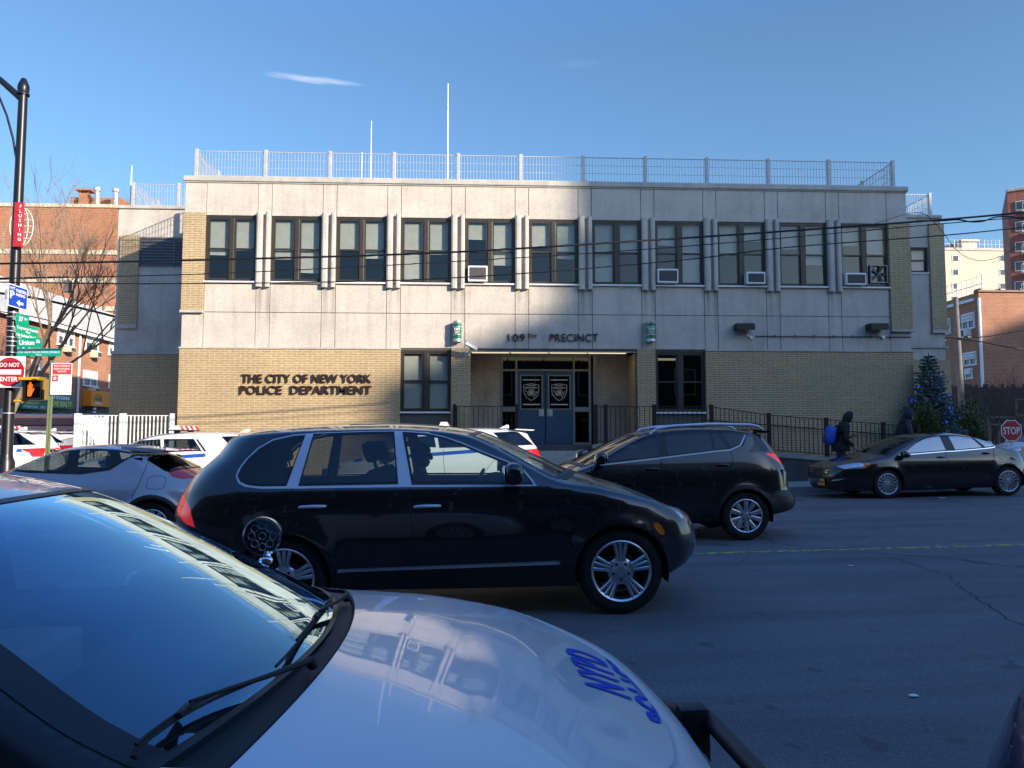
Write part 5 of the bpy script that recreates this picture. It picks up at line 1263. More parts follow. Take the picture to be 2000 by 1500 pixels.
mast('tall white antenna on the station roof, the taller of two', 874, 163, 350, D+3, .035); mast('white antenna on the station roof, the shorter of two whips', 724, 236, 345, D+4, .03); mast('stub white vent pipe on the station roof beside the shorter antenna', 706.5, 297, 345, D+1.5, .03); mast('white pole at the corner of the low wing roof fence', 255, 324, 390, Yw+.35, .04)
t = thing('roof_unit', 'white rooftop cooling unit behind the roof fence under the tall antenna', 'cooling unit', (at(930, 350, D+3).x, D+3, Z_top-.5))
m = MB(); a, b_ = at(900, 350, D+3), at(968, 350, D+3); m.bbox(-1.6, 1.5, -.6, .6, 0, .46, .02); m.build('cabinet', M_white, t)
for q in (-.5, .45):
    m = MB(); m.bbox(q-.35, q+.35, -.3, .3, .46, .72, .02); m.build('fan_housing', M_white, t)
# ---------------------------------------------------------------- things fixed to the front
def aircon(label, x0, x1, y0, y1, dep=.33):
    a, b_ = at(x0, y1, D-.2), at(x1, y0, D-.2); t = thing('air_conditioner', label, 'air conditioner', (0, 0, 0), group='air conditioners in the station windows')
    t.location = ((a.x+b_.x)/2, D-.2, a.z); w_, h = (b_.x-a.x)/2, b_.z-a.z
    m = MB(); m.bbox(-w_, w_, 0, .45, 0, h, .012); m.build('casing', M_white, t)
    m = MB(); m.bbox(-w_+.04, w_-.04, -.006, -.001, .05, h-.05, .002)
    for i in range(10): z = .06+i*(h-.12)/10; m.box(-w_+.045, w_-.045, -.012, -.0065, z, z+.008)
    m.build('grille', plain('grille_grey', (.07, .07, .075), .6), t)
    for q in (-w_*.6, w_*.6):
        m = MB(); m.tube([(q, .05, -.005), (q, .33, -.16)], .012); m.build('bracket', M_steel, t)
aircon('sunlit white air conditioner in a window above the green lamp', 914, 952, 519, 549); aircon('white air conditioner in shade, first one on the shaded side', 1285, 1325, 525, 552); aircon('white air conditioner with a chipped grille in a shaded window', 1459, 1495, 531, 554); aircon('white air conditioner next to the box fan', 1653, 1692, 533, 556)
a, b_ = at(1699, 553, D+.05), at(1732, 520, D+.05); t = thing('box_fan', 'square box fan in the last upper window', 'fan', ((a.x+b_.x)/2, D+.02, a.z)); w_ = (b_.x-a.x)/2
m = MB(); 
for s1 in ((-w_, -w_+.03, 0, 2*w_), (w_-.03, w_, 0, 2*w_), (-w_+.03, w_-.03, 0, .03), (-w_+.03, w_-.03, 2*w_-.03, 2*w_)): m.box(s1[0], s1[1], -.03, .03, s1[2], s1[3])
m.build('fan_frame', plain('fan_grey', (.30, .29, .28), .5), t)
m = MB(); m.lathe([(0, .03), (.05, .03), (.055, 0)], 16, facing(0, 0, w_))
for k in range(5):
    M = facing(0, 0, w_) @ Matrix.Rotation(k*2*math.pi/5, 4, 'Z') @ Matrix.Rotation(.5, 4, 'X'); m.add([M @ Vector(p) for p in ((.04, -.02, 0), (w_*.85, -.1, 0), (w_*.9, .06, 0), (.04, .03, 0))], [(0, 1, 2, 3)])
m.build('fan_blades', plain('fan_blade', (.09, .09, .09), .5), t)
def lantern(label, xa, xb, ya, yb_):
    a, b_ = at(xa, yb_, D-.1), at(xb, ya, D-.1); r = (b_.x-a.x)/2; h = b_.z-a.z; t = thing('wall_lantern', label, 'lamp', ((a.x+b_.x)/2, D-.02, a.z), group='green precinct lanterns beside the entrance')
    m = MB(); m.bbox(-r*.9, r*.9, -.04, .015, 0, h, .01); m.build('back_plate', M_steel, t)
    m = MB(); C_ = Matrix.Translation((0, -.12-r*.3, 0))
    m.lathe([(0, 0), (r, 0), (r, .07), (r*.95, .08)], 24, C_); m.lathe([(r*.95, h-.08), (r, h-.07), (r, h), (0, h)], 24, C_); m.lathe([(r*1.0, h*.30), (r*1.03, h*.31), (r*1.03, h*.33), (r*1.0, h*.34)], 24, C_); m.lathe([(r*1.0, h*.68), (r*1.03, h*.69), (r*1.03, h*.71), (r*1.0, h*.72)], 24, C_); m.build('lantern_cap', M_steel, t, 40)
    m = MB(); m.lathe([(r*.95, .08), (r*.95, h-.08)], 24, C_); m.build('lantern_glass', plain('lantern_green', (.005, .16, .075), .25, coat=.6, var=.05), t, 60)
    m = MB(); y = -.12-r*.3-r*.97; put_text(m, '109', facing(0, y, h*.52), h*.13, r*1.25, .03, align='CENTER'); put_text(m, 'PCT', facing(0, y, h*.37), h*.10, r*.95, .03, align='CENTER'); m.build('lantern_lettering', M_white, t)
lantern('green and white 109 lantern in sun, above the security camera', 885, 902, 628, 668); lantern('green and white 109 lantern in shade, near the dark lower window', 1261, 1279, 628, 668)
a = at(920, 676, D-.5); t = thing('security_camera', 'white security camera on a wall bracket by the entrance pier', 'camera', a)
m = MB(); T_ = Matrix.Rotation(R(20), 4, 'Z') @ Matrix.Rotation(R(25), 4, 'Y'); m.bbox(-.2, .2, -.055, .055, -.05, .05, .015, M=T_); m.bbox(-.22, .25, -.07, .07, .051, .065, .005, M=T_); m.build('camera_housing', M_white, t)
m = MB(); m.tube([(-.02, 0, -.05), (-.05, .1, -.16), (-.12, .40, -.18)], .02); m.bbox(-.19, -.05, .38, .42, -.26, -.1, .01); m.build('bracket', M_steel, t)
for lab, xa in (('dark floodlight on the wall above the ramp, nearer the entrance', 1438), ('dark floodlight on the wall above the ramp, by the corner brick pier', 1698)):
    a, b_ = at(xa, 645, D-.25), at(xa+33, 632, D-.25); t = thing('floodlight', lab, 'floodlight', (a.x, D-.02, a.z), group='floodlights above the ramp'); w_ = b_.x-a.x; h = b_.z-a.z
    m = MB(); m.prism([(-.38, 0), (-.38, h*.75), (-.30, h), (0, h), (0, .02)], w_, Matrix(((0, 0, 1, 0), (1, 0, 0, 0), (0, 1, 0, 0), (0, 0, 0, 1)))); m.build('lamp_housing', M_blackmetal, t)
    m = MB(); m.quad((.03, -.36, -.004), (w_-.03, -.36, -.004), (w_-.03, -.05, .004), (.03, -.05, .004)); m.build('lens', M_clearlamp, t)
    m = MB(); m.tube([(w_*.8, -.03, .03), (w_*.82, -.03, -.14), (w_*.95, -.03, -.18)], .015); m.lathe([(0, .05), (.05, .05), (.05, 0)], 14, facing(w_*1.02, -.0, -.18)); m.build('junction_box', M_steel, t)
a, b_ = at(1476, 656.5, D-.03), at(1779, 658, D-.03); t = thing('conduit', 'thin conduit pipe joining the two wall floodlights', 'pipe', (a.x, D-.03, a.z))
m = MB(); m.tube([(0, 0, 0), (b_.x-a.x, 0, b_.z-a.z)], .016); m.build('pipe', M_steel_d, t)
m = MB()
for i in range(1, 8): m.bbox((b_.x-a.x)*i/8-.03, (b_.x-a.x)*i/8+.03, -.02, .02, -.03, .04, .005)
m.build('clamps', M_steel_d, t)
# ---------------------------------------------------------------- entrance platform, ramp and railings
Yp = 20.9
xp0, xp1 = at(884, 800, Yp).x, at(1392, 800, Yp).x; xs0, xs1 = at(1013, 800, Yp).x, at(1161, 800, Yp).x; xr1 = at(1800, 850, Yp).x
zr0, zr1 = at(1392, 877, Yp).z, at(1725, 903, Yp).z; zr1 = zr0+(zr1-zr0)*(xr1-xp1)/(at(1725, 850, Yp).x-xp1)
t = thing('entrance_ramp', 'dark granite platform and ramp wall before the station entrance', 'ramp', (xp0, Yp, 0))
M_gran = concrete('granite', (.085, .085, .09), .3, .3); M_rampc = concrete('ramp_concrete', (.36, .35, .32), .3, .15)
def tp(mb, nm, mat): o = mb.build(nm, mat, t); o.location = (-xp0, -Yp, 0)
m = MB(); m.box(xp0, xs0, Yp, D-.08, Z_g, z_plat-.09); m.box(xs0, xs1, Yp+.5, D+1.44, Z_g, z_plat-.003); m.box(xs1, xp1, Yp, D-.08, Z_g, z_plat-.09); m.box(rec0+.002, xs0, D-.08, D+1.44, Z_g, z_plat-.003); m.box(xs1, rec1-.002, D-.08, D+1.44, Z_g, z_plat-.003)
for (a, b_) in ((xp1, xr1),):
    vs = [(a, Yp, Z_g), (b_, Yp, Z_g), (b_, Yp, zr1-.09), (a, Yp, zr0-.09), (a, D-.08, Z_g), (b_, D-.08, Z_g), (b_, D-.08, zr1-.09), (a, D-.08, zr0-.09)]
    m.add(vs, [(0, 1, 2, 3), (7, 6, 5, 4), (3, 2, 6, 7), (1, 5, 6, 2), (0, 3, 7, 4)])
tp(m, 'retaining_wall', M_gran)
m = MB(); m.bbox(xp0-.03, xs0, Yp-.04, Yp+.25, z_plat-.088, z_plat+.03, .01); m.bbox(xs1, xp1, Yp-.04, Yp+.25, z_plat-.088, z_plat+.03, .01)
vs = [(x, y, z+dz) for dz in (-.088, .03) for x, z in ((xp1+.003, zr0), (xr1+.05, zr1)) for y in (Yp-.04, Yp+.25)]; m.add(vs, [(0, 1, 3, 2), (4, 6, 7, 5), (0, 2, 6, 4), (1, 5, 7, 3), (0, 4, 5, 1), (2, 3, 7, 6)])
m.box(xp0, xs0, Yp+.252, D-.082, z_plat-.088, z_plat-.006); m.box(xs1, xp1, Yp+.252, D-.082, z_plat-.088, z_plat-.006); tp(m, 'coping', M_rampc)
m = MB(); zg_ = gz((xs0+xs1)/2)+.17; ns = 6
for i in range(ns): m.bbox(xs0+.01, xs1-.01, Yp+.5-.3*(i+1), Yp+.5-.3*i-.002, Z_g, z_plat-(z_plat-zg_)*(i+1)/(ns+1), .008)
tp(m, 'steps', M_rampc)
zf = z_plat+.03; hf = at(1000, 793, Yp+.1).z-zf
f1 = [Vector((xp0+.05, D-.12, zf)), Vector((xp0+.05, Yp+.1, zf)), Vector((xs0-.05, Yp+.1, zf))]
fpx = [1183, 1278, 1390, 1502, 1614, 1725, 1792]; slope_ = (zr1-zr0)/(xr1-xp1)
f2 = [Vector((xs1+.05, Yp+.1, zf))]+[Vector((at(p, 830, Yp+.1).x, Yp+.1, 0)) for p in fpx]
for v in f2[1:]: v.z = zf if v.x < xp1+.02 else zr0+.03+slope_*(v.x-xp1)
bars('black railing on the entrance platform, on the sunny side of the doors', [f1], hf, M_blackmetal, sp=.125, name='railing', cat='railing', nh=2, bar=.016, post=.045)
bars('black railing running down the wheelchair ramp along the sidewalk', [f2], hf, M_blackmetal, sp=.125, name='railing', cat='railing', nh=2, bar=.016, post=.05)
t = thing('handrail', 'dark handrail on the wall side of the ramp, behind the railing', 'handrail', (xp1, D-.2, zr0))
m = MB(); m.tube([(0, 0, .85), (xr1-xp1, 0, .85+zr1-zr0)], .02)
for i in range(5): m.tube([(.3+i*1.3, 0, .85+slope_*(.3+i*1.3)), (.3+i*1.3, .12, .83+slope_*(.3+i*1.3))], .012)
m.build('rail', M_blackmetal, t)
# white fence at the open corner of the station
wf = [Vector((at(p, 830, D+.1).x, D+.1, gz(-10)+.1)) for p in (152, 240, 338)]
wh = at(240, 811, D+.1).z-wf[0].z
bars('white bar fence beside the sunlit brick corner of the station', [[wf[0]+Vector((-.6, 3.0, 0)), wf[0], wf[1], wf[2]]], wh, M_white, sp=.105, name='bar_fence', nh=2, bar=.03, post=.075)
# ---------------------------------------------------------------- ground
def sheet(name, xs, y0, y1, dz, mat, ny=2, thick=0):
    m = MB()
    for a, b_ in zip(xs, xs[1:]):
        m.quad((a, y0, gz(a)+dz), (b_, y0, gz(b_)+dz), (b_, y1, gz(b_)+dz), (a, y1, gz(a)+dz))
    if thick:
        for a, b_ in zip(xs, xs[1:]):
            for y in (y0, y1): m.quad((a, y, gz(a)+dz-thick), (b_, y, gz(b_)+dz-thick), (b_, y, gz(b_)+dz), (a, y, gz(a)+dz))
        for x in (xs[0], xs[-1]): m.quad((x, y0, gz(x)+dz-thick), (x, y1, gz(x)+dz-thick), (x, y1, gz(x)+dz), (x, y0, gz(x)+dz))
    o = m.build(name, mat); return tag(o, kind='structure')
def asphalt():
    m, nt, b = nodes('asphalt_road'); p = pos(nt)
    g = noise(nt, p, 160, 2, .8); g2 = noise(nt, p, 38, 3, .7); l = noise(nt, p, .45, 6, .65)
    c = ramp(nt, l, [(.3, (.095, .096, .10)), (.55, (.125, .125, .13)), (.75, (.155, .155, .157))])
    c = mixc(nt, 1.0, c, ramp(nt, g, [(.26, (.35,)*3), (.5, (1,)*3), (.64, (1.6,)*3), (.72, (3.6,)*3)]), 'MULTIPLY')
    c = mixc(nt, 1.0, c, ramp(nt, g2, [(.3, (.75,)*3), (.6, (1.05,)*3)]), 'MULTIPLY')
    mp = nt.nodes.new('ShaderNodeMapping'); mp.inputs['Scale'].default_value = (.22, 1.7, 1); nt.links.new(p, mp.inputs[0])
    tr = noise(nt, mp.outputs[0], .8, 4, .6); c = mixc(nt, 1.0, c, ramp(nt, tr, [(.36, (.72,)*3), (.6, (1.08,)*3)]), 'MULTIPLY')
    # wandering cracks: thin cell borders, kept only here and there
    wv = nt.nodes.new('ShaderNodeVectorMath'); wv.operation = 'ADD'; nn = nt.nodes.new('ShaderNodeTexNoise'); nn.inputs['Scale'].default_value = 1.6; nn.inputs['Detail'].default_value = 6; nt.links.new(p, nn.inputs['Vector'])
    sc_ = nt.nodes.new('ShaderNodeVectorMath'); sc_.operation = 'SCALE'; sc_.inputs['Scale'].default_value = .9; nt.links.new(nn.outputs['Color'], sc_.inputs[0]); nt.links.new(p, wv.inputs[0]); nt.links.new(sc_.outputs[0], wv.inputs[1])
    v = nt.nodes.new('ShaderNodeTexVoronoi'); v.feature = 'DISTANCE_TO_EDGE'; v.inputs['Scale'].default_value = .16; nt.links.new(wv.outputs[0], v.inputs['Vector'])
    ck = math_(nt, 'MULTIPLY', math_(nt, 'LESS_THAN', v.outputs['Distance'], .0035), math_(nt, 'GREATER_THAN', noise(nt, p, .5, 2), .46))
    c = mixc(nt, math_(nt, 'MULTIPLY', ck, .75), c, (.012, .012, .013))
    # oil drips
    sp = noise(nt, p, 3.3, 2, .4); ar = noise(nt, p, .5, 2); c = mixc(nt, math_(nt, 'MULTIPLY', math_(nt, 'GREATER_THAN', sp, .70), .35), c, (.015, .015, .016))
    nt.links.new(c, b.inputs['Base Color']); nt.links.new(ramp(nt, l, [(.3, (.62,)*3), (.7, (.85,)*3)]), b.inputs['Roughness'])
    bump(nt, b, g, .5, .006); return m
XS = [-400, -60, -30, -7, -3, 0, 20, 40, 60, 400]
tag(sheet('road', XS, -400, 900, 0, asphalt()), kind='structure')
M_walk = concrete('sidewalk_concrete', (.30, .295, .28), .3, .12, drip=False); M_kerb = concrete('kerb_concrete', (.34, .335, .32), .35, .12, drip=False)
XSW = [-14.5, -7, -3, 0, 20, 40, 60]
sheet('far_sidewalk', XSW, 18.95, 45, .16, M_walk, thick=.3); sheet('far_kerb', XSW, 18.78, 18.945, .155, M_kerb, thick=.3)
XSN = [-60, -30, -7, -3, 0, 20, 40, 60]
sheet('near_sidewalk', XSN, -12, .95, .16, M_walk, thick=.3); sheet('near_kerb', XSN, .955, 1.12, .155, M_kerb, thick=.3)
sheet('left_sidewalk', [-60, -30, -22.6], 18.95, 90, .16, M_walk, thick=.3)
# yellow centre line, worn
def worn(name, col, amt):
    m, nt, b = nodes(name); p = pos(nt); f = noise(nt, p, 11, 5, .75); b.inputs['Base Color'].default_value = (*col, 1); b.inputs['Roughness'].default_value = .7
    t = nt.nodes.new('ShaderNodeBsdfTransparent'); x = nt.nodes.new('ShaderNodeMixShader'); nt.links.new(math_(nt, 'GREATER_THAN', f, amt), x.inputs[0]); nt.links.new(t.outputs[0], x.inputs[1]); nt.links.new(b.outputs[0], x.inputs[2]); nt.links.new(x.outputs[0], nt.nodes['Material Output'].inputs[0]); return m
a, b_ = at(1400, 1076, 9.9), None
yl = 9.75
tag(sheet('road_marking', [-60, -7, -3, 0, 20, 40], yl, yl+.12, .004, worn('worn_yellow', (.62, .52, .10), .51)), kind='structure')
sheet('road_marking', [-60, -7, -3, 0, 20, 40], yl+.24, yl+.32, .004, worn('worn_yellow_faint', (.55, .46, .1), .60))
rl = random.Random(3)
for px, py, s_, lab in ((1784, 1361, .026, 'white scrap of paper on the asphalt, nearest the camera'), (1840, 973, .07, 'pale scrap of litter on the road beside the black sedan'), (1662, 1106, .025, 'small pale scrap on the road below the yellow line')):
    r = ray(px, py); tt = 1.0
    for _ in range(20): tt = (gz(r.x*tt)-CAMZ)/r.z
    P = Vector((r.x*tt, r.y*tt, gz(r.x*tt)+.005)); o = MB(); n = 7
    o.prism([(s_*(1+.4*rl.random())*math.cos(2*math.pi*i/n), s_*.7*(1+.4*rl.random())*math.sin(2*math.pi*i/n)) for i in range(n)], .006); q = o.build('litter_scrap', M_white, None, loc=P); tag(q, lab, 'litter', 'scraps of litter on the road')
# ---------------------------------------------------------------- buildings behind the photographer (they throw the street's shade)
def block(name, label, x0, x1, y0, y1, z1, mat, wins, cat='building', front=None, winmat=None):
    t = thing(name, label, cat, ((x0+x1)/2, (y0+y1)/2, 0)); L = Vector(((x0+x1)/2, (y0+y1)/2, 0))
    m = MB(); m.box(x0, x1, y0, y1, -.5, z1); m.build('wall', mat, t, loc=-L)
    m = MB(); m.bbox(x0-.1, x1+.1, y0-.1, y1+.1, z1, z1+.3, .05); m.build('parapet', M_conc2, t, loc=-L)
    for (xa, xb, za, zb) in wins:
        f = MB(); f.box(xa-.06, xb+.06, y1, y1+.05, za-.06, zb+.06); o = f.build('window', M_white, t, loc=-L); p = MB(); p.box(xa, xb, y1+.051, y1+.056, za, zb); q = p.build('pane', winmat or plain('night_pane', (.02, .025, .03), .08), o)
    return t
W_ = [(x, x+1.3, z, z+1.6) for x in [-26+3.0*i for i in range(20)] for z in (1.2, 4.6, 7.8)]
M_dkbrick = brick('dark_brick', (.055, .045, .042), (.075, .06, .055), (.10, .09, .085))
SX, SZ = SUN.x/-SUN.y, SUN.z/-SUN.y        # how far a shadow slides sideways and down per metre of depth
def caster(px, py, Yt, Yc_):               # point at depth Yc_ whose shadow falls on the photo pixel (px, py) of the plane Yt
    P = at(px, py, Yt); t = Yt-Yc_; return P.x+SX*t, P.z+SZ*t
block('row_building', 'long low dark brick row building behind the photographer', -70, 62, -20, -4.5, 10.2, M_dkbrick, W_)
xa, za = caster(1112, 400, D, -41.5); xb, zb = caster(1082, 500, D, -43.1); xc, zc = caster(1055, 632, D, -43.2)
block('apartment_tower', 'tall apartment tower behind the photographer, shading the station', xa, xa+22, -41.5, -40, 43, M_dkbrick, [])
block('apartment_block', 'middle block of the tower behind the photographer', xb, xb+22, -43.1, -41.6, zb, M_dkbrick, [])
block('apartment_block', 'lower rear block of the tower behind the photographer', xc, xc+22, -47.8, -43.2, zc, M_dkbrick, [])
block('corner_building', 'taller corner building beside the long row behind the photographer', 62.1, 92, -20, -4.5, 23, M_dkbrick, [])
xd, zd_ = caster(1990, 632, 46, -30)
block('distant_block', 'distant block behind the photographer, shading the red brick house', xd, xd+60, -75, -30, zd_, M_dkbrick, [])

# cracks in the asphalt
def ground(px, py, dz=0):
    r = ray(px, py); t = 5.0
    for _ in range(30): t = (gz(r.x*t)+dz-CAMZ)/r.z
    return Vector((r.x*t, r.y*t, gz(r.x*t)+dz))
rc = random.Random(12); M_crack = plain('crack_dark', (.012, .012, .014), .95, var=0)
for pts, w_ in (([(1640, 1062), (1700, 1075), (1760, 1093), (1800, 1108), (1850, 1122), (1872, 1142), (1920, 1175), (1950, 1195), (2010, 1232)], .009), ([(1590, 1076), (1660, 1080), (1700, 1076)], .006), ([(1905, 990), (1940, 998), (2010, 1003)], .011), ([(1880, 1214), (1940, 1209), (2010, 1212)], .005)):
    P = [ground(*p, .003) for p in pts]; Q = []
    for a, b_ in zip(P, P[1:]):
        n = max(3, int((b_-a).length/.09)); d = (b_-a).normalized(); s_ = Vector((-d.y, d.x, 0))
        for i in range(n): q = a.lerp(b_, i/n)+s_*rc.uniform(-.035, .035); q.z = gz(q.x)+.003; Q.append(q)
    m = MB()
    for i in range(len(Q)-1):
        a, b_ = Q[i], Q[i+1]; d = (b_-a).normalized(); s_ = Vector((-d.y, d.x, 0))*w_/2; k0, k1 = .5+.7*abs(math.sin(i*1.7)), .5+.7*abs(math.sin((i+1)*1.7))
        m.quad(a-s_*k0, b_-s_*k1, b_+s_*k1, a+s_*k0)
    tag(m.build('road_crack', M_crack), kind='structure')
# ---------------------------------------------------------------- buildings at the left, across the side street
M_glassdk = plain('far_window_glass', (.05, .065, .08), .06, var=.3)
M_cream = concrete('cream_stone', (.60, .53, .40), .15, .08, drip=False)
M_shingle = concrete('pale_shingle', (.50, .485, .45), .25, .25, drip=False)
def win_x(parent, L, X_, y0, y1, z0, z1, mats=None, cols=3, sgn=1, name='window', rail=.5):
    """window in a wall that faces +X (sgn = 1) or -X"""
    m = MB(); t = .08; a, b_ = sorted((y0, y1)); x0, x1 = sorted((X_, X_+sgn*.07))
    m.box(x0, x1, a-t, b_+t, z1, z1+t); m.box(x0, x1+(.06 if sgn > 0 else 0), a-t*1.3, b_+t*1.3, z0-t, z0); m.box(x0, x1, a-t, a, z0, z1); m.box(x0, x1, b_, b_+t, z0, z1)
    for i in range(1, cols): y = a+(b_-a)*i/cols; m.box(x0, x1, y-t*.5, y+t*.5, z0, z1)
    zr = z0+(z1-z0)*rail; m.box(x0+.005, x1-.005, a, b_, zr-.03, zr+.03)
    w_ = m.build(name, M_white, parent, loc=-L); p = MB(); xq = X_+sgn*.02; p.quad((xq, a, z0), (xq, b_, z0), (xq, b_, z1), (xq, a, z1)); p.build('pane', M_glassdk, w_)
    c_ = MB(); c_.quad((xq+sgn*.006, a+.05, zr+.05), (xq+sgn*.006, b_-.05, zr+.05), (xq+sgn*.006, b_-.05, z1), (xq+sgn*.006, a+.05, z1)); c_.build('blind', M_blind, w_)
    return w_
XR_ = -22.4
pl = lambda px, py, X_=XR_: atx(px, py, X_)
e1, e0 = pl(229, 664), pl(60, 629); ez = (e1.z+e0.z)/2; print('eave', e0, e1)
y_far = pl(262, 700).y; y_near = 21.0
t = thing('row_house', 'red brick row house with pale shingled roof front, white windows and shops below', 'building', (XR_-6, (y_near+y_far)/2, 0)); L = Vector(t.location)
m = MB(); m.box(XR_-11, XR_, y_near, y_far, -.5, ez); m.build('wall', M_redbrick, t, loc=-L)
zt1 = pl(200, 603, XR_-1.0).z
m = MB(); vs = [(XR_+.25, y_near, ez-.02), (XR_+.25, y_far, ez-.02), (XR_-1.3, y_far, zt1), (XR_-1.3, y_near, zt1), (XR_-11, y_far, zt1), (XR_-11, y_near, zt1), (XR_-11, y_far, ez-.02), (XR_-11, y_near, ez-.02)]
m.add(vs, [(0, 1, 2, 3), (3, 2, 4, 5), (5, 4, 6, 7), (1, 6, 4, 2), (0, 3, 5, 7), (0, 7, 6, 1)]); m.build('mansard_roof', M_shingle, t, loc=-L)
m = MB(); m.box(XR_+.26, XR_+.36, y_near, y_far, ez-.14, ez+.0); m.build('gutter', M_white, t, loc=-L)
for (a, b_, c_, d, n_) in ((113, 642, 142, 674, 3), (167, 656, 190, 684, 2), (213, 667, 225, 693, 2), (62, 706, 78, 738, 2), (163, 727, 187, 753, 2), (213, 735, 222, 758, 1), (22, 650, 55, 690, 3)):
    p0, p1 = pl(a, (b_+d)/2), pl(c_, (b_+d)/2); ym = (p0.y+p1.y)/2; zc_ = lambda py: CAMZ+ (pl((a+c_)/2, py).z-CAMZ)
    win_x(t, L, XR_, p0.y, p1.y, zc_(d), zc_(b_), cols=n_)
m = MB(); q = pl(152, 700); m.tube([(XR_+.08, q.y, ez-.1), (XR_+.08, q.y, 1.6)], .07); m.build('downspout', M_white, t, loc=-L)
M_shop = plain('shop_dark', (.03, .028, .026), .5)
m = MB()
for a, c_ in ((150, 176), (184, 224), (95, 143), (43, 93)):
    p0, p1 = pl(a, 810), pl(c_, 810); m.box(XR_-.0, XR_+.03, p0.y, p1.y, .1, pl((a+c_)/2, 796).z)
m.build('shop_front', M_shop, t, loc=-L)
for lab, a, c_, b_, d in (('beige air conditioner under the triple window of the row house', 122, 133, 677, 687), ('beige air conditioner under the double window of the row house', 175, 184, 686, 698), ('beige air conditioner over the orange awning', 170, 182, 757, 769)):
    p0, p1 = pl(a, (b_+d)/2), pl(c_, (b_+d)/2); q = thing('air_conditioner', lab, 'air conditioner', (XR_+.2, (p0.y+p1.y)/2, p0.z), group='air conditioners of the row house'); h = (d-b_)/1480*p0.y/2; w_ = (p1.y-p0.y)/2
    m = MB(); m.bbox(-.2, .25, -w_, w_, -h, h, .02); m.build('casing', M_cream, q); m = MB(); m.box(.251, .26, -w_*.8, w_*.8, -h*.7, h*.7); m.build('grille', plain('grille_grey', (.07,)*3), q)
M_green = plain('sign_green', (.0, .20, .10), .5, var=.05); M_orange = plain('awning_orange', (.85, .26, .01), .6, var=.05); M_yel = plain('sign_yellow', (.85, .70, .15), .5, var=0)
facex = lambda x, y, z, rz=0: Matrix.Translation((x, y, z)) @ Matrix.Rotation(math.pi/2, 4, 'Z') @ Matrix(((1, 0, 0, 0), (0, 0, -1, 0), (0, 1, 0, 0), (0, 0, 0, 1)))
def shopsign(label, a, c_, b_, d, mat, rows, name='shop_sign', xo=.35, cat='shop sign', tmat=None):
    p0, p1 = pl(a, (b_+d)/2, XR_+xo), pl(c_, (b_+d)/2, XR_+xo); zz = lambda py: pl((a+c_)/2, py, XR_+xo).z
    q = thing(name, label, cat, (XR_+xo, p0.y, zz(d))); w_, h = p1.y-p0.y, zz(b_)-zz(d)
    m = MB(); m.bbox(-xo+.01, 0, 0, w_, 0, h, .01); m.build('sign_board', mat, q)
    for txt, fx, fy, fh, fw, tm in rows:
        m = MB(); put_text(m, txt, facex(.004, w_*fx, h*fy), h*fh, w_*fw, .04); m.build('lettering', tm, q)
shopsign('orange hair salon awning at the end of the row house', 178, 228, 765, 795, M_orange, [('HAIR', .12, .34, .30, .30, M_black), ('STUDIO', .14, .14, .14, .28, M_white), ('A A A', .16, .70, .10, .22, M_black)], 'awning', .5, 'awning')
shopsign('green realty sign with yellow letters behind the no standing sign', 95, 143, 770, 798, M_green, [('HOME REALTY', .02, .16, .34, .92, M_yel), ('IIIIIIII', .08, .64, .22, .75, M_white)], xo=.3)
shopsign('green shop sign with white letters below the pedestrian signal', 43, 93, 783, 800, M_green, [('ATTORNEY AT LAW', .05, .2, .25, .55, M_white), ('OFFICE', .7, .2, .25, .2, M_white), ('REALTY', .15, .62, .22, .5, M_yel)], xo=.32)
shopsign('green shop sign at the frame edge, behind the lamp post', -25, 9, 792, 822, M_green, [('BLUE', .55, .55, .25, .3, M_white), ('SIGN', .5, .2, .2, .4, M_white)], xo=.31)
p0 = pl(183, 800, XR_+.3); q = thing('barber_pole', 'red white and blue striped barber pole beside the orange awning', 'barber pole', p0)
m = MB(); hB = 1.2
for i in range(12):
    z0 = -hB/2+hB*i/12
    m.lathe([(.13, z0), (.13, z0+hB/12)], 14, mi=(0, 1, 0, 2)[i % 4])
m.build('pole_glass', [M_white, M_redtext, M_blue], q, 40); m = MB(); m.ell((0, 0, hB/2+.08), (.15, .15, .12)); m.ell((0, 0, -hB/2-.06), (.14, .14, .09)); m.tube([(0, 0, 0), (-.28, 0, 0)], .04); m.build('pole_cap', M_chrome, q, 60)
# orange brick apartment house
YA = 72; A0 = at(-60, 600, YA).x; A1 = at(220, 600, YA).x; AZ = at(110, 405, YA).z
t = thing('apartment_house', 'orange brick apartment house with cream stone bands behind the bare tree', 'building', ((A0+A1)/2, YA+6, 0)); L = Vector(t.location)
m = MB(); m.box(A0, A1, YA, YA+13, -.5, AZ); m.build('wall', M_orangebrick, t, loc=-L)
m = MB(); m.bbox(A0-.1, A1+.15, YA-.12, YA+13, AZ, AZ+.35, .05); m.build('parapet', M_cream, t, loc=-L)
m = MB()
for py in (490, 545, 600, 655, 710): z = at(110, py, YA).z; m.box(A0, A1+.12, YA-.12, YA+13.1, z-.32, z+.1)
m.build('stone_band', M_cream, t, loc=-L)
for py in (452, 515, 570): 
    z = at(220, py, YA).z; win_x(t, L, A1, YA+.6, YA+2.4, z-.8, z+.9, cols=2); win_x(t, L, A1, YA+5, YA+7, z-.8, z+.9, cols=2)
m = MB(); x0, x1 = at(137, 400, YA+4).x, at(238, 400, YA+4).x; m.box(x0, x1, YA+4, YA+10, AZ, at(200, 386, YA+4).z); m.build('penthouse', M_orangebrick, t, loc=-L)
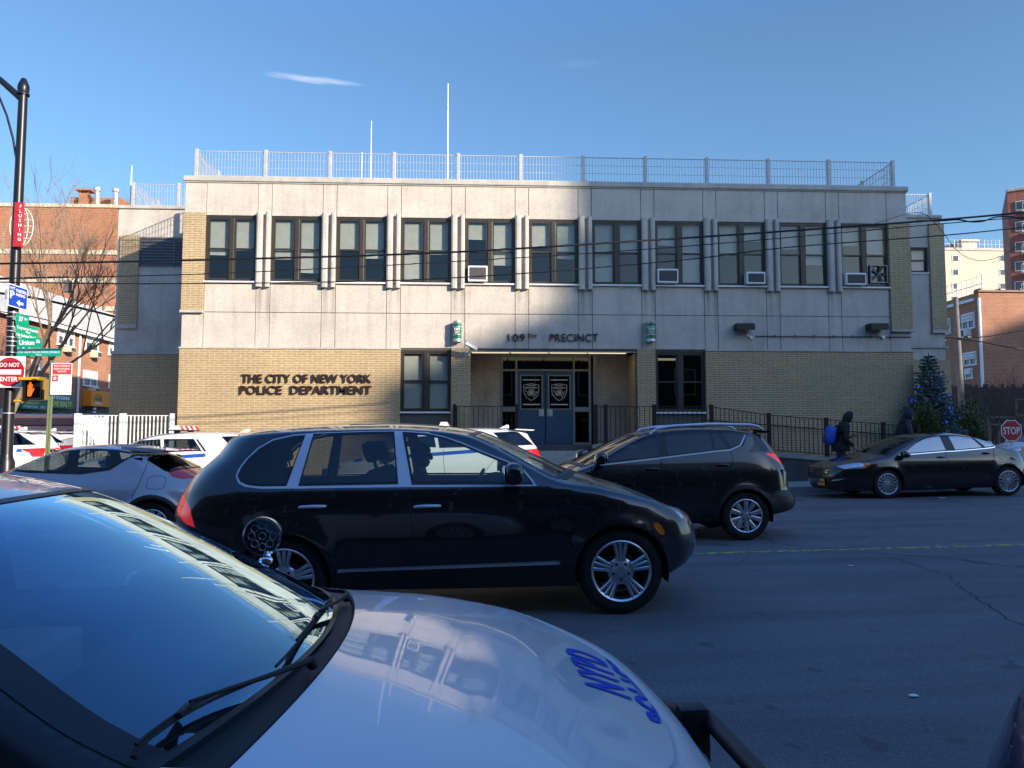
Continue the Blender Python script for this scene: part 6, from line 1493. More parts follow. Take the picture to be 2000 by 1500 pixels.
m = MB(); x0, x1 = at(153, 400, YA+3.2).x, at(172, 400, YA+3.2).x; zc_ = at(160, 377, YA+3.2).z; m.box(x0, x1, YA+3.2, YA+3.99, AZ, zc_); m.box(x0-.3, x1+.3, YA+3.0, YA+4.2, zc_+.25, zc_+.4)
for x in (x0+.1, x1-.2): m.box(x, x+.1, YA+3.3, YA+3.8, zc_, zc_+.25)
m.build('chimney', M_orangebrick, t, loc=-L)
for px, y0, y1 in ((190, 410, 367), (226, 416, 369)):
    a = at(px, y0, YA+2.5); b_ = at(px, y1, YA+2.5); m = MB(); m.tube([a, b_], .22, 10); m.tube([b_-Vector((0, 0, .3)), b_], .34, 10); m.build('flue_pipe', M_steel, t, loc=-L)
# police truck parked down the side street
P0 = at(100, 850, 33); t = thing('police_truck', 'navy and white police box truck parked down the side street', 'truck', (P0.x+.6, 33.6, gz(-20))); 
m = MB(); m.bbox(-3.4, 1.8, -.9, 1.3, .6, 2.15, .06); m.build('box_body', paint('truck_greyblue', (.30, .34, .42), dust=.03), t); m = MB(); m.bbox(-3.42, 1.82, -.93, 1.33, 2.152, 2.42, .03); m.build('roof_band', paint('truck_navy', (.03, .05, .14), dust=.03), t)
m = MB(); put_text(m, 'POLICE', facing(.62, -.915, 1.62), .30, 1.1, .04); m.build('lettering', M_blue, t)
m = MB(); m.lathe([(0, .002), (.2, .002)], 24, facing(.28, -.91, 1.76)); m.build('emblem', plain('emblem_navy', (.03, .05, .12), .5), t)
m = MB(); m.bbox(1.805, 3.3, -.85, 1.2, .5, 1.5, .1); m.prism([(1.81, 1.5), (2.9, 1.5), (2.4, 2.3), (1.81, 2.3)], 1.9, Matrix(((1, 0, 0, 0), (0, 0, 1, -.78), (0, 1, 0, 0), (0, 0, 0, 1)))); m.build('cab', P_white, t)
for x in (-2.2, 2.4): 
    for y, s_ in ((-.78, -1), (1.15, 1)): wheel(t, x, y, .45, .45, .25, .27, 'plain', s_, M_steel)
m = MB(); m.bbox(-3.2, 1.5, -.6, .9, 2.425, 2.62, .05)
for i in range(9): m.tube([(-3.1+i*.55, -.6, 2.64), (-3.1+i*.55, .9, 2.64)], .03, 6)
m.build('roof_rack', M_steel, t)
# ---------------------------------------------------------------- buildings at the right
YB = 46; c0 = at(1912, 600, YB); zB = at(1950, 571, YB).z
t = thing('brick_house', 'red brick house with white barred windows, its front half in sun', 'building', (c0.x+10, YB+8, 0)); L = Vector(t.location)
m = MB(); m.box(c0.x, c0.x+26, YB, YB+22, -.5, zB); m.build('wall', M_redbrick, t, loc=-L)
m = MB(); m.bbox(c0.x-.08, c0.x+26, YB-.12, YB+.4, zB, zB+.14, .03); 
for i in range(20): m.bbox(c0.x+i*1.3, c0.x+i*1.3+.12, YB-.16, YB+.42, zB+.1, zB+.24, .03)
m.build('coping', plain('tile_brown', (.22, .12, .08), .6), t, loc=-L); m = MB(); m.bbox(c0.x-.12, c0.x+.3, YB+.4, YB+22, zB-.5, zB-.3, .03); m.build('gutter', M_white, t, loc=-L)
px_ = lambda px, py: atx(px, py, c0.x)
for (a, b_, c_, d, n_) in ((1882, 614, 1903, 641, 2), (1885, 690, 1907, 712, 2), (1850, 624, 1856, 650, 1), (1888, 722, 1899, 738, 1)):
    p0, p1 = px_(a, (b_+d)/2), px_(c_, (b_+d)/2); zc_ = lambda py: px_((a+c_)/2, py).z; w_ = win_x(t, L, c0.x, p0.y, p1.y, zc_(d), zc_(b_), cols=n_, sgn=-1)
    g_ = MB(); lo, hi = sorted((p0.y, p1.y))
    for i in range(7): y = lo+(hi-lo)*i/6; g_.box(c0.x-.16, c0.x-.13, y-.025, y+.025, zc_(d)+(zc_(b_)-zc_(d))*.45, zc_(b_))
    for k in (.5, .75, 1.0): z = zc_(d)+(zc_(b_)-zc_(d))*k; g_.box(c0.x-.165, c0.x-.125, lo, hi, z-.03, z+.03)
    g_.build('window_grille', M_white, w_, loc=None)
    for o in (w_.children[-1],): o.location = (0, 0, 0)
p0 = px_(1891, 652); q = thing('air_conditioner', 'small air conditioner in the barred window of the red brick house', 'air conditioner', (c0.x-.3, p0.y, p0.z)); m = MB(); m.bbox(-.2, .28, -.4, .4, -.3, .3, .02); m.build('casing', M_white, q); m = MB(); m.box(-.21, -.201, -.3, .3, -.2, .2); m.build('grille', plain('grille_grey', (.07,)*3), q)
m = MB(); m.tube([(c0.x-.05, YB-.1, zB-.4), (c0.x-.05, YB-.1, 1.5)], .09); m.build('downspout', M_white, t, loc=-L)
bars('thin white roof railing along the side of the red brick house', [[Vector((c0.x+.3, YB+2.5*i, zB)) for i in range(8)]], 1.1, M_white, sp=.5, name='roof_railing', cat='railing', nh=3, bar=.05, post=.04)
YT = 150; x0, x1 = at(1843, 600, YT).x, at(1985, 600, YT).x; zT = at(1910, 490, YT).z
t = thing('apartment_tower', 'cream apartment tower with a rooftop hut, far behind the red brick house', 'building', ((x0+x1)/2, YT+8, 0)); L = Vector(t.location)
m = MB(); m.box(x0-6, x1+14, YT, YT+16, -.5, zT); m.build('wall', plain('cream_render', (.62, .50, .38), .85, var=.05, scale=.3), t, loc=-L)
m = MB(); m.bbox(x0-6.1, x1+14.1, YT-.2, YT+16.1, zT, zT+.6, .1); m.build('parapet', M_conc2, t, loc=-L)
for px in (1866, 1958):
    for py in (505, 532, 559, 586):
        a, b_ = at(px-6, py+6.5, YT), at(px+6, py-6.5, YT); f = MB(); f.box(a.x, b_.x, YT-.12, YT, a.z, b_.z); w_ = f.build('window', M_white, t, loc=-L); p = MB(); p.box(a.x+.12, b_.x-.12, YT-.14, YT-.121, a.z+.12, b_.z-.12); p.build('pane', M_glassdk, w_)
m = MB(); a, b_ = at(1880, 488, YT+5), at(1908, 474, YT+5); m.box(a.x, b_.x, YT+5, YT+12, zT, b_.z+.2); m.box(a.x-.4, b_.x+.3, YT+4.6, YT+12.3, b_.z+.2, b_.z+.6); m.build('roof_hut', M_cream, t, loc=-L)
bars('rooftop fence of the cream apartment tower', [[Vector((x0+3.2*i, YT+.6, zT+.6)) for i in range(8)]], at(1910, 467, YT).z-zT-.6, M_fence, sp=.8, name='roof_fence', nh=3, bar=.06, post=.06)
YC = 105; xa_ = at(1973, 500, YC).x; zC = at(1990, 376, YC).z
t = thing('brick_tower', 'tall red brick tower with white balconies at the frame edge', 'building', (xa_, YC, 0), R(-33)); L = Vector(t.location)
m = MB(); m.box(xa_, xa_+22, YC, YC+15, -.5, zC); m.build('wall', brick('tower_brick', (.34, .10, .07), (.40, .13, .085), (.40, .25, .2), w=.6, h=.25, mort=.02), t, loc=-L)
m = MB(); m.bbox(xa_-.1, xa_+22.1, YC-.15, YC+15, zC, zC+.5, .1); m.build('parapet', M_conc2, t, loc=-L)
for py in (405, 445, 484, 522, 560, 600, 640):
    a, b_ = at(1981, py+9, YC), at(1990, py-9, YC); f = MB(); f.box(a.x, b_.x+.4, YC-.1, YC, a.z, b_.z); w_ = f.build('window', M_white, t, loc=-L); p = MB(); p.box(a.x+.1, b_.x+.3, YC-.12, YC-.101, a.z+.1, b_.z-.1); p.build('pane', M_glassdk, w_)
    bb = MB(); bx = at(1990, py, YC).x; z = a.z-.3; bb.box(bx, bx+3.4, YC-1.5, YC-.01, z-.2, z)
    bb.box(bx, bx+3.4, YC-1.5, YC-1.44, z+.95, z+1.05)
    for i in range(12): bb.box(bx+.3*i, bx+.3*i+.05, YC-1.49, YC-1.45, z, z+.95)
    bb.build('balcony', M_white, t, loc=-L)
# ---------------------------------------------------------------- trees and plants
def bare_tree(name, label, base, h, seed, lean=(0, 0), spread=.6, depth=6, r0=.16, mat=None, cat='tree', group=None, up=.25, splits=(2, 3)):
    rr = random.Random(seed); t = thing(name, label, cat, base, group=group); mat = mat or plain('bark', (.23, .18, .135), .9, var=.3)
    tr, cr = MB(), MB(); cnt = [0]
    def grow(p, d, ln, r, k):
        n = 4; pts = [p]; q = p.copy(); dd = d.copy()
        for i in range(n):
            dd = (dd+Vector((rr.uniform(-.16, .16), rr.uniform(-.16, .16), rr.uniform(-.10, .14)))).normalized(); q = q+dd*ln/n; pts.append(q.copy())
        rs = [r*(1-.38*i/n) for i in range(n+1)]; cnt[0] += 1
        (tr if k == 0 else cr).tube(pts, rs, 8 if k == 0 else (5 if k < 3 else 3), cap=k == 0)
        if k >= depth: return
        for j in range(rr.randint(*splits)+(1 if k == 0 else 0)):
            f = rr.uniform(.45, 1.0) if k else rr.uniform(.6, 1.0); s_ = pts[0].lerp(pts[-1], f) if k == 0 else pts[max(1, int(round(f*n)))]
            a = Vector((rr.uniform(-1, 1), rr.uniform(-1, 1), rr.uniform(-.5, .6))); nd = (dd+a*spread+Vector((0, 0, up))).normalized()
            grow(s_, nd, ln*rr.uniform(.55, .82), r*rr.uniform(.42, .62), k+1)
    d0 = Vector((lean[0], lean[1], 1)).normalized(); grow(Vector((0, 0, -.1)), d0, h*.38, r0, 0)
    tr.build('trunk', mat, t, 60); cr.build('crown', mat, t); return t
b0 = at(-12, 850, 30); bare_tree('bare_tree', 'leafless tree leaning over the side street before the orange apartment house', (b0.x, 30, gz(-19)), 13.5, 14, (.24, .05), .70, 6, .15, up=.14, splits=(3, 4))
b0 = at(-40, 850, 44); bare_tree('bare_tree', 'leafless tree whose fine twigs show at the frame edge behind the lamp post', (b0.x, 44, 0), 17, 5, (.12, 0), .55, 6, .24)
b0 = at(118, 600, 62); bare_tree('bare_tree', 'leafless tree with twigs against the roof hut of the orange apartment house', (b0.x, 62, 0), 19, 23, (.05, 0), .5, 6, .25)
def leafy(name, label, base, rx, ry, rz, n, size, col, seed, cat='shrub', group=None):
    rr = random.Random(seed); t = thing(name, label, cat, base, group=group); m = MB()
    lob = [(Vector((rr.uniform(-.45, .45)*rx, rr.uniform(-.45, .45)*ry, rz*rr.uniform(.35, .8))), rr.uniform(.35, .6)) for _ in range(7)]
    for i in range(n):
        c_, s_ = rr.choice(lob); d = Vector((rr.gauss(0, 1), rr.gauss(0, 1), rr.gauss(0, 1))).normalized(); k = rr.uniform(.55, 1.08)
        p = c_+Vector((d.x*rx*s_, d.y*ry*s_, d.z*rz*s_*.8))*k
        if p.z < .02: p.z = rr.uniform(.02, .2)
        a = (d+Vector((rr.uniform(-.7, .7), rr.uniform(-.7, .7), rr.uniform(-.2, .9)))).normalized(); b_ = a.orthogonal().normalized(); b_ = (Matrix.Rotation(rr.uniform(0, 6.28), 3, a) @ b_); s2 = size*rr.uniform(.6, 1.4); u_ = a
        m.add([p-b_*s2*.3, p+u_*s2*.5-b_*s2*.15, p+u_*s2, p+u_*s2*.5+b_*s2*.3], [(0, 1, 2, 3)], 0 if rr.random() < .6 else 1)
    m.build('foliage', [plain(name+'_leaf', col, .7, var=.3, scale=2), plain(name+'_leaf_light', tuple(c*1.6 for c in col), .7, var=.25, scale=2)], t)
    m = MB()
    for i in range(6): m.tube([(rr.uniform(-.1, .1), rr.uniform(-.1, .1), 0), (rr.uniform(-.4, .4)*rx, rr.uniform(-.4, .4)*ry, rz*.7)], [.03, .01], 5)
    m.build('stem', plain('bark', (.23, .18, .135), .9), t); return t
YS = 21.9
def spruce(label, base, h, r, seed):
    rr = random.Random(seed); t = thing('spruce_tree', label, 'tree', base); m = MB(); tr = MB()
    tr.tube([(0, 0, 0), (.02, 0, h*.5), (0, 0, h)], [.11, .06, .01], 8)
    nl = 34
    for i in range(nl):
        z = .25+(h-.3)*(i/nl)**.95; rad = r*(1-(z/h))**.8*rr.uniform(.8, 1.12)+.06; nb = 13 if i < 24 else 8
        for j in range(nb):
            a = 2*math.pi*(j+rr.random()*.8)/nb; ln = rad*rr.uniform(.72, 1.1); pr = Vector((math.cos(a), math.sin(a), 0)); ns = max(4, int(ln/.075))
            for k in range(ns):
                f = (k+1)/ns; p = Vector((0, 0, z))+pr*ln*f+Vector((0, 0, -.20*ln*f+.22*ln*f*f)); sd = Vector((-pr.y, pr.x, 0))
                for q in range(4):
                    w_ = (.17*(1-.45*f))*rr.uniform(.7, 1.3)*min(1.0, .4+ln); d = (pr*.7+sd*rr.uniform(-1.1, 1.1)+Vector((0, 0, rr.uniform(-.35, .5)))).normalized(); e_ = d.orthogonal().normalized(); e_ = Matrix.Rotation(rr.uniform(0, 6.28), 3, d) @ e_
                    m.add([p-e_*.016, p+d*w_*.6-e_*.036, p+d*w_, p+d*w_*.6+e_*.036], [(0, 1, 2, 3)], 0 if rr.random() < .55 else 1)
    tr.build('trunk', plain('bark', (.23, .18, .135), .9), t); m.build('crown', [plain('spruce_needles', (.10, .155, .17), .7, var=.3, scale=3), plain('spruce_needles_pale', (.17, .245, .265), .7, var=.25, scale=3)], t); return t
sb = at(1826, 850, YS); zs = gz(sb.x)+.16; sh_ = at(1812, 688, YS).z-zs
spruce('blue spruce with blue lights beside the station corner', (sb.x-.1, YS, zs), sh_, 1.12, 4)
t = thing('string_lights', 'string of small blue and white lights wound round the spruce', 'string lights', (sb.x-.1, YS, zs)); m = MB(); pts = []
for i in range(60): a = i*.55; z = .9+2.0*i/60; rr_ = 1.08*(1-z/sh_)**.8+.05; pts.append((rr_*math.cos(a), rr_*math.sin(a), z))
m.tube(pts, .004, 3); m.build('wire', M_blackmetal, t)
M_bl = plain('blue_bulb', (.03, .03, 1.0), .3, var=0, emit=1.6); M_wh = plain('warm_bulb', (1.0, .9, .7), .3, var=0, emit=1.2)
for i, p in enumerate(pts):
    if i % 4 == 0 and p[1] < .5: m = MB(); m.ell(p, (.015, .015, .018), 8, 6); m.build('bulb', M_bl if i % 12 else M_wh, t)
for k, (px, py0, rx, rz, lab) in enumerate(((1818, 800, .75, 1.25, 'yellow green shrub at the foot of the spruce, next to the station wall'), (1888, 800, .6, 1.25, 'yellow green shrub on the street side of the spruce'))):
    p = at(px, 850, YS-.5+k); z = gz(p.x)+.16; leafy('shrub', lab, (p.x, YS-.5+k, z), rx, .6, at(px, py0+2, YS).z-z, 3600, .10, (.07, .09, .018), 31+k, group='shrubs at the foot of the spruce')
for i, (px, Y_) in enumerate(((1868, 31), (1895, 33), (1925, 30.5), (1952, 34), (1980, 32), (2010, 31))):
    p = at(px, 850, Y_); bare_tree('bare_bush', ['dark leafless bush behind the spruce', 'dark leafless bush left of the wooden deck', 'dark leafless bush straight above the silver sedan', 'dark leafless bush above the stop sign', 'dark leafless bush beside the stop sign', 'dark leafless bush at the frame edge'][i], (p.x, Y_, gz(p.x)), 3.6+.5*(i % 3), 50+i, (0, 0), .8, 4, .05, plain('dark_twigs', (.05, .042, .036), .9), 'bush', 'leafless bushes behind the parked cars', up=.3, splits=(3, 4))
YF = 38
m0, m1 = at(1840, 800, YF), at(2060, 760, YF); t = thing('board_fence', 'dark weathered board fence in front of the red brick house', 'fence', (m0.x, YF, .3)); m = MB(); zf_ = at(1950, 752, YF).z-.3
rr_ = random.Random(9); x = 0
while x < m1.x-m0.x: wv = .14; m.box(x, x+wv-.01, 0, .03+rr_.uniform(0, .01), 0, zf_*rr_.uniform(.96, 1.02)); x += wv
M_wood = plain('old_wood', (.045, .038, .034), .9, var=.4, scale=2); m.build('boards', M_wood, t); m = MB(); m.box(0, m1.x-m0.x, .045, .09, zf_*.85, zf_*.9); m.box(0, m1.x-m0.x, .045, .09, .3, .4); m.build('rail', M_wood, t)
YD = 30.2; a, b_ = at(1935, 829, YD), at(2040, 815, YD); t = thing('wooden_deck', 'weathered wooden deck railing above the stop sign', 'deck', (a.x, YD, gz(a.x))); M_deck = plain('deck_wood', (.14, .115, .095), .9, var=.3, scale=3)
m = MB(); zt_ = b_.z-gz(a.x)+.0; w_ = b_.x-a.x
for z in (zt_, zt_-.30): m.box(0, w_, -.05, .05, z-.035, z+.035)
for i in range(7): m.box(i*w_/6-.04, i*w_/6+.04, .051, .12, 0, zt_)
m.build('railing', M_deck, t); m = MB(); xx = w_*.45
for i in range(3): m.box(xx+i*.55, xx+i*.55+.06, -.12, -.051, zt_+.05, zt_+.75)
for z in (zt_+.7, zt_+.05): m.box(xx, xx+1.16, -.17, -.121, z, z+.06)
m.build('chair_frame', M_deck, t)
# ---------------------------------------------------------------- lamp post and its signs
YL = 18.9
lb = at(13, 880, YL); lx, lz = lb.x, gz(lb.x)+.16
zp = lambda py: at(35, py, YL).z-lz
M_post = plain('lamp_black', (.010, .011, .016), .35, .2)
t = thing('street_lamp', 'tall black street lamp with pointed finial at the corner', 'street lamp', (lx, YL, lz))
m = MB(); m.lathe([(.26, 0), (.26, .12), (.2, .2), (.19, .9), (.15, 1.0), (.135, 1.1), (.118, 4.5), (.105, zp(250)), (.10, zp(185))], 20); m.build('pole', M_post, t, 40)
m = MB(); z0 = zp(186); m.lathe([(.14, z0), (.14, z0+.05), (.12, z0+.08), (.135, z0+.16), (.13, z0+.24), (.06, z0+.42), (.012, zp(152))], 16); m.build('finial', M_post, t, 40)
m = MB(); m.tube([(-.05, 0, zp(192)), (-.6, 0, zp(155)), (-2.6, 0, zp(60))], [.09, .075, .05], 10); m.build('arm', M_post, t, 50)
m = MB(); m.tube([(-.1, 0, zp(308)), (-.2, 0, zp(270)), (-.38, 0, zp(225)), (-.62, 0, zp(183)), (-1.2, 0, zp(130))], .028, 8); m.build('brace', M_post, t, 50)
m = MB(); m.bbox(-3.4, -2.5, -.18, .18, zp(60)-.1, zp(60)+.08, .05); m.build('lamp_head', M_post, t)
for py in (612, 621, 640, 648, 660, 668, 677, 690, 808): m = MB(); m.lathe([(.132, zp(py)), (.136, zp(py)+.004), (.136, zp(py)+.02), (.132, zp(py)+.024)], 20); m.build('steel_band', M_steel, t, 40)
def px3(px, py, Y=YL-.2): return at(px, py, Y)
# red banner with wire globe
a, b_ = px3(24, 482), px3(46, 395); t = thing('banner', 'red vertical neighbourhood banner with white wire globe on the lamp post', 'banner', ((a.x+b_.x)/2, YL-.14, a.z)); w_, h = b_.x-a.x, b_.z-a.z
M_red = plain('sign_red', (.42, .02, .035), .5, var=.08)
m = MB(); m.bbox(-w_/2, w_/2, -.06, .0, 0, h, .01); m.build('panel', M_red, t)
m = MB()
for i, ch in enumerate('FLUSHING'): put_text(m, ch, facing(w_*.22, -.064, h*.87-h*.105*i), h*.07, None, .03, align='CENTER')
m.build('lettering', M_white, t)
m = MB(); gr = h*.42; gc = h*.5; sx = .55
for k in range(5):
    f = (-1, -.55, 0, .55, 1)[k]; m.tube([(f*gr*sx*math.cos(a_), .05+.02*k, gc+gr*math.sin(a_)) for a_ in [-math.pi/2+math.pi*i/16 for i in range(17)]], .009, 5)
for f in (-.66, -.33, 0, .33, .66): c_ = math.sqrt(1-f*f); m.tube([(-gr*sx*c_, .08, gc+gr*f), (gr*sx*c_, .08, gc+gr*f)], .008, 5)
m.build('wire_globe', M_white, t, 60)
# signs facing the side street (they lie in planes X = const)
M_signblue = plain('sign_blue', (.005, .06, .42), .45, var=.05); M_sgreen = plain('street_sign_green', (.0, .30, .19), .45, var=.05)
Xs = lx+.16
def sign_x(label, pxa, pxb, yta, yba, mat, rows, X_=Xs, border=True, name='street_sign', cat='street sign', lmat=None):
    pa, pb = atx(pxa, (yta+yba)/2, X_), atx(pxb, (yta+yba)/2, X_); zt_, zb_ = atx(pxa, yta, X_).z, atx(pxa, yba, X_).z
    q = thing(name, label, cat, (X_, pa.y, zb_)); w_, h = pb.y-pa.y, zt_-zb_
    m = MB(); m.bbox(-.012, 0, 0, w_, 0, h, .004); m.build('plate', M_white if border else mat, q)
    if border: b = min(w_, h)*.045; m = MB(); m.bbox(.001, .004, b, w_-b, b, h-b, .001); m.build('sign_face', mat, q)
    for txt, fx, fy, fh, fw in rows: m = MB(); put_text(m, txt, facex(.007, w_*fx, h*fy), h*fh, w_*fw, .03); m.build('lettering', lmat or M_white, q)
    m = MB(); m.bbox(-.08, -.013, .0, .05, h*.3, h*.7, .005); m.build('bracket', M_steel, q)
    return q, w_, h
q, w_, h = sign_x('blue municipal parking sign with white arrow, above the green street signs', 16, 54, 552, 597, M_signblue, [('MUNICIPAL', .38, .72, .13, .55), ('PARKING', .38, .54, .12, .48), ('P', .08, .38, .32, .22), ('NYC', .08, .78, .10, .24)], Xs+.02, name='parking_sign', cat='parking sign')
m = MB(); A_ = facex(.007, w_*.42, h*.12); m.add([A_ @ Vector((x*w_, z*h, 0)) for x, z in ((0, .12), (.16, .27), (.16, .18), (.36, .18), (.36, .06), (.16, .06), (.16, -.03))], [tuple(range(7))]); m.build('arrow', M_white, q)
sign_x('green street sign reading 37 Av, topmost of the green signs', 31, 57, 611, 631, M_sgreen, [('37', .2, .3, .45, .32), ('Av', .6, .5, .28, .24)], border=False)
sign_x('green honorary street sign in two lines under the 37 Av sign', 31, 75, 630, 657, M_sgreen, [('Congressman Rosenthal', .03, .62, .20, .94), ('Place', .42, .42, .13, .2), ('Main Southward Block Co', .03, .08, .20, .9)], border=False)
def sign_y(label, pxa, pxb, yt, yb_, mat, rows, Y=YL-.2, name='street_sign', cat='street sign', lmat=None, extra=None, border=.0):
    a, b_ = at(pxa, yb_, Y), at(pxb, yt, Y); q = thing(name, label, cat, (a.x, Y, a.z)); w_, h = b_.x-a.x, b_.z-a.z
    m = MB(); m.bbox(0, w_, 0, .012, 0, h, .004); m.build('plate', mat, q)
    for txt, fx, fy, fh, fw in rows: m = MB(); put_text(m, txt, facing(w_*fx, -.004, h*fy), h*fh, w_*fw, .03); m.build('lettering', lmat or M_white, q)
    return q, w_, h
sign_y('green street sign reading Union St', 33, 82, 660, 678.5, M_sgreen, [('Union', .08, .28, .48, .62), ('St', .77, .48, .34, .16)])
sign_y('long green honorary street sign with a pale blue inscription, lowest on the post', 32, 120, 680.5, 695.5, M_sgreen, [('Officer Gabriel Vitale And Anthony J Abruzzo Jr', .02, .42, .36, .95), ('Place', .44, .1, .2, .12)], lmat=plain('pale_blue_letters', (.45, .68, .85), .5, var=0))
# do not enter
q, w_, h = sign_y('square white and red do not enter sign on the lamp post', -13, 50, 696, 757, M_white, [], Y=YL-.24, name='no_entry_sign', cat='traffic sign')
m = MB(); m.lathe([(0, .002), (w_*.485, .002), (w_*.485, 0)], 40, facing(w_/2, 0, h/2)); m.build('red_disc', M_red, q)
m = MB(); m.box(w_*.12, w_*.88, -.006, -.0045, h*.42, h*.575); put_text(m, 'DO NOT', facing(w_*.18, -.006, h*.66), h*.135, w_*.64, .02); put_text(m, 'ENTER', facing(w_*.21, -.006, h*.205), h*.135, w_*.57, .02); m.build('lettering', M_white, q)
# pedestrian signal
a, b_ = px3(55, 779), px3(87, 744); t = thing('pedestrian_signal', 'pedestrian signal showing an orange hand, in a yellow housing', 'traffic signal', (a.x, YL-.3, a.z)); w_, h = b_.x-a.x, b_.z-a.z
M_ylw = plain('signal_yellow', (.60, .38, .02), .5); M_ylwd = plain('signal_brown', (.24, .15, .04), .6)
m = MB(); m.bbox(-.14, w_*1.15, .04, .34, -.03, h+.05, .02); m.build('housing', M_ylwd, t); m = MB(); m.bbox(0, w_, -.06, .04, 0, h, .01); m.build('signal_face', plain('signal_black', (.008,)*3, .25), t)
m = MB(); m.prism([(-.03, h), (w_+.03, h), (w_+.1, h+.07), (-.05, h+.06)], .3, facing(0, .04, 0)); m.tube([(-.32, .1, h+.06), (-.02, .1, h+.06)], .035, 8); m.tube([(-.32, .1, -.05), (.0, .1, -.05)], .03, 8); m.build('bracket', M_ylw, t)
m = MB(); M_hand = plain('hand_orange', (1.0, .16, .02), .4, var=0, emit=.75); HF = facing(w_*.16, -.065, h*.12); hw, hh = w_*.40, h*.78
for k, (x, l_) in enumerate(((.18, .62), (.38, .80), (.58, .80), (.76, .66))): m.add([HF @ Vector((hw*(x-.08), hh*.35, 0)), HF @ Vector((hw*(x+.08), hh*.35, 0)), HF @ Vector((hw*(x+.07), hh*(l_+.2), 0)), HF @ Vector((hw*(x-.07), hh*(l_+.2), 0))], [(0, 1, 2, 3)])
m.add([HF @ Vector((hw*x, hh*z, 0)) for x, z in ((.12, .0), (.66, 0), (.84, .2), (1.18, .55), (1.08, .62), (.84, .42), (.84, .40), (.10, .40))], [tuple(range(8))]); m.build('hand_symbol', M_hand, t)
# no standing sign on its green post
YN = 17.6; b0 = at(92, 868, YN); t = thing('sign_post', 'slim green steel sign post between the parked police cars', 'sign post', (b0.x, YN, gz(b0.x)))
top = at(99, 704, YN); m = MB(); w_ = .045
m.box(-w_, -.012, -.02, .02, 0, top.z-gz(b0.x)); m.box(-.0115, .0115, -.005, .02, 0, top.z-gz(b0.x)); m.box(.012, w_, -.02, .02, 0, top.z-gz(b0.x)); m.build('post', plain('post_green', (.16, .20, .10), .6), t); t.rotation_euler.y = .012
q, w_, h = sign_y('white parking sign with red heading and star on the green post', 97.5, 141, 709, 771, M_white, [], Y=YN-.05, name='no_standing_sign', cat='parking sign')
m = MB(); m.box(w_*.08, w_*.97, -.004, -.001, h*.64, h*.97); m.box(w_*.07, w_*.36, -.004, -.001, h*.42, h*.61); m.build('red_panel', plain('sign_red_bright', (.55, .05, .06), .5, var=.05), q)
m = MB(); put_text(m, 'NO STANDING', facing(w_*.14, -.0065, h*.88), h*.055, w_*.76, .02); put_text(m, 'EXCEPT AUTHORIZED', facing(w_*.14, -.0065, h*.79), h*.05, w_*.76, .02); put_text(m, 'VEHICLES', facing(w_*.3, -.0065, h*.71), h*.05, w_*.44, .02)
st = [(.12*(1 if i % 2 == 0 else .42)*math.sin(math.pi*i/5), .12*(1 if i % 2 == 0 else .42)*math.cos(math.pi*i/5)) for i in range(10)]; m.add([facing(w_*.215, -.0065, h*.515) @ Vector((x*w_, z*w_, 0)) for x, z in st], [tuple(range(10))]); m.build('lettering', M_white, q)
m = MB(); m.box(w_*.12, w_*.7, -.0035, -.001, h*.075, h*.083); m.build('rule_line', M_black, q)
# stop sign
YO = 26.0; c_ = at(1975.5, 841, YO); t = thing('stop_sign', 'red octagonal stop sign above the parked black sedan', 'stop sign', (c_.x, YO, gz(c_.x)+.1)); z0 = c_.z-gz(c_.x)-.1; r_ = 20.5/1480*c_.y*1.04
M8 = facing(0, 0, z0) @ Matrix.Rotation(math.pi/8, 4, 'Z'); oct_ = lambda r: [(r*math.cos(math.pi*i/4), r*math.sin(math.pi*i/4)) for i in range(8)]
m = MB(); m.prism(oct_(r_*1.08), .012, M8 @ Matrix.Translation((0, 0, -.013))); m.build('plate', M_white, t); m = MB(); m.prism(oct_(r_*1.0), .003, M8); m.build('sign_face', M_red, t)
m = MB(); put_text(m, 'STOP', facing(0, -.006, z0-r_*.33), r_*.66, r_*1.62, .01, align='CENTER'); m.build('lettering', M_white, t); m = MB(); m.box(-.03, .03, .02, .05, 0, z0+r_*.5); m.build('post', M_steel, t)
# utility pole at the right
YU = 36; a, b_ = at(1882, 850, YU), at(1877, 580, YU); t = thing('utility_pole', 'grey wooden utility pole in front of the red brick house', 'utility pole', (a.x, YU, gz(a.x)))
m = MB(); m.tube([(0, 0, 0), (-.05, 0, (b_.z-gz(a.x))*.5), (-.12, 0, b_.z-gz(a.x))], [.16, .135, .11], 12); m.build('pole', plain('pole_wood', (.17, .16, .15), .9, var=.25, scale=3), t, 60)
zc_ = at(1880, 664, YU).z-gz(a.x); m = MB(); m.tube([(-1.3, -.1, zc_), (-.6, -.15, zc_+.12), (.5, -.15, zc_), (.9, -.1, zc_-.05)], .05, 6); m.ell((-1.1, 0, zc_-.05), (.45, .16, .18), 12, 8); m.ell((.35, -.1, zc_+.1), (.22, .12, .12), 10, 6); m.build('cable_hardware', M_blackmetal, t)
# small span-arm signal over the side street
YG = 29; a, b_ = at(-40, 545, YG), at(133, 541, YG); t = thing('traffic_signal', 'small grey traffic signal hanging at the end of a thin mast arm', 'traffic signal', (a.x, YG, 0)); m = MB(); m.tube([(0, 0, 0), (0, 0, b_.z), (.2, 0, a.z)], .07, 8); m.tube([(.2, 0, a.z), (b_.x-a.x, 0, b_.z)], [.05, .035], 8); m.build('mast_arm', M_post, t)
m = MB(); s0 = at(131, 543, YG).z; s1 = at(131, 571, YG).z; m.tube([(b_.x-a.x, 0, s0), (b_.x-a.x, 0, s0-.1)], .03); m.bbox(b_.x-a.x-.12, b_.x-a.x+.12, -.1, .1, s1, s0-.1, .03); m.build('signal_head', plain('signal_grey', (.12, .12, .12), .5), t)
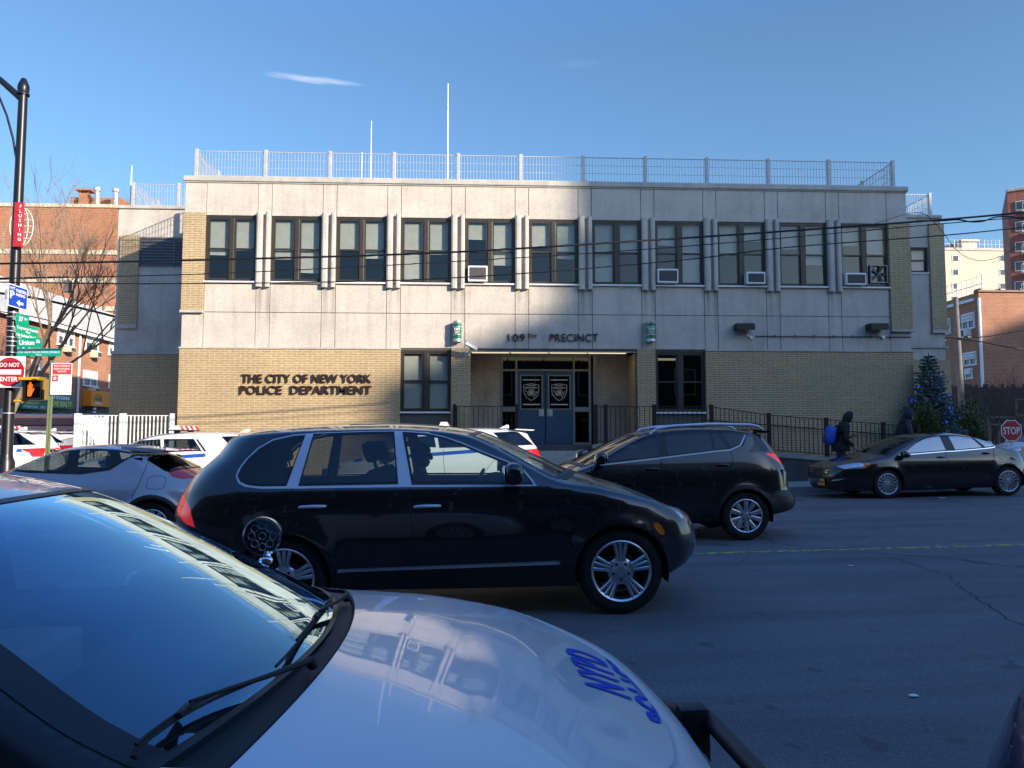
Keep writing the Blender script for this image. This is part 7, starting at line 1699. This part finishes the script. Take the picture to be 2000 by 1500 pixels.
# ---------------------------------------------------------------- overhead cables
def cable(label, pts, r, Y=15.7, mat=None, group='overhead cables along the street', ys=None):
    P = [at(px, py, (ys[i] if ys else Y)) for i, (px, py) in enumerate(pts)]; out = []
    for i in range(len(P)-1):
        p0, p1, p2, p3 = P[max(0, i-1)], P[i], P[i+1], P[min(len(P)-1, i+2)]
        for k in range(8):
            t_ = k/8; out.append(.5*((2*p1)+(p2-p0)*t_+(2*p0-5*p1+4*p2-p3)*t_*t_+(3*p1-p0-3*p2+p3)*t_**3))
    out.append(P[-1]); m = MB(); o_ = out[0]; m.tube([p-o_ for p in out], r, 6); q = m.build('cable', mat or M_blackmetal, None, 60, loc=o_); return tag(q, label, 'cable', group)
cable('thickest overhead cable, crossing the upper windows', [(-160, 518), (0, 515), (340, 509), (840, 494.5), (1240, 471), (1540, 451), (1840, 429), (2000, 415), (2160, 400)], .022)
cable('thin overhead cable directly below the thickest one', [(-160, 548), (0, 544), (400, 535), (840, 513.5), (1300, 484), (1840, 437), (2000, 424), (2160, 410)], .011)
cable('lowest overhead cable, crossing the air conditioners', [(-160, 549), (0, 551), (340, 554), (840, 545), (1300, 511), (1540, 483), (1840, 460), (2000, 444), (2160, 428)], .013)
cable('looped cable bundle dangling at the upper right', [(1790, 431), (1840, 431), (1870, 429), (1895, 433), (1920, 432), (1945, 424), (1975, 423), (2000, 427), (2060, 420)], .016, Y=15.9)
cable('slack thin cable drooping before the cream tower', [(1700, 440), (1790, 415), (1830, 440), (1870, 490), (1910, 509), (1950, 502), (1990, 480), (2080, 430)], .007, Y=16.5)
cable('thick cable sagging over the row house roof', [(-60, 566), (55, 580), (145, 599), (230, 620), (300, 640)], .05, ys=(30, 30.5, 31, 31.5, 32), group='overhead cables over the side street')
cable('thin cable over the row house windows', [(-60, 600), (60, 618), (145, 640), (230, 664)], .022, ys=(30, 30.5, 31, 31.5), group='overhead cables over the side street')
cable('cable from the utility pole to the frame edge', [(1880, 660), (1920, 668), (1960, 676), (2040, 690)], .035, Y=36, group='cables at the utility pole'); cable('upper cable at the utility pole, rising to the frame edge', [(1880, 660), (1930, 657), (1970, 650), (2040, 640)], .025, Y=36, group='cables at the utility pole')
P1 = at(506, 529, 15.65); 
# ---------------------------------------------------------------- people
M_skin = plain('skin', (.42, .24, .17), .6, var=.06); M_hair = plain('dark_hair', (.012, .010, .009), .7)
def skin_body(chains, name, parent, mats, pick, sub=2):
    """chains: lists of (point, radius) that start on a shared joint; one continuous skinned surface"""
    V, Rr, E, idx = [], [], [], {}
    for ch in chains:
        prev = None
        for p, r in ch:
            k = tuple(round(c, 3) for c in p)
            if k not in idx: idx[k] = len(V); V.append(p); Rr.append(r)
            i = idx[k]
            if prev is not None and prev != i: E.append((prev, i))
            prev = i
    me = bpy.data.meshes.new(name); me.from_pydata(V, E, []); o = bpy.data.objects.new(name, me); COL.objects.link(o)
    sk = o.modifiers.new('skin', 'SKIN'); sk.use_smooth_shade = True; su = o.modifiers.new('sub', 'SUBSURF'); su.levels = su.render_levels = sub
    lay = me.skin_vertices[0] if len(me.skin_vertices) else None
    if lay is None:
        bm = bmesh.new(); bm.from_mesh(me); bm.verts.layers.skin.verify(); bm.to_mesh(me); bm.free(); lay = me.skin_vertices[0]
    for i, r in enumerate(Rr):
        rr = r if hasattr(r, '__len__') else (r, r); lay.data[i].radius = rr; lay.data[i].use_root = (i == 0)
    dg = bpy.context.evaluated_depsgraph_get(); dg.update(); ev = bpy.data.meshes.new_from_object(o.evaluated_get(dg), depsgraph=dg)
    vs = [v.co.copy() for v in ev.vertices]; fs = [tuple(p.vertices) for p in ev.polygons]
    bpy.data.objects.remove(o); bpy.data.meshes.remove(me); bpy.data.meshes.remove(ev)
    m = MB(); m.add(vs, fs); m.m = [pick(sum((vs[i] for i in f), Vector())/len(f)) for f in fs]; return m
def head(m, c, r=.1, yaw=0, skin=1, hair=2, hat=False):       # skull, jaw, nose, brows, mouth, ears; faces +x before the yaw
    M = Matrix.Translation(c) @ Matrix.Rotation(yaw, 4, 'Z')
    m.ell((0, 0, .02), (r*.98, r*.80, r*1.12), 18, 12, mi=skin, M=M); m.ell((r*.22, 0, -r*.62), (r*.66, r*.60, r*.62), 14, 9, mi=skin, M=M)
    m.ell((r*1.0, 0, -r*.18), (r*.22, r*.15, r*.26), 10, 7, mi=skin, M=M); m.ell((r*.9, 0, r*.16), (r*.12, r*.5, r*.09), 10, 6, mi=skin, M=M); m.ell((r*.84, 0, -r*.62), (r*.12, r*.28, r*.07), 10, 6, mi=3, M=M)
    for q in (1, -1): m.ell((-.0, q*r*.82, -r*.1), (r*.16, r*.07, r*.26), 8, 6, mi=skin, M=M); m.ell((r*.86, q*r*.34, r*.04), (r*.09, r*.13, r*.08), 8, 6, mi=4, M=M)
def hair_cap(parent, c, r, yaw, mat, name='hair', k=1.08):
    M = Matrix.Translation(c) @ Matrix.Rotation(yaw, 4, 'Z'); m = MB(); n = 18; vs = []; fs = []
    for i in range(8):
        p = math.pi/2-i*R(15)
        for j in range(n):
            q = 2*math.pi*j/n; front = max(0, math.cos(q)); pp = max(p, R(28)*front-R(12)) if front > .1 else p
            vs.append(M @ Vector((r*1.04*k*math.cos(pp)*math.cos(q)-.006, r*.86*k*math.cos(pp)*math.sin(q), .02+r*1.16*k*math.sin(pp))))
    for i in range(7):
        for j in range(n): fs.append((i*n+j, (i+1)*n+j, (i+1)*n+(j+1) % n, i*n+(j+1) % n))
    m.add(vs, fs); return m.build(name, mat, parent, 60)
def hood(parent, c, r, mat):                                   # jacket hood, open towards +x
    m = MB(); n = 20; vs = []; fs = []; K = 9
    for i in range(K):
        a = R(180-i*15.5)                                      # from the back of the head to the rim
        for j in range(n):
            q = 2*math.pi*j/n; rr = r*(1.0 if i < K-1 else .93); sag = .85 if math.sin(q) < 0 else 1.0
            h_ = Vector((rr*1.10*math.cos(a)+.01, rr*math.sin(a)*math.cos(q)*.82, rr*1.22*math.sin(a)*math.sin(q)*sag)); h_.x += .22*h_.z-.10*max(0, -h_.z); vs.append(Vector(c)+h_)
    for i in range(K-1):
        for j in range(n): fs.append((i*n+j, i*n+(j+1) % n, (i+1)*n+(j+1) % n, (i+1)*n+j))
    m.add(vs, fs); o = m.build('hood', mat, parent, 70); s_ = o.modifiers.new('thick', 'SOLIDIFY'); s_.thickness = .012; s_.offset = -1; return o
def hand_geo(m, w, d, side, up, curl=.5, s=1.0, mi=1):
    """palm and five separate fingers; w wrist point, d pointing along the hand, up = back of the hand"""
    d = Vector(d).normalized(); up = Vector(up); up = (up-d*up.dot(d)).normalized(); lat = d.cross(up)*side; w = Vector(w)
    m.ell((0, 0, 0), (.048*s, .040*s, .017*s), 10, 8, mi=mi, M=Matrix.Translation(w+d*.045*s) @ Matrix((d, lat, up)).transposed().to_4x4())
    for k, ln in enumerate((.068, .078, .073, .056)):
        b = w+d*.082*s+lat*(.030-.020*k)*s; d1 = (d-up*curl*.6).normalized(); d2 = (d-up*curl*1.6).normalized()
        m.tube([b, b+d1*ln*.55*s, b+d1*ln*.55*s+d2*ln*.5*s], [.0092*s, .0085*s, .006*s], 7, mi)
    b = w+d*.03*s+lat*.036*s; d1 = (d*.55+lat*.8-up*.2).normalized(); m.tube([b, b+d1*.035*s, b+d1*.035*s+(d-up*curl*.5).normalized()*.032*s], [.012*s, .010*s, .007*s], 7, mi)
def pedestrian(label, loc, rz, jacket, trousers, pack=None, phone=False, stride=.22, hgt=1.78, lean=.06, cover=False):
    k = hgt/1.78; t = thing('person', label, 'person', loc, rz); t.scale = (k, k, k)
    pel, wst, chs, nk = Vector((0, 0, .94)), Vector((.01+lean*.3, 0, 1.08)), Vector((.02+lean, 0, 1.32)), Vector((.05+lean*1.4, 0, 1.50))
    hd = Vector((.10+lean*2.0, 0, 1.645))
    ch = [[(pel, (.17, .145)), (wst, (.165, .145)), (chs, (.185, .145)), (nk, (.075, .075)), (hd-Vector((.04, 0, .07)), (.055, .06))]]
    for s_ in (1, -1):
        hip = Vector((0, s_*.095, .88)); kn = Vector((.06+s_*stride*.5, s_*.10, .50)); an = Vector((-.06+s_*stride, s_*.10, .10 if s_ > 0 else .14)); toe = an+Vector((.17, s_*.02, -.055))
        ch.append([(pel, (.17, .145)), (hip, (.115, .115)), (hip.lerp(kn, .5), (.10, .10)), (kn, (.078, .078)), (kn.lerp(an, .4), (.072, .072)), (an, (.055, .055)), (an+Vector((-.035, 0, -.055)), (.042, .04)), (toe, (.044, .032))])
        sh = Vector((chs.x, s_*.20, 1.40))
        if phone: el = Vector((.06, s_*.27, 1.12)) if s_ > 0 else Vector((.07, -.26, 1.10)); wr = Vector((.30, .10, 1.16)) if s_ > 0 else Vector((.27, -.18, .93))
        else: el = Vector((.03-s_*.04, s_*.29, 1.10)); wr = Vector((.16-s_*.08, s_*.26, .88))
        ch.append([(chs, (.185, .145)), (sh, (.088, .088)), (sh.lerp(el, .5), (.072, .072)), (el, (.062, .062)), (el.lerp(wr, .6), (.052, .052)), (wr, (.042, .042))])
    def pick(c): return 0 if (c.z > .80 and not (c.z > 1.56)) else (5 if c.z < .11 else 6) if c.z <= .80 else 1
    m = skin_body(ch, 'person_body', t, None, pick, 2)
    head(m, hd, .098)
    wr_r = Vector((.30, .10, 1.16)) if phone else Vector((.08, .26, .88)); wr_l = Vector((.27, -.18, .93)) if phone else Vector((.24, -.26, .88))
    hand_geo(m, wr_r, (.9, -.25, .35) if phone else (.25, 0, -1), 1, (.3, .3, 1) if phone else (0, 1, 0), .7); hand_geo(m, wr_l, (.8, .1, -.5) if phone else (.3, 0, -1), -1, (0, -1, .3), .6)
    m.build('body', [jacket, M_skin, M_hair, M_lip, M_eye, M_shoe, trousers], t, 80)
    hood(t, hd+Vector((-.02, 0, .012)), .136, jacket); dr_ = MB(); dr_.ell((nk.x-.035, 0, nk.z-.015), (.125, .165, .085), 18, 10); dr_.build('hood_drape', jacket, t, 80)
    j = MB(); j.lathe([(.205, .80), (.222, .84), (.215, .95), (.20, 1.05)], 20, Matrix.Translation((.02, 0, 0)) @ Matrix.Scale(1.0, 4)); j.build('jacket_hem', jacket, t, 70)
    if phone:
        p = MB(); p.bbox(.36, .44, .03, .10, 1.215, 1.228, .004, M=None); o = p.build('phone', M_black, None); 
        o.parent = None; o.matrix_world = Matrix.Translation(loc) @ Matrix.Rotation(rz, 4, 'Z') @ Matrix.Scale(k, 4); tag(o, 'dark phone in the hand of the pedestrian with the backpack', 'phone')
    if pack:
        q = thing('backpack', 'bright blue backpack worn by the hooded pedestrian', 'backpack', loc, rz); q.scale = (k, k, k)
        b = MB(); M = Matrix.Translation((-.235, 0, 1.20)) @ Matrix.Rotation(R(8), 4, 'Y'); b.ell((0, 0, 0), (.13, .17, .25), 20, 12, .72, M=M); b.build('bag', pack, q, 70)
        b = MB(); b.ell((-.10, 0, -.08), (.06, .125, .13), 16, 10, .7, M=M); b.build('front_pocket', plain('pack_navy', (.01, .04, .22), .6), q, 70)
        b = MB()
        for s_ in (1, -1): b.tube([(-.13, s_*.10, 1.40), (.02, s_*.125, 1.475), (.15, s_*.13, 1.40), (.185, s_*.13, 1.25), (.10, s_*.185, 1.08), (-.12, s_*.14, 1.02)], .018, 6)
        b.build('strap', M_plastic, q, 60)
    return t
M_lip = plain('lips', (.30, .12, .10), .6, var=0); M_eye = plain('eyes', (.03, .025, .02), .3, var=0); M_shoe = plain('shoes', (.02, .02, .02), .7)
M_jk = plain('black_jacket', (.010, .010, .012), .8); M_nv = plain('navy_jacket', (.014, .015, .03), .75); M_tr = plain('dark_trousers', (.012, .012, .014), .85)
p = at(1641, 880, 19.7); pedestrian('pedestrian in black hooded jacket with a blue backpack, looking at a phone', Vector((p.x, 19.7, gz(p.x)+.16)), R(-8), M_jk, M_tr, pack=plain('pack_blue', (.01, .09, .50), .55), phone=True, hgt=1.86, lean=.07)
p = at(1763, 880, 19.9); pedestrian('pedestrian in dark navy hooded jacket behind the parked black sedan', Vector((p.x, 19.9, gz(p.x)+.16)), R(-4), M_nv, M_tr, hgt=1.90, lean=.05)
def driver(label, car, x, y, z, jacket, hairmat, rz=0, hat=None, lean=0):
    """seated figure at the wheel, in the car's own frame"""
    W = Matrix.Translation(car.root.location) @ car.root.rotation_euler.to_matrix().to_4x4() @ Matrix.Translation((x, y, z))
    t = thing('person', label, 'person'); t.matrix_world = W
    pel, wst, chs, nk, hd = Vector((0, 0, .10)), Vector((-.03, 0, .24)), Vector((-.08, 0, .46)), Vector((-.08, 0, .64)), Vector((-.045, 0, .775))
    ch = [[(pel, (.16, .14)), (wst, (.15, .14)), (chs, (.175, .13)), (nk, (.062, .062)), (hd-Vector((.02, 0, .06)), (.055, .055))]]
    for s_ in (1, -1):
        hip = Vector((.06, s_*.10, .10)); kn = Vector((.47, s_*.14, .22)); an = Vector((.72, s_*.13, -.12)); toe = an+Vector((.16, 0, .02))
        ch.append([(pel, (.16, .14)), (hip, (.10, .10)), (hip.lerp(kn, .5), (.09, .09)), (kn, (.068, .068)), (an, (.05, .05)), (toe, (.045, .035))])
        sh = Vector((-.07, s_*.19, .55)); el = Vector((.10, s_*.25, .34)); wr = Vector((.34, s_*.16, .40))
        ch.append([(chs, (.175, .13)), (sh, (.082, .082)), (sh.lerp(el, .5), (.064, .064)), (el, (.055, .055)), (wr, (.036, .036))])
    m = skin_body(ch, 'driver_body', t, None, lambda c: 1 if c.z > .60 and abs(c.y) < .1 else (0 if c.z > .24 or (c.x < .1) else 5), 2); head(m, hd, .098)
    for s_ in (1, -1): hand_geo(m, (.34, s_*.16, .40), (.8, -s_*.2, .5), s_, (.2, s_*.7, .6), 1.0)
    m.build('body', [jacket, M_skin, M_hair, M_lip, M_eye, M_tr], t, 80); hair_cap(t, hd, .098, 0, hairmat)
    return t, hd
t, hd = driver('driver in dark clothes and glasses at the wheel of the near black vehicle', CAY, -.24, .38, .60, M_jk, M_hair)
m = MB()
for s_ in (1, -1): m.tube([hd+Vector((.10, s_*(.034+.024*math.cos(a)), .006+.02*math.sin(a))) for a in [2*math.pi*i/12 for i in range(13)]], .003, 4); m.tube([hd+Vector((.10, s_*.058, .01)), hd+Vector((0, s_*.083, .008))], .003, 4)
m.build('glasses', M_blackmetal, t)
driver('driver in a pale grey blue jacket, in the black vehicle in the far lane', RAV, .12, .36, .58, plain('greyblue_jacket', (.22, .27, .31), .8), plain('grey_hair', (.10, .10, .10), .8))
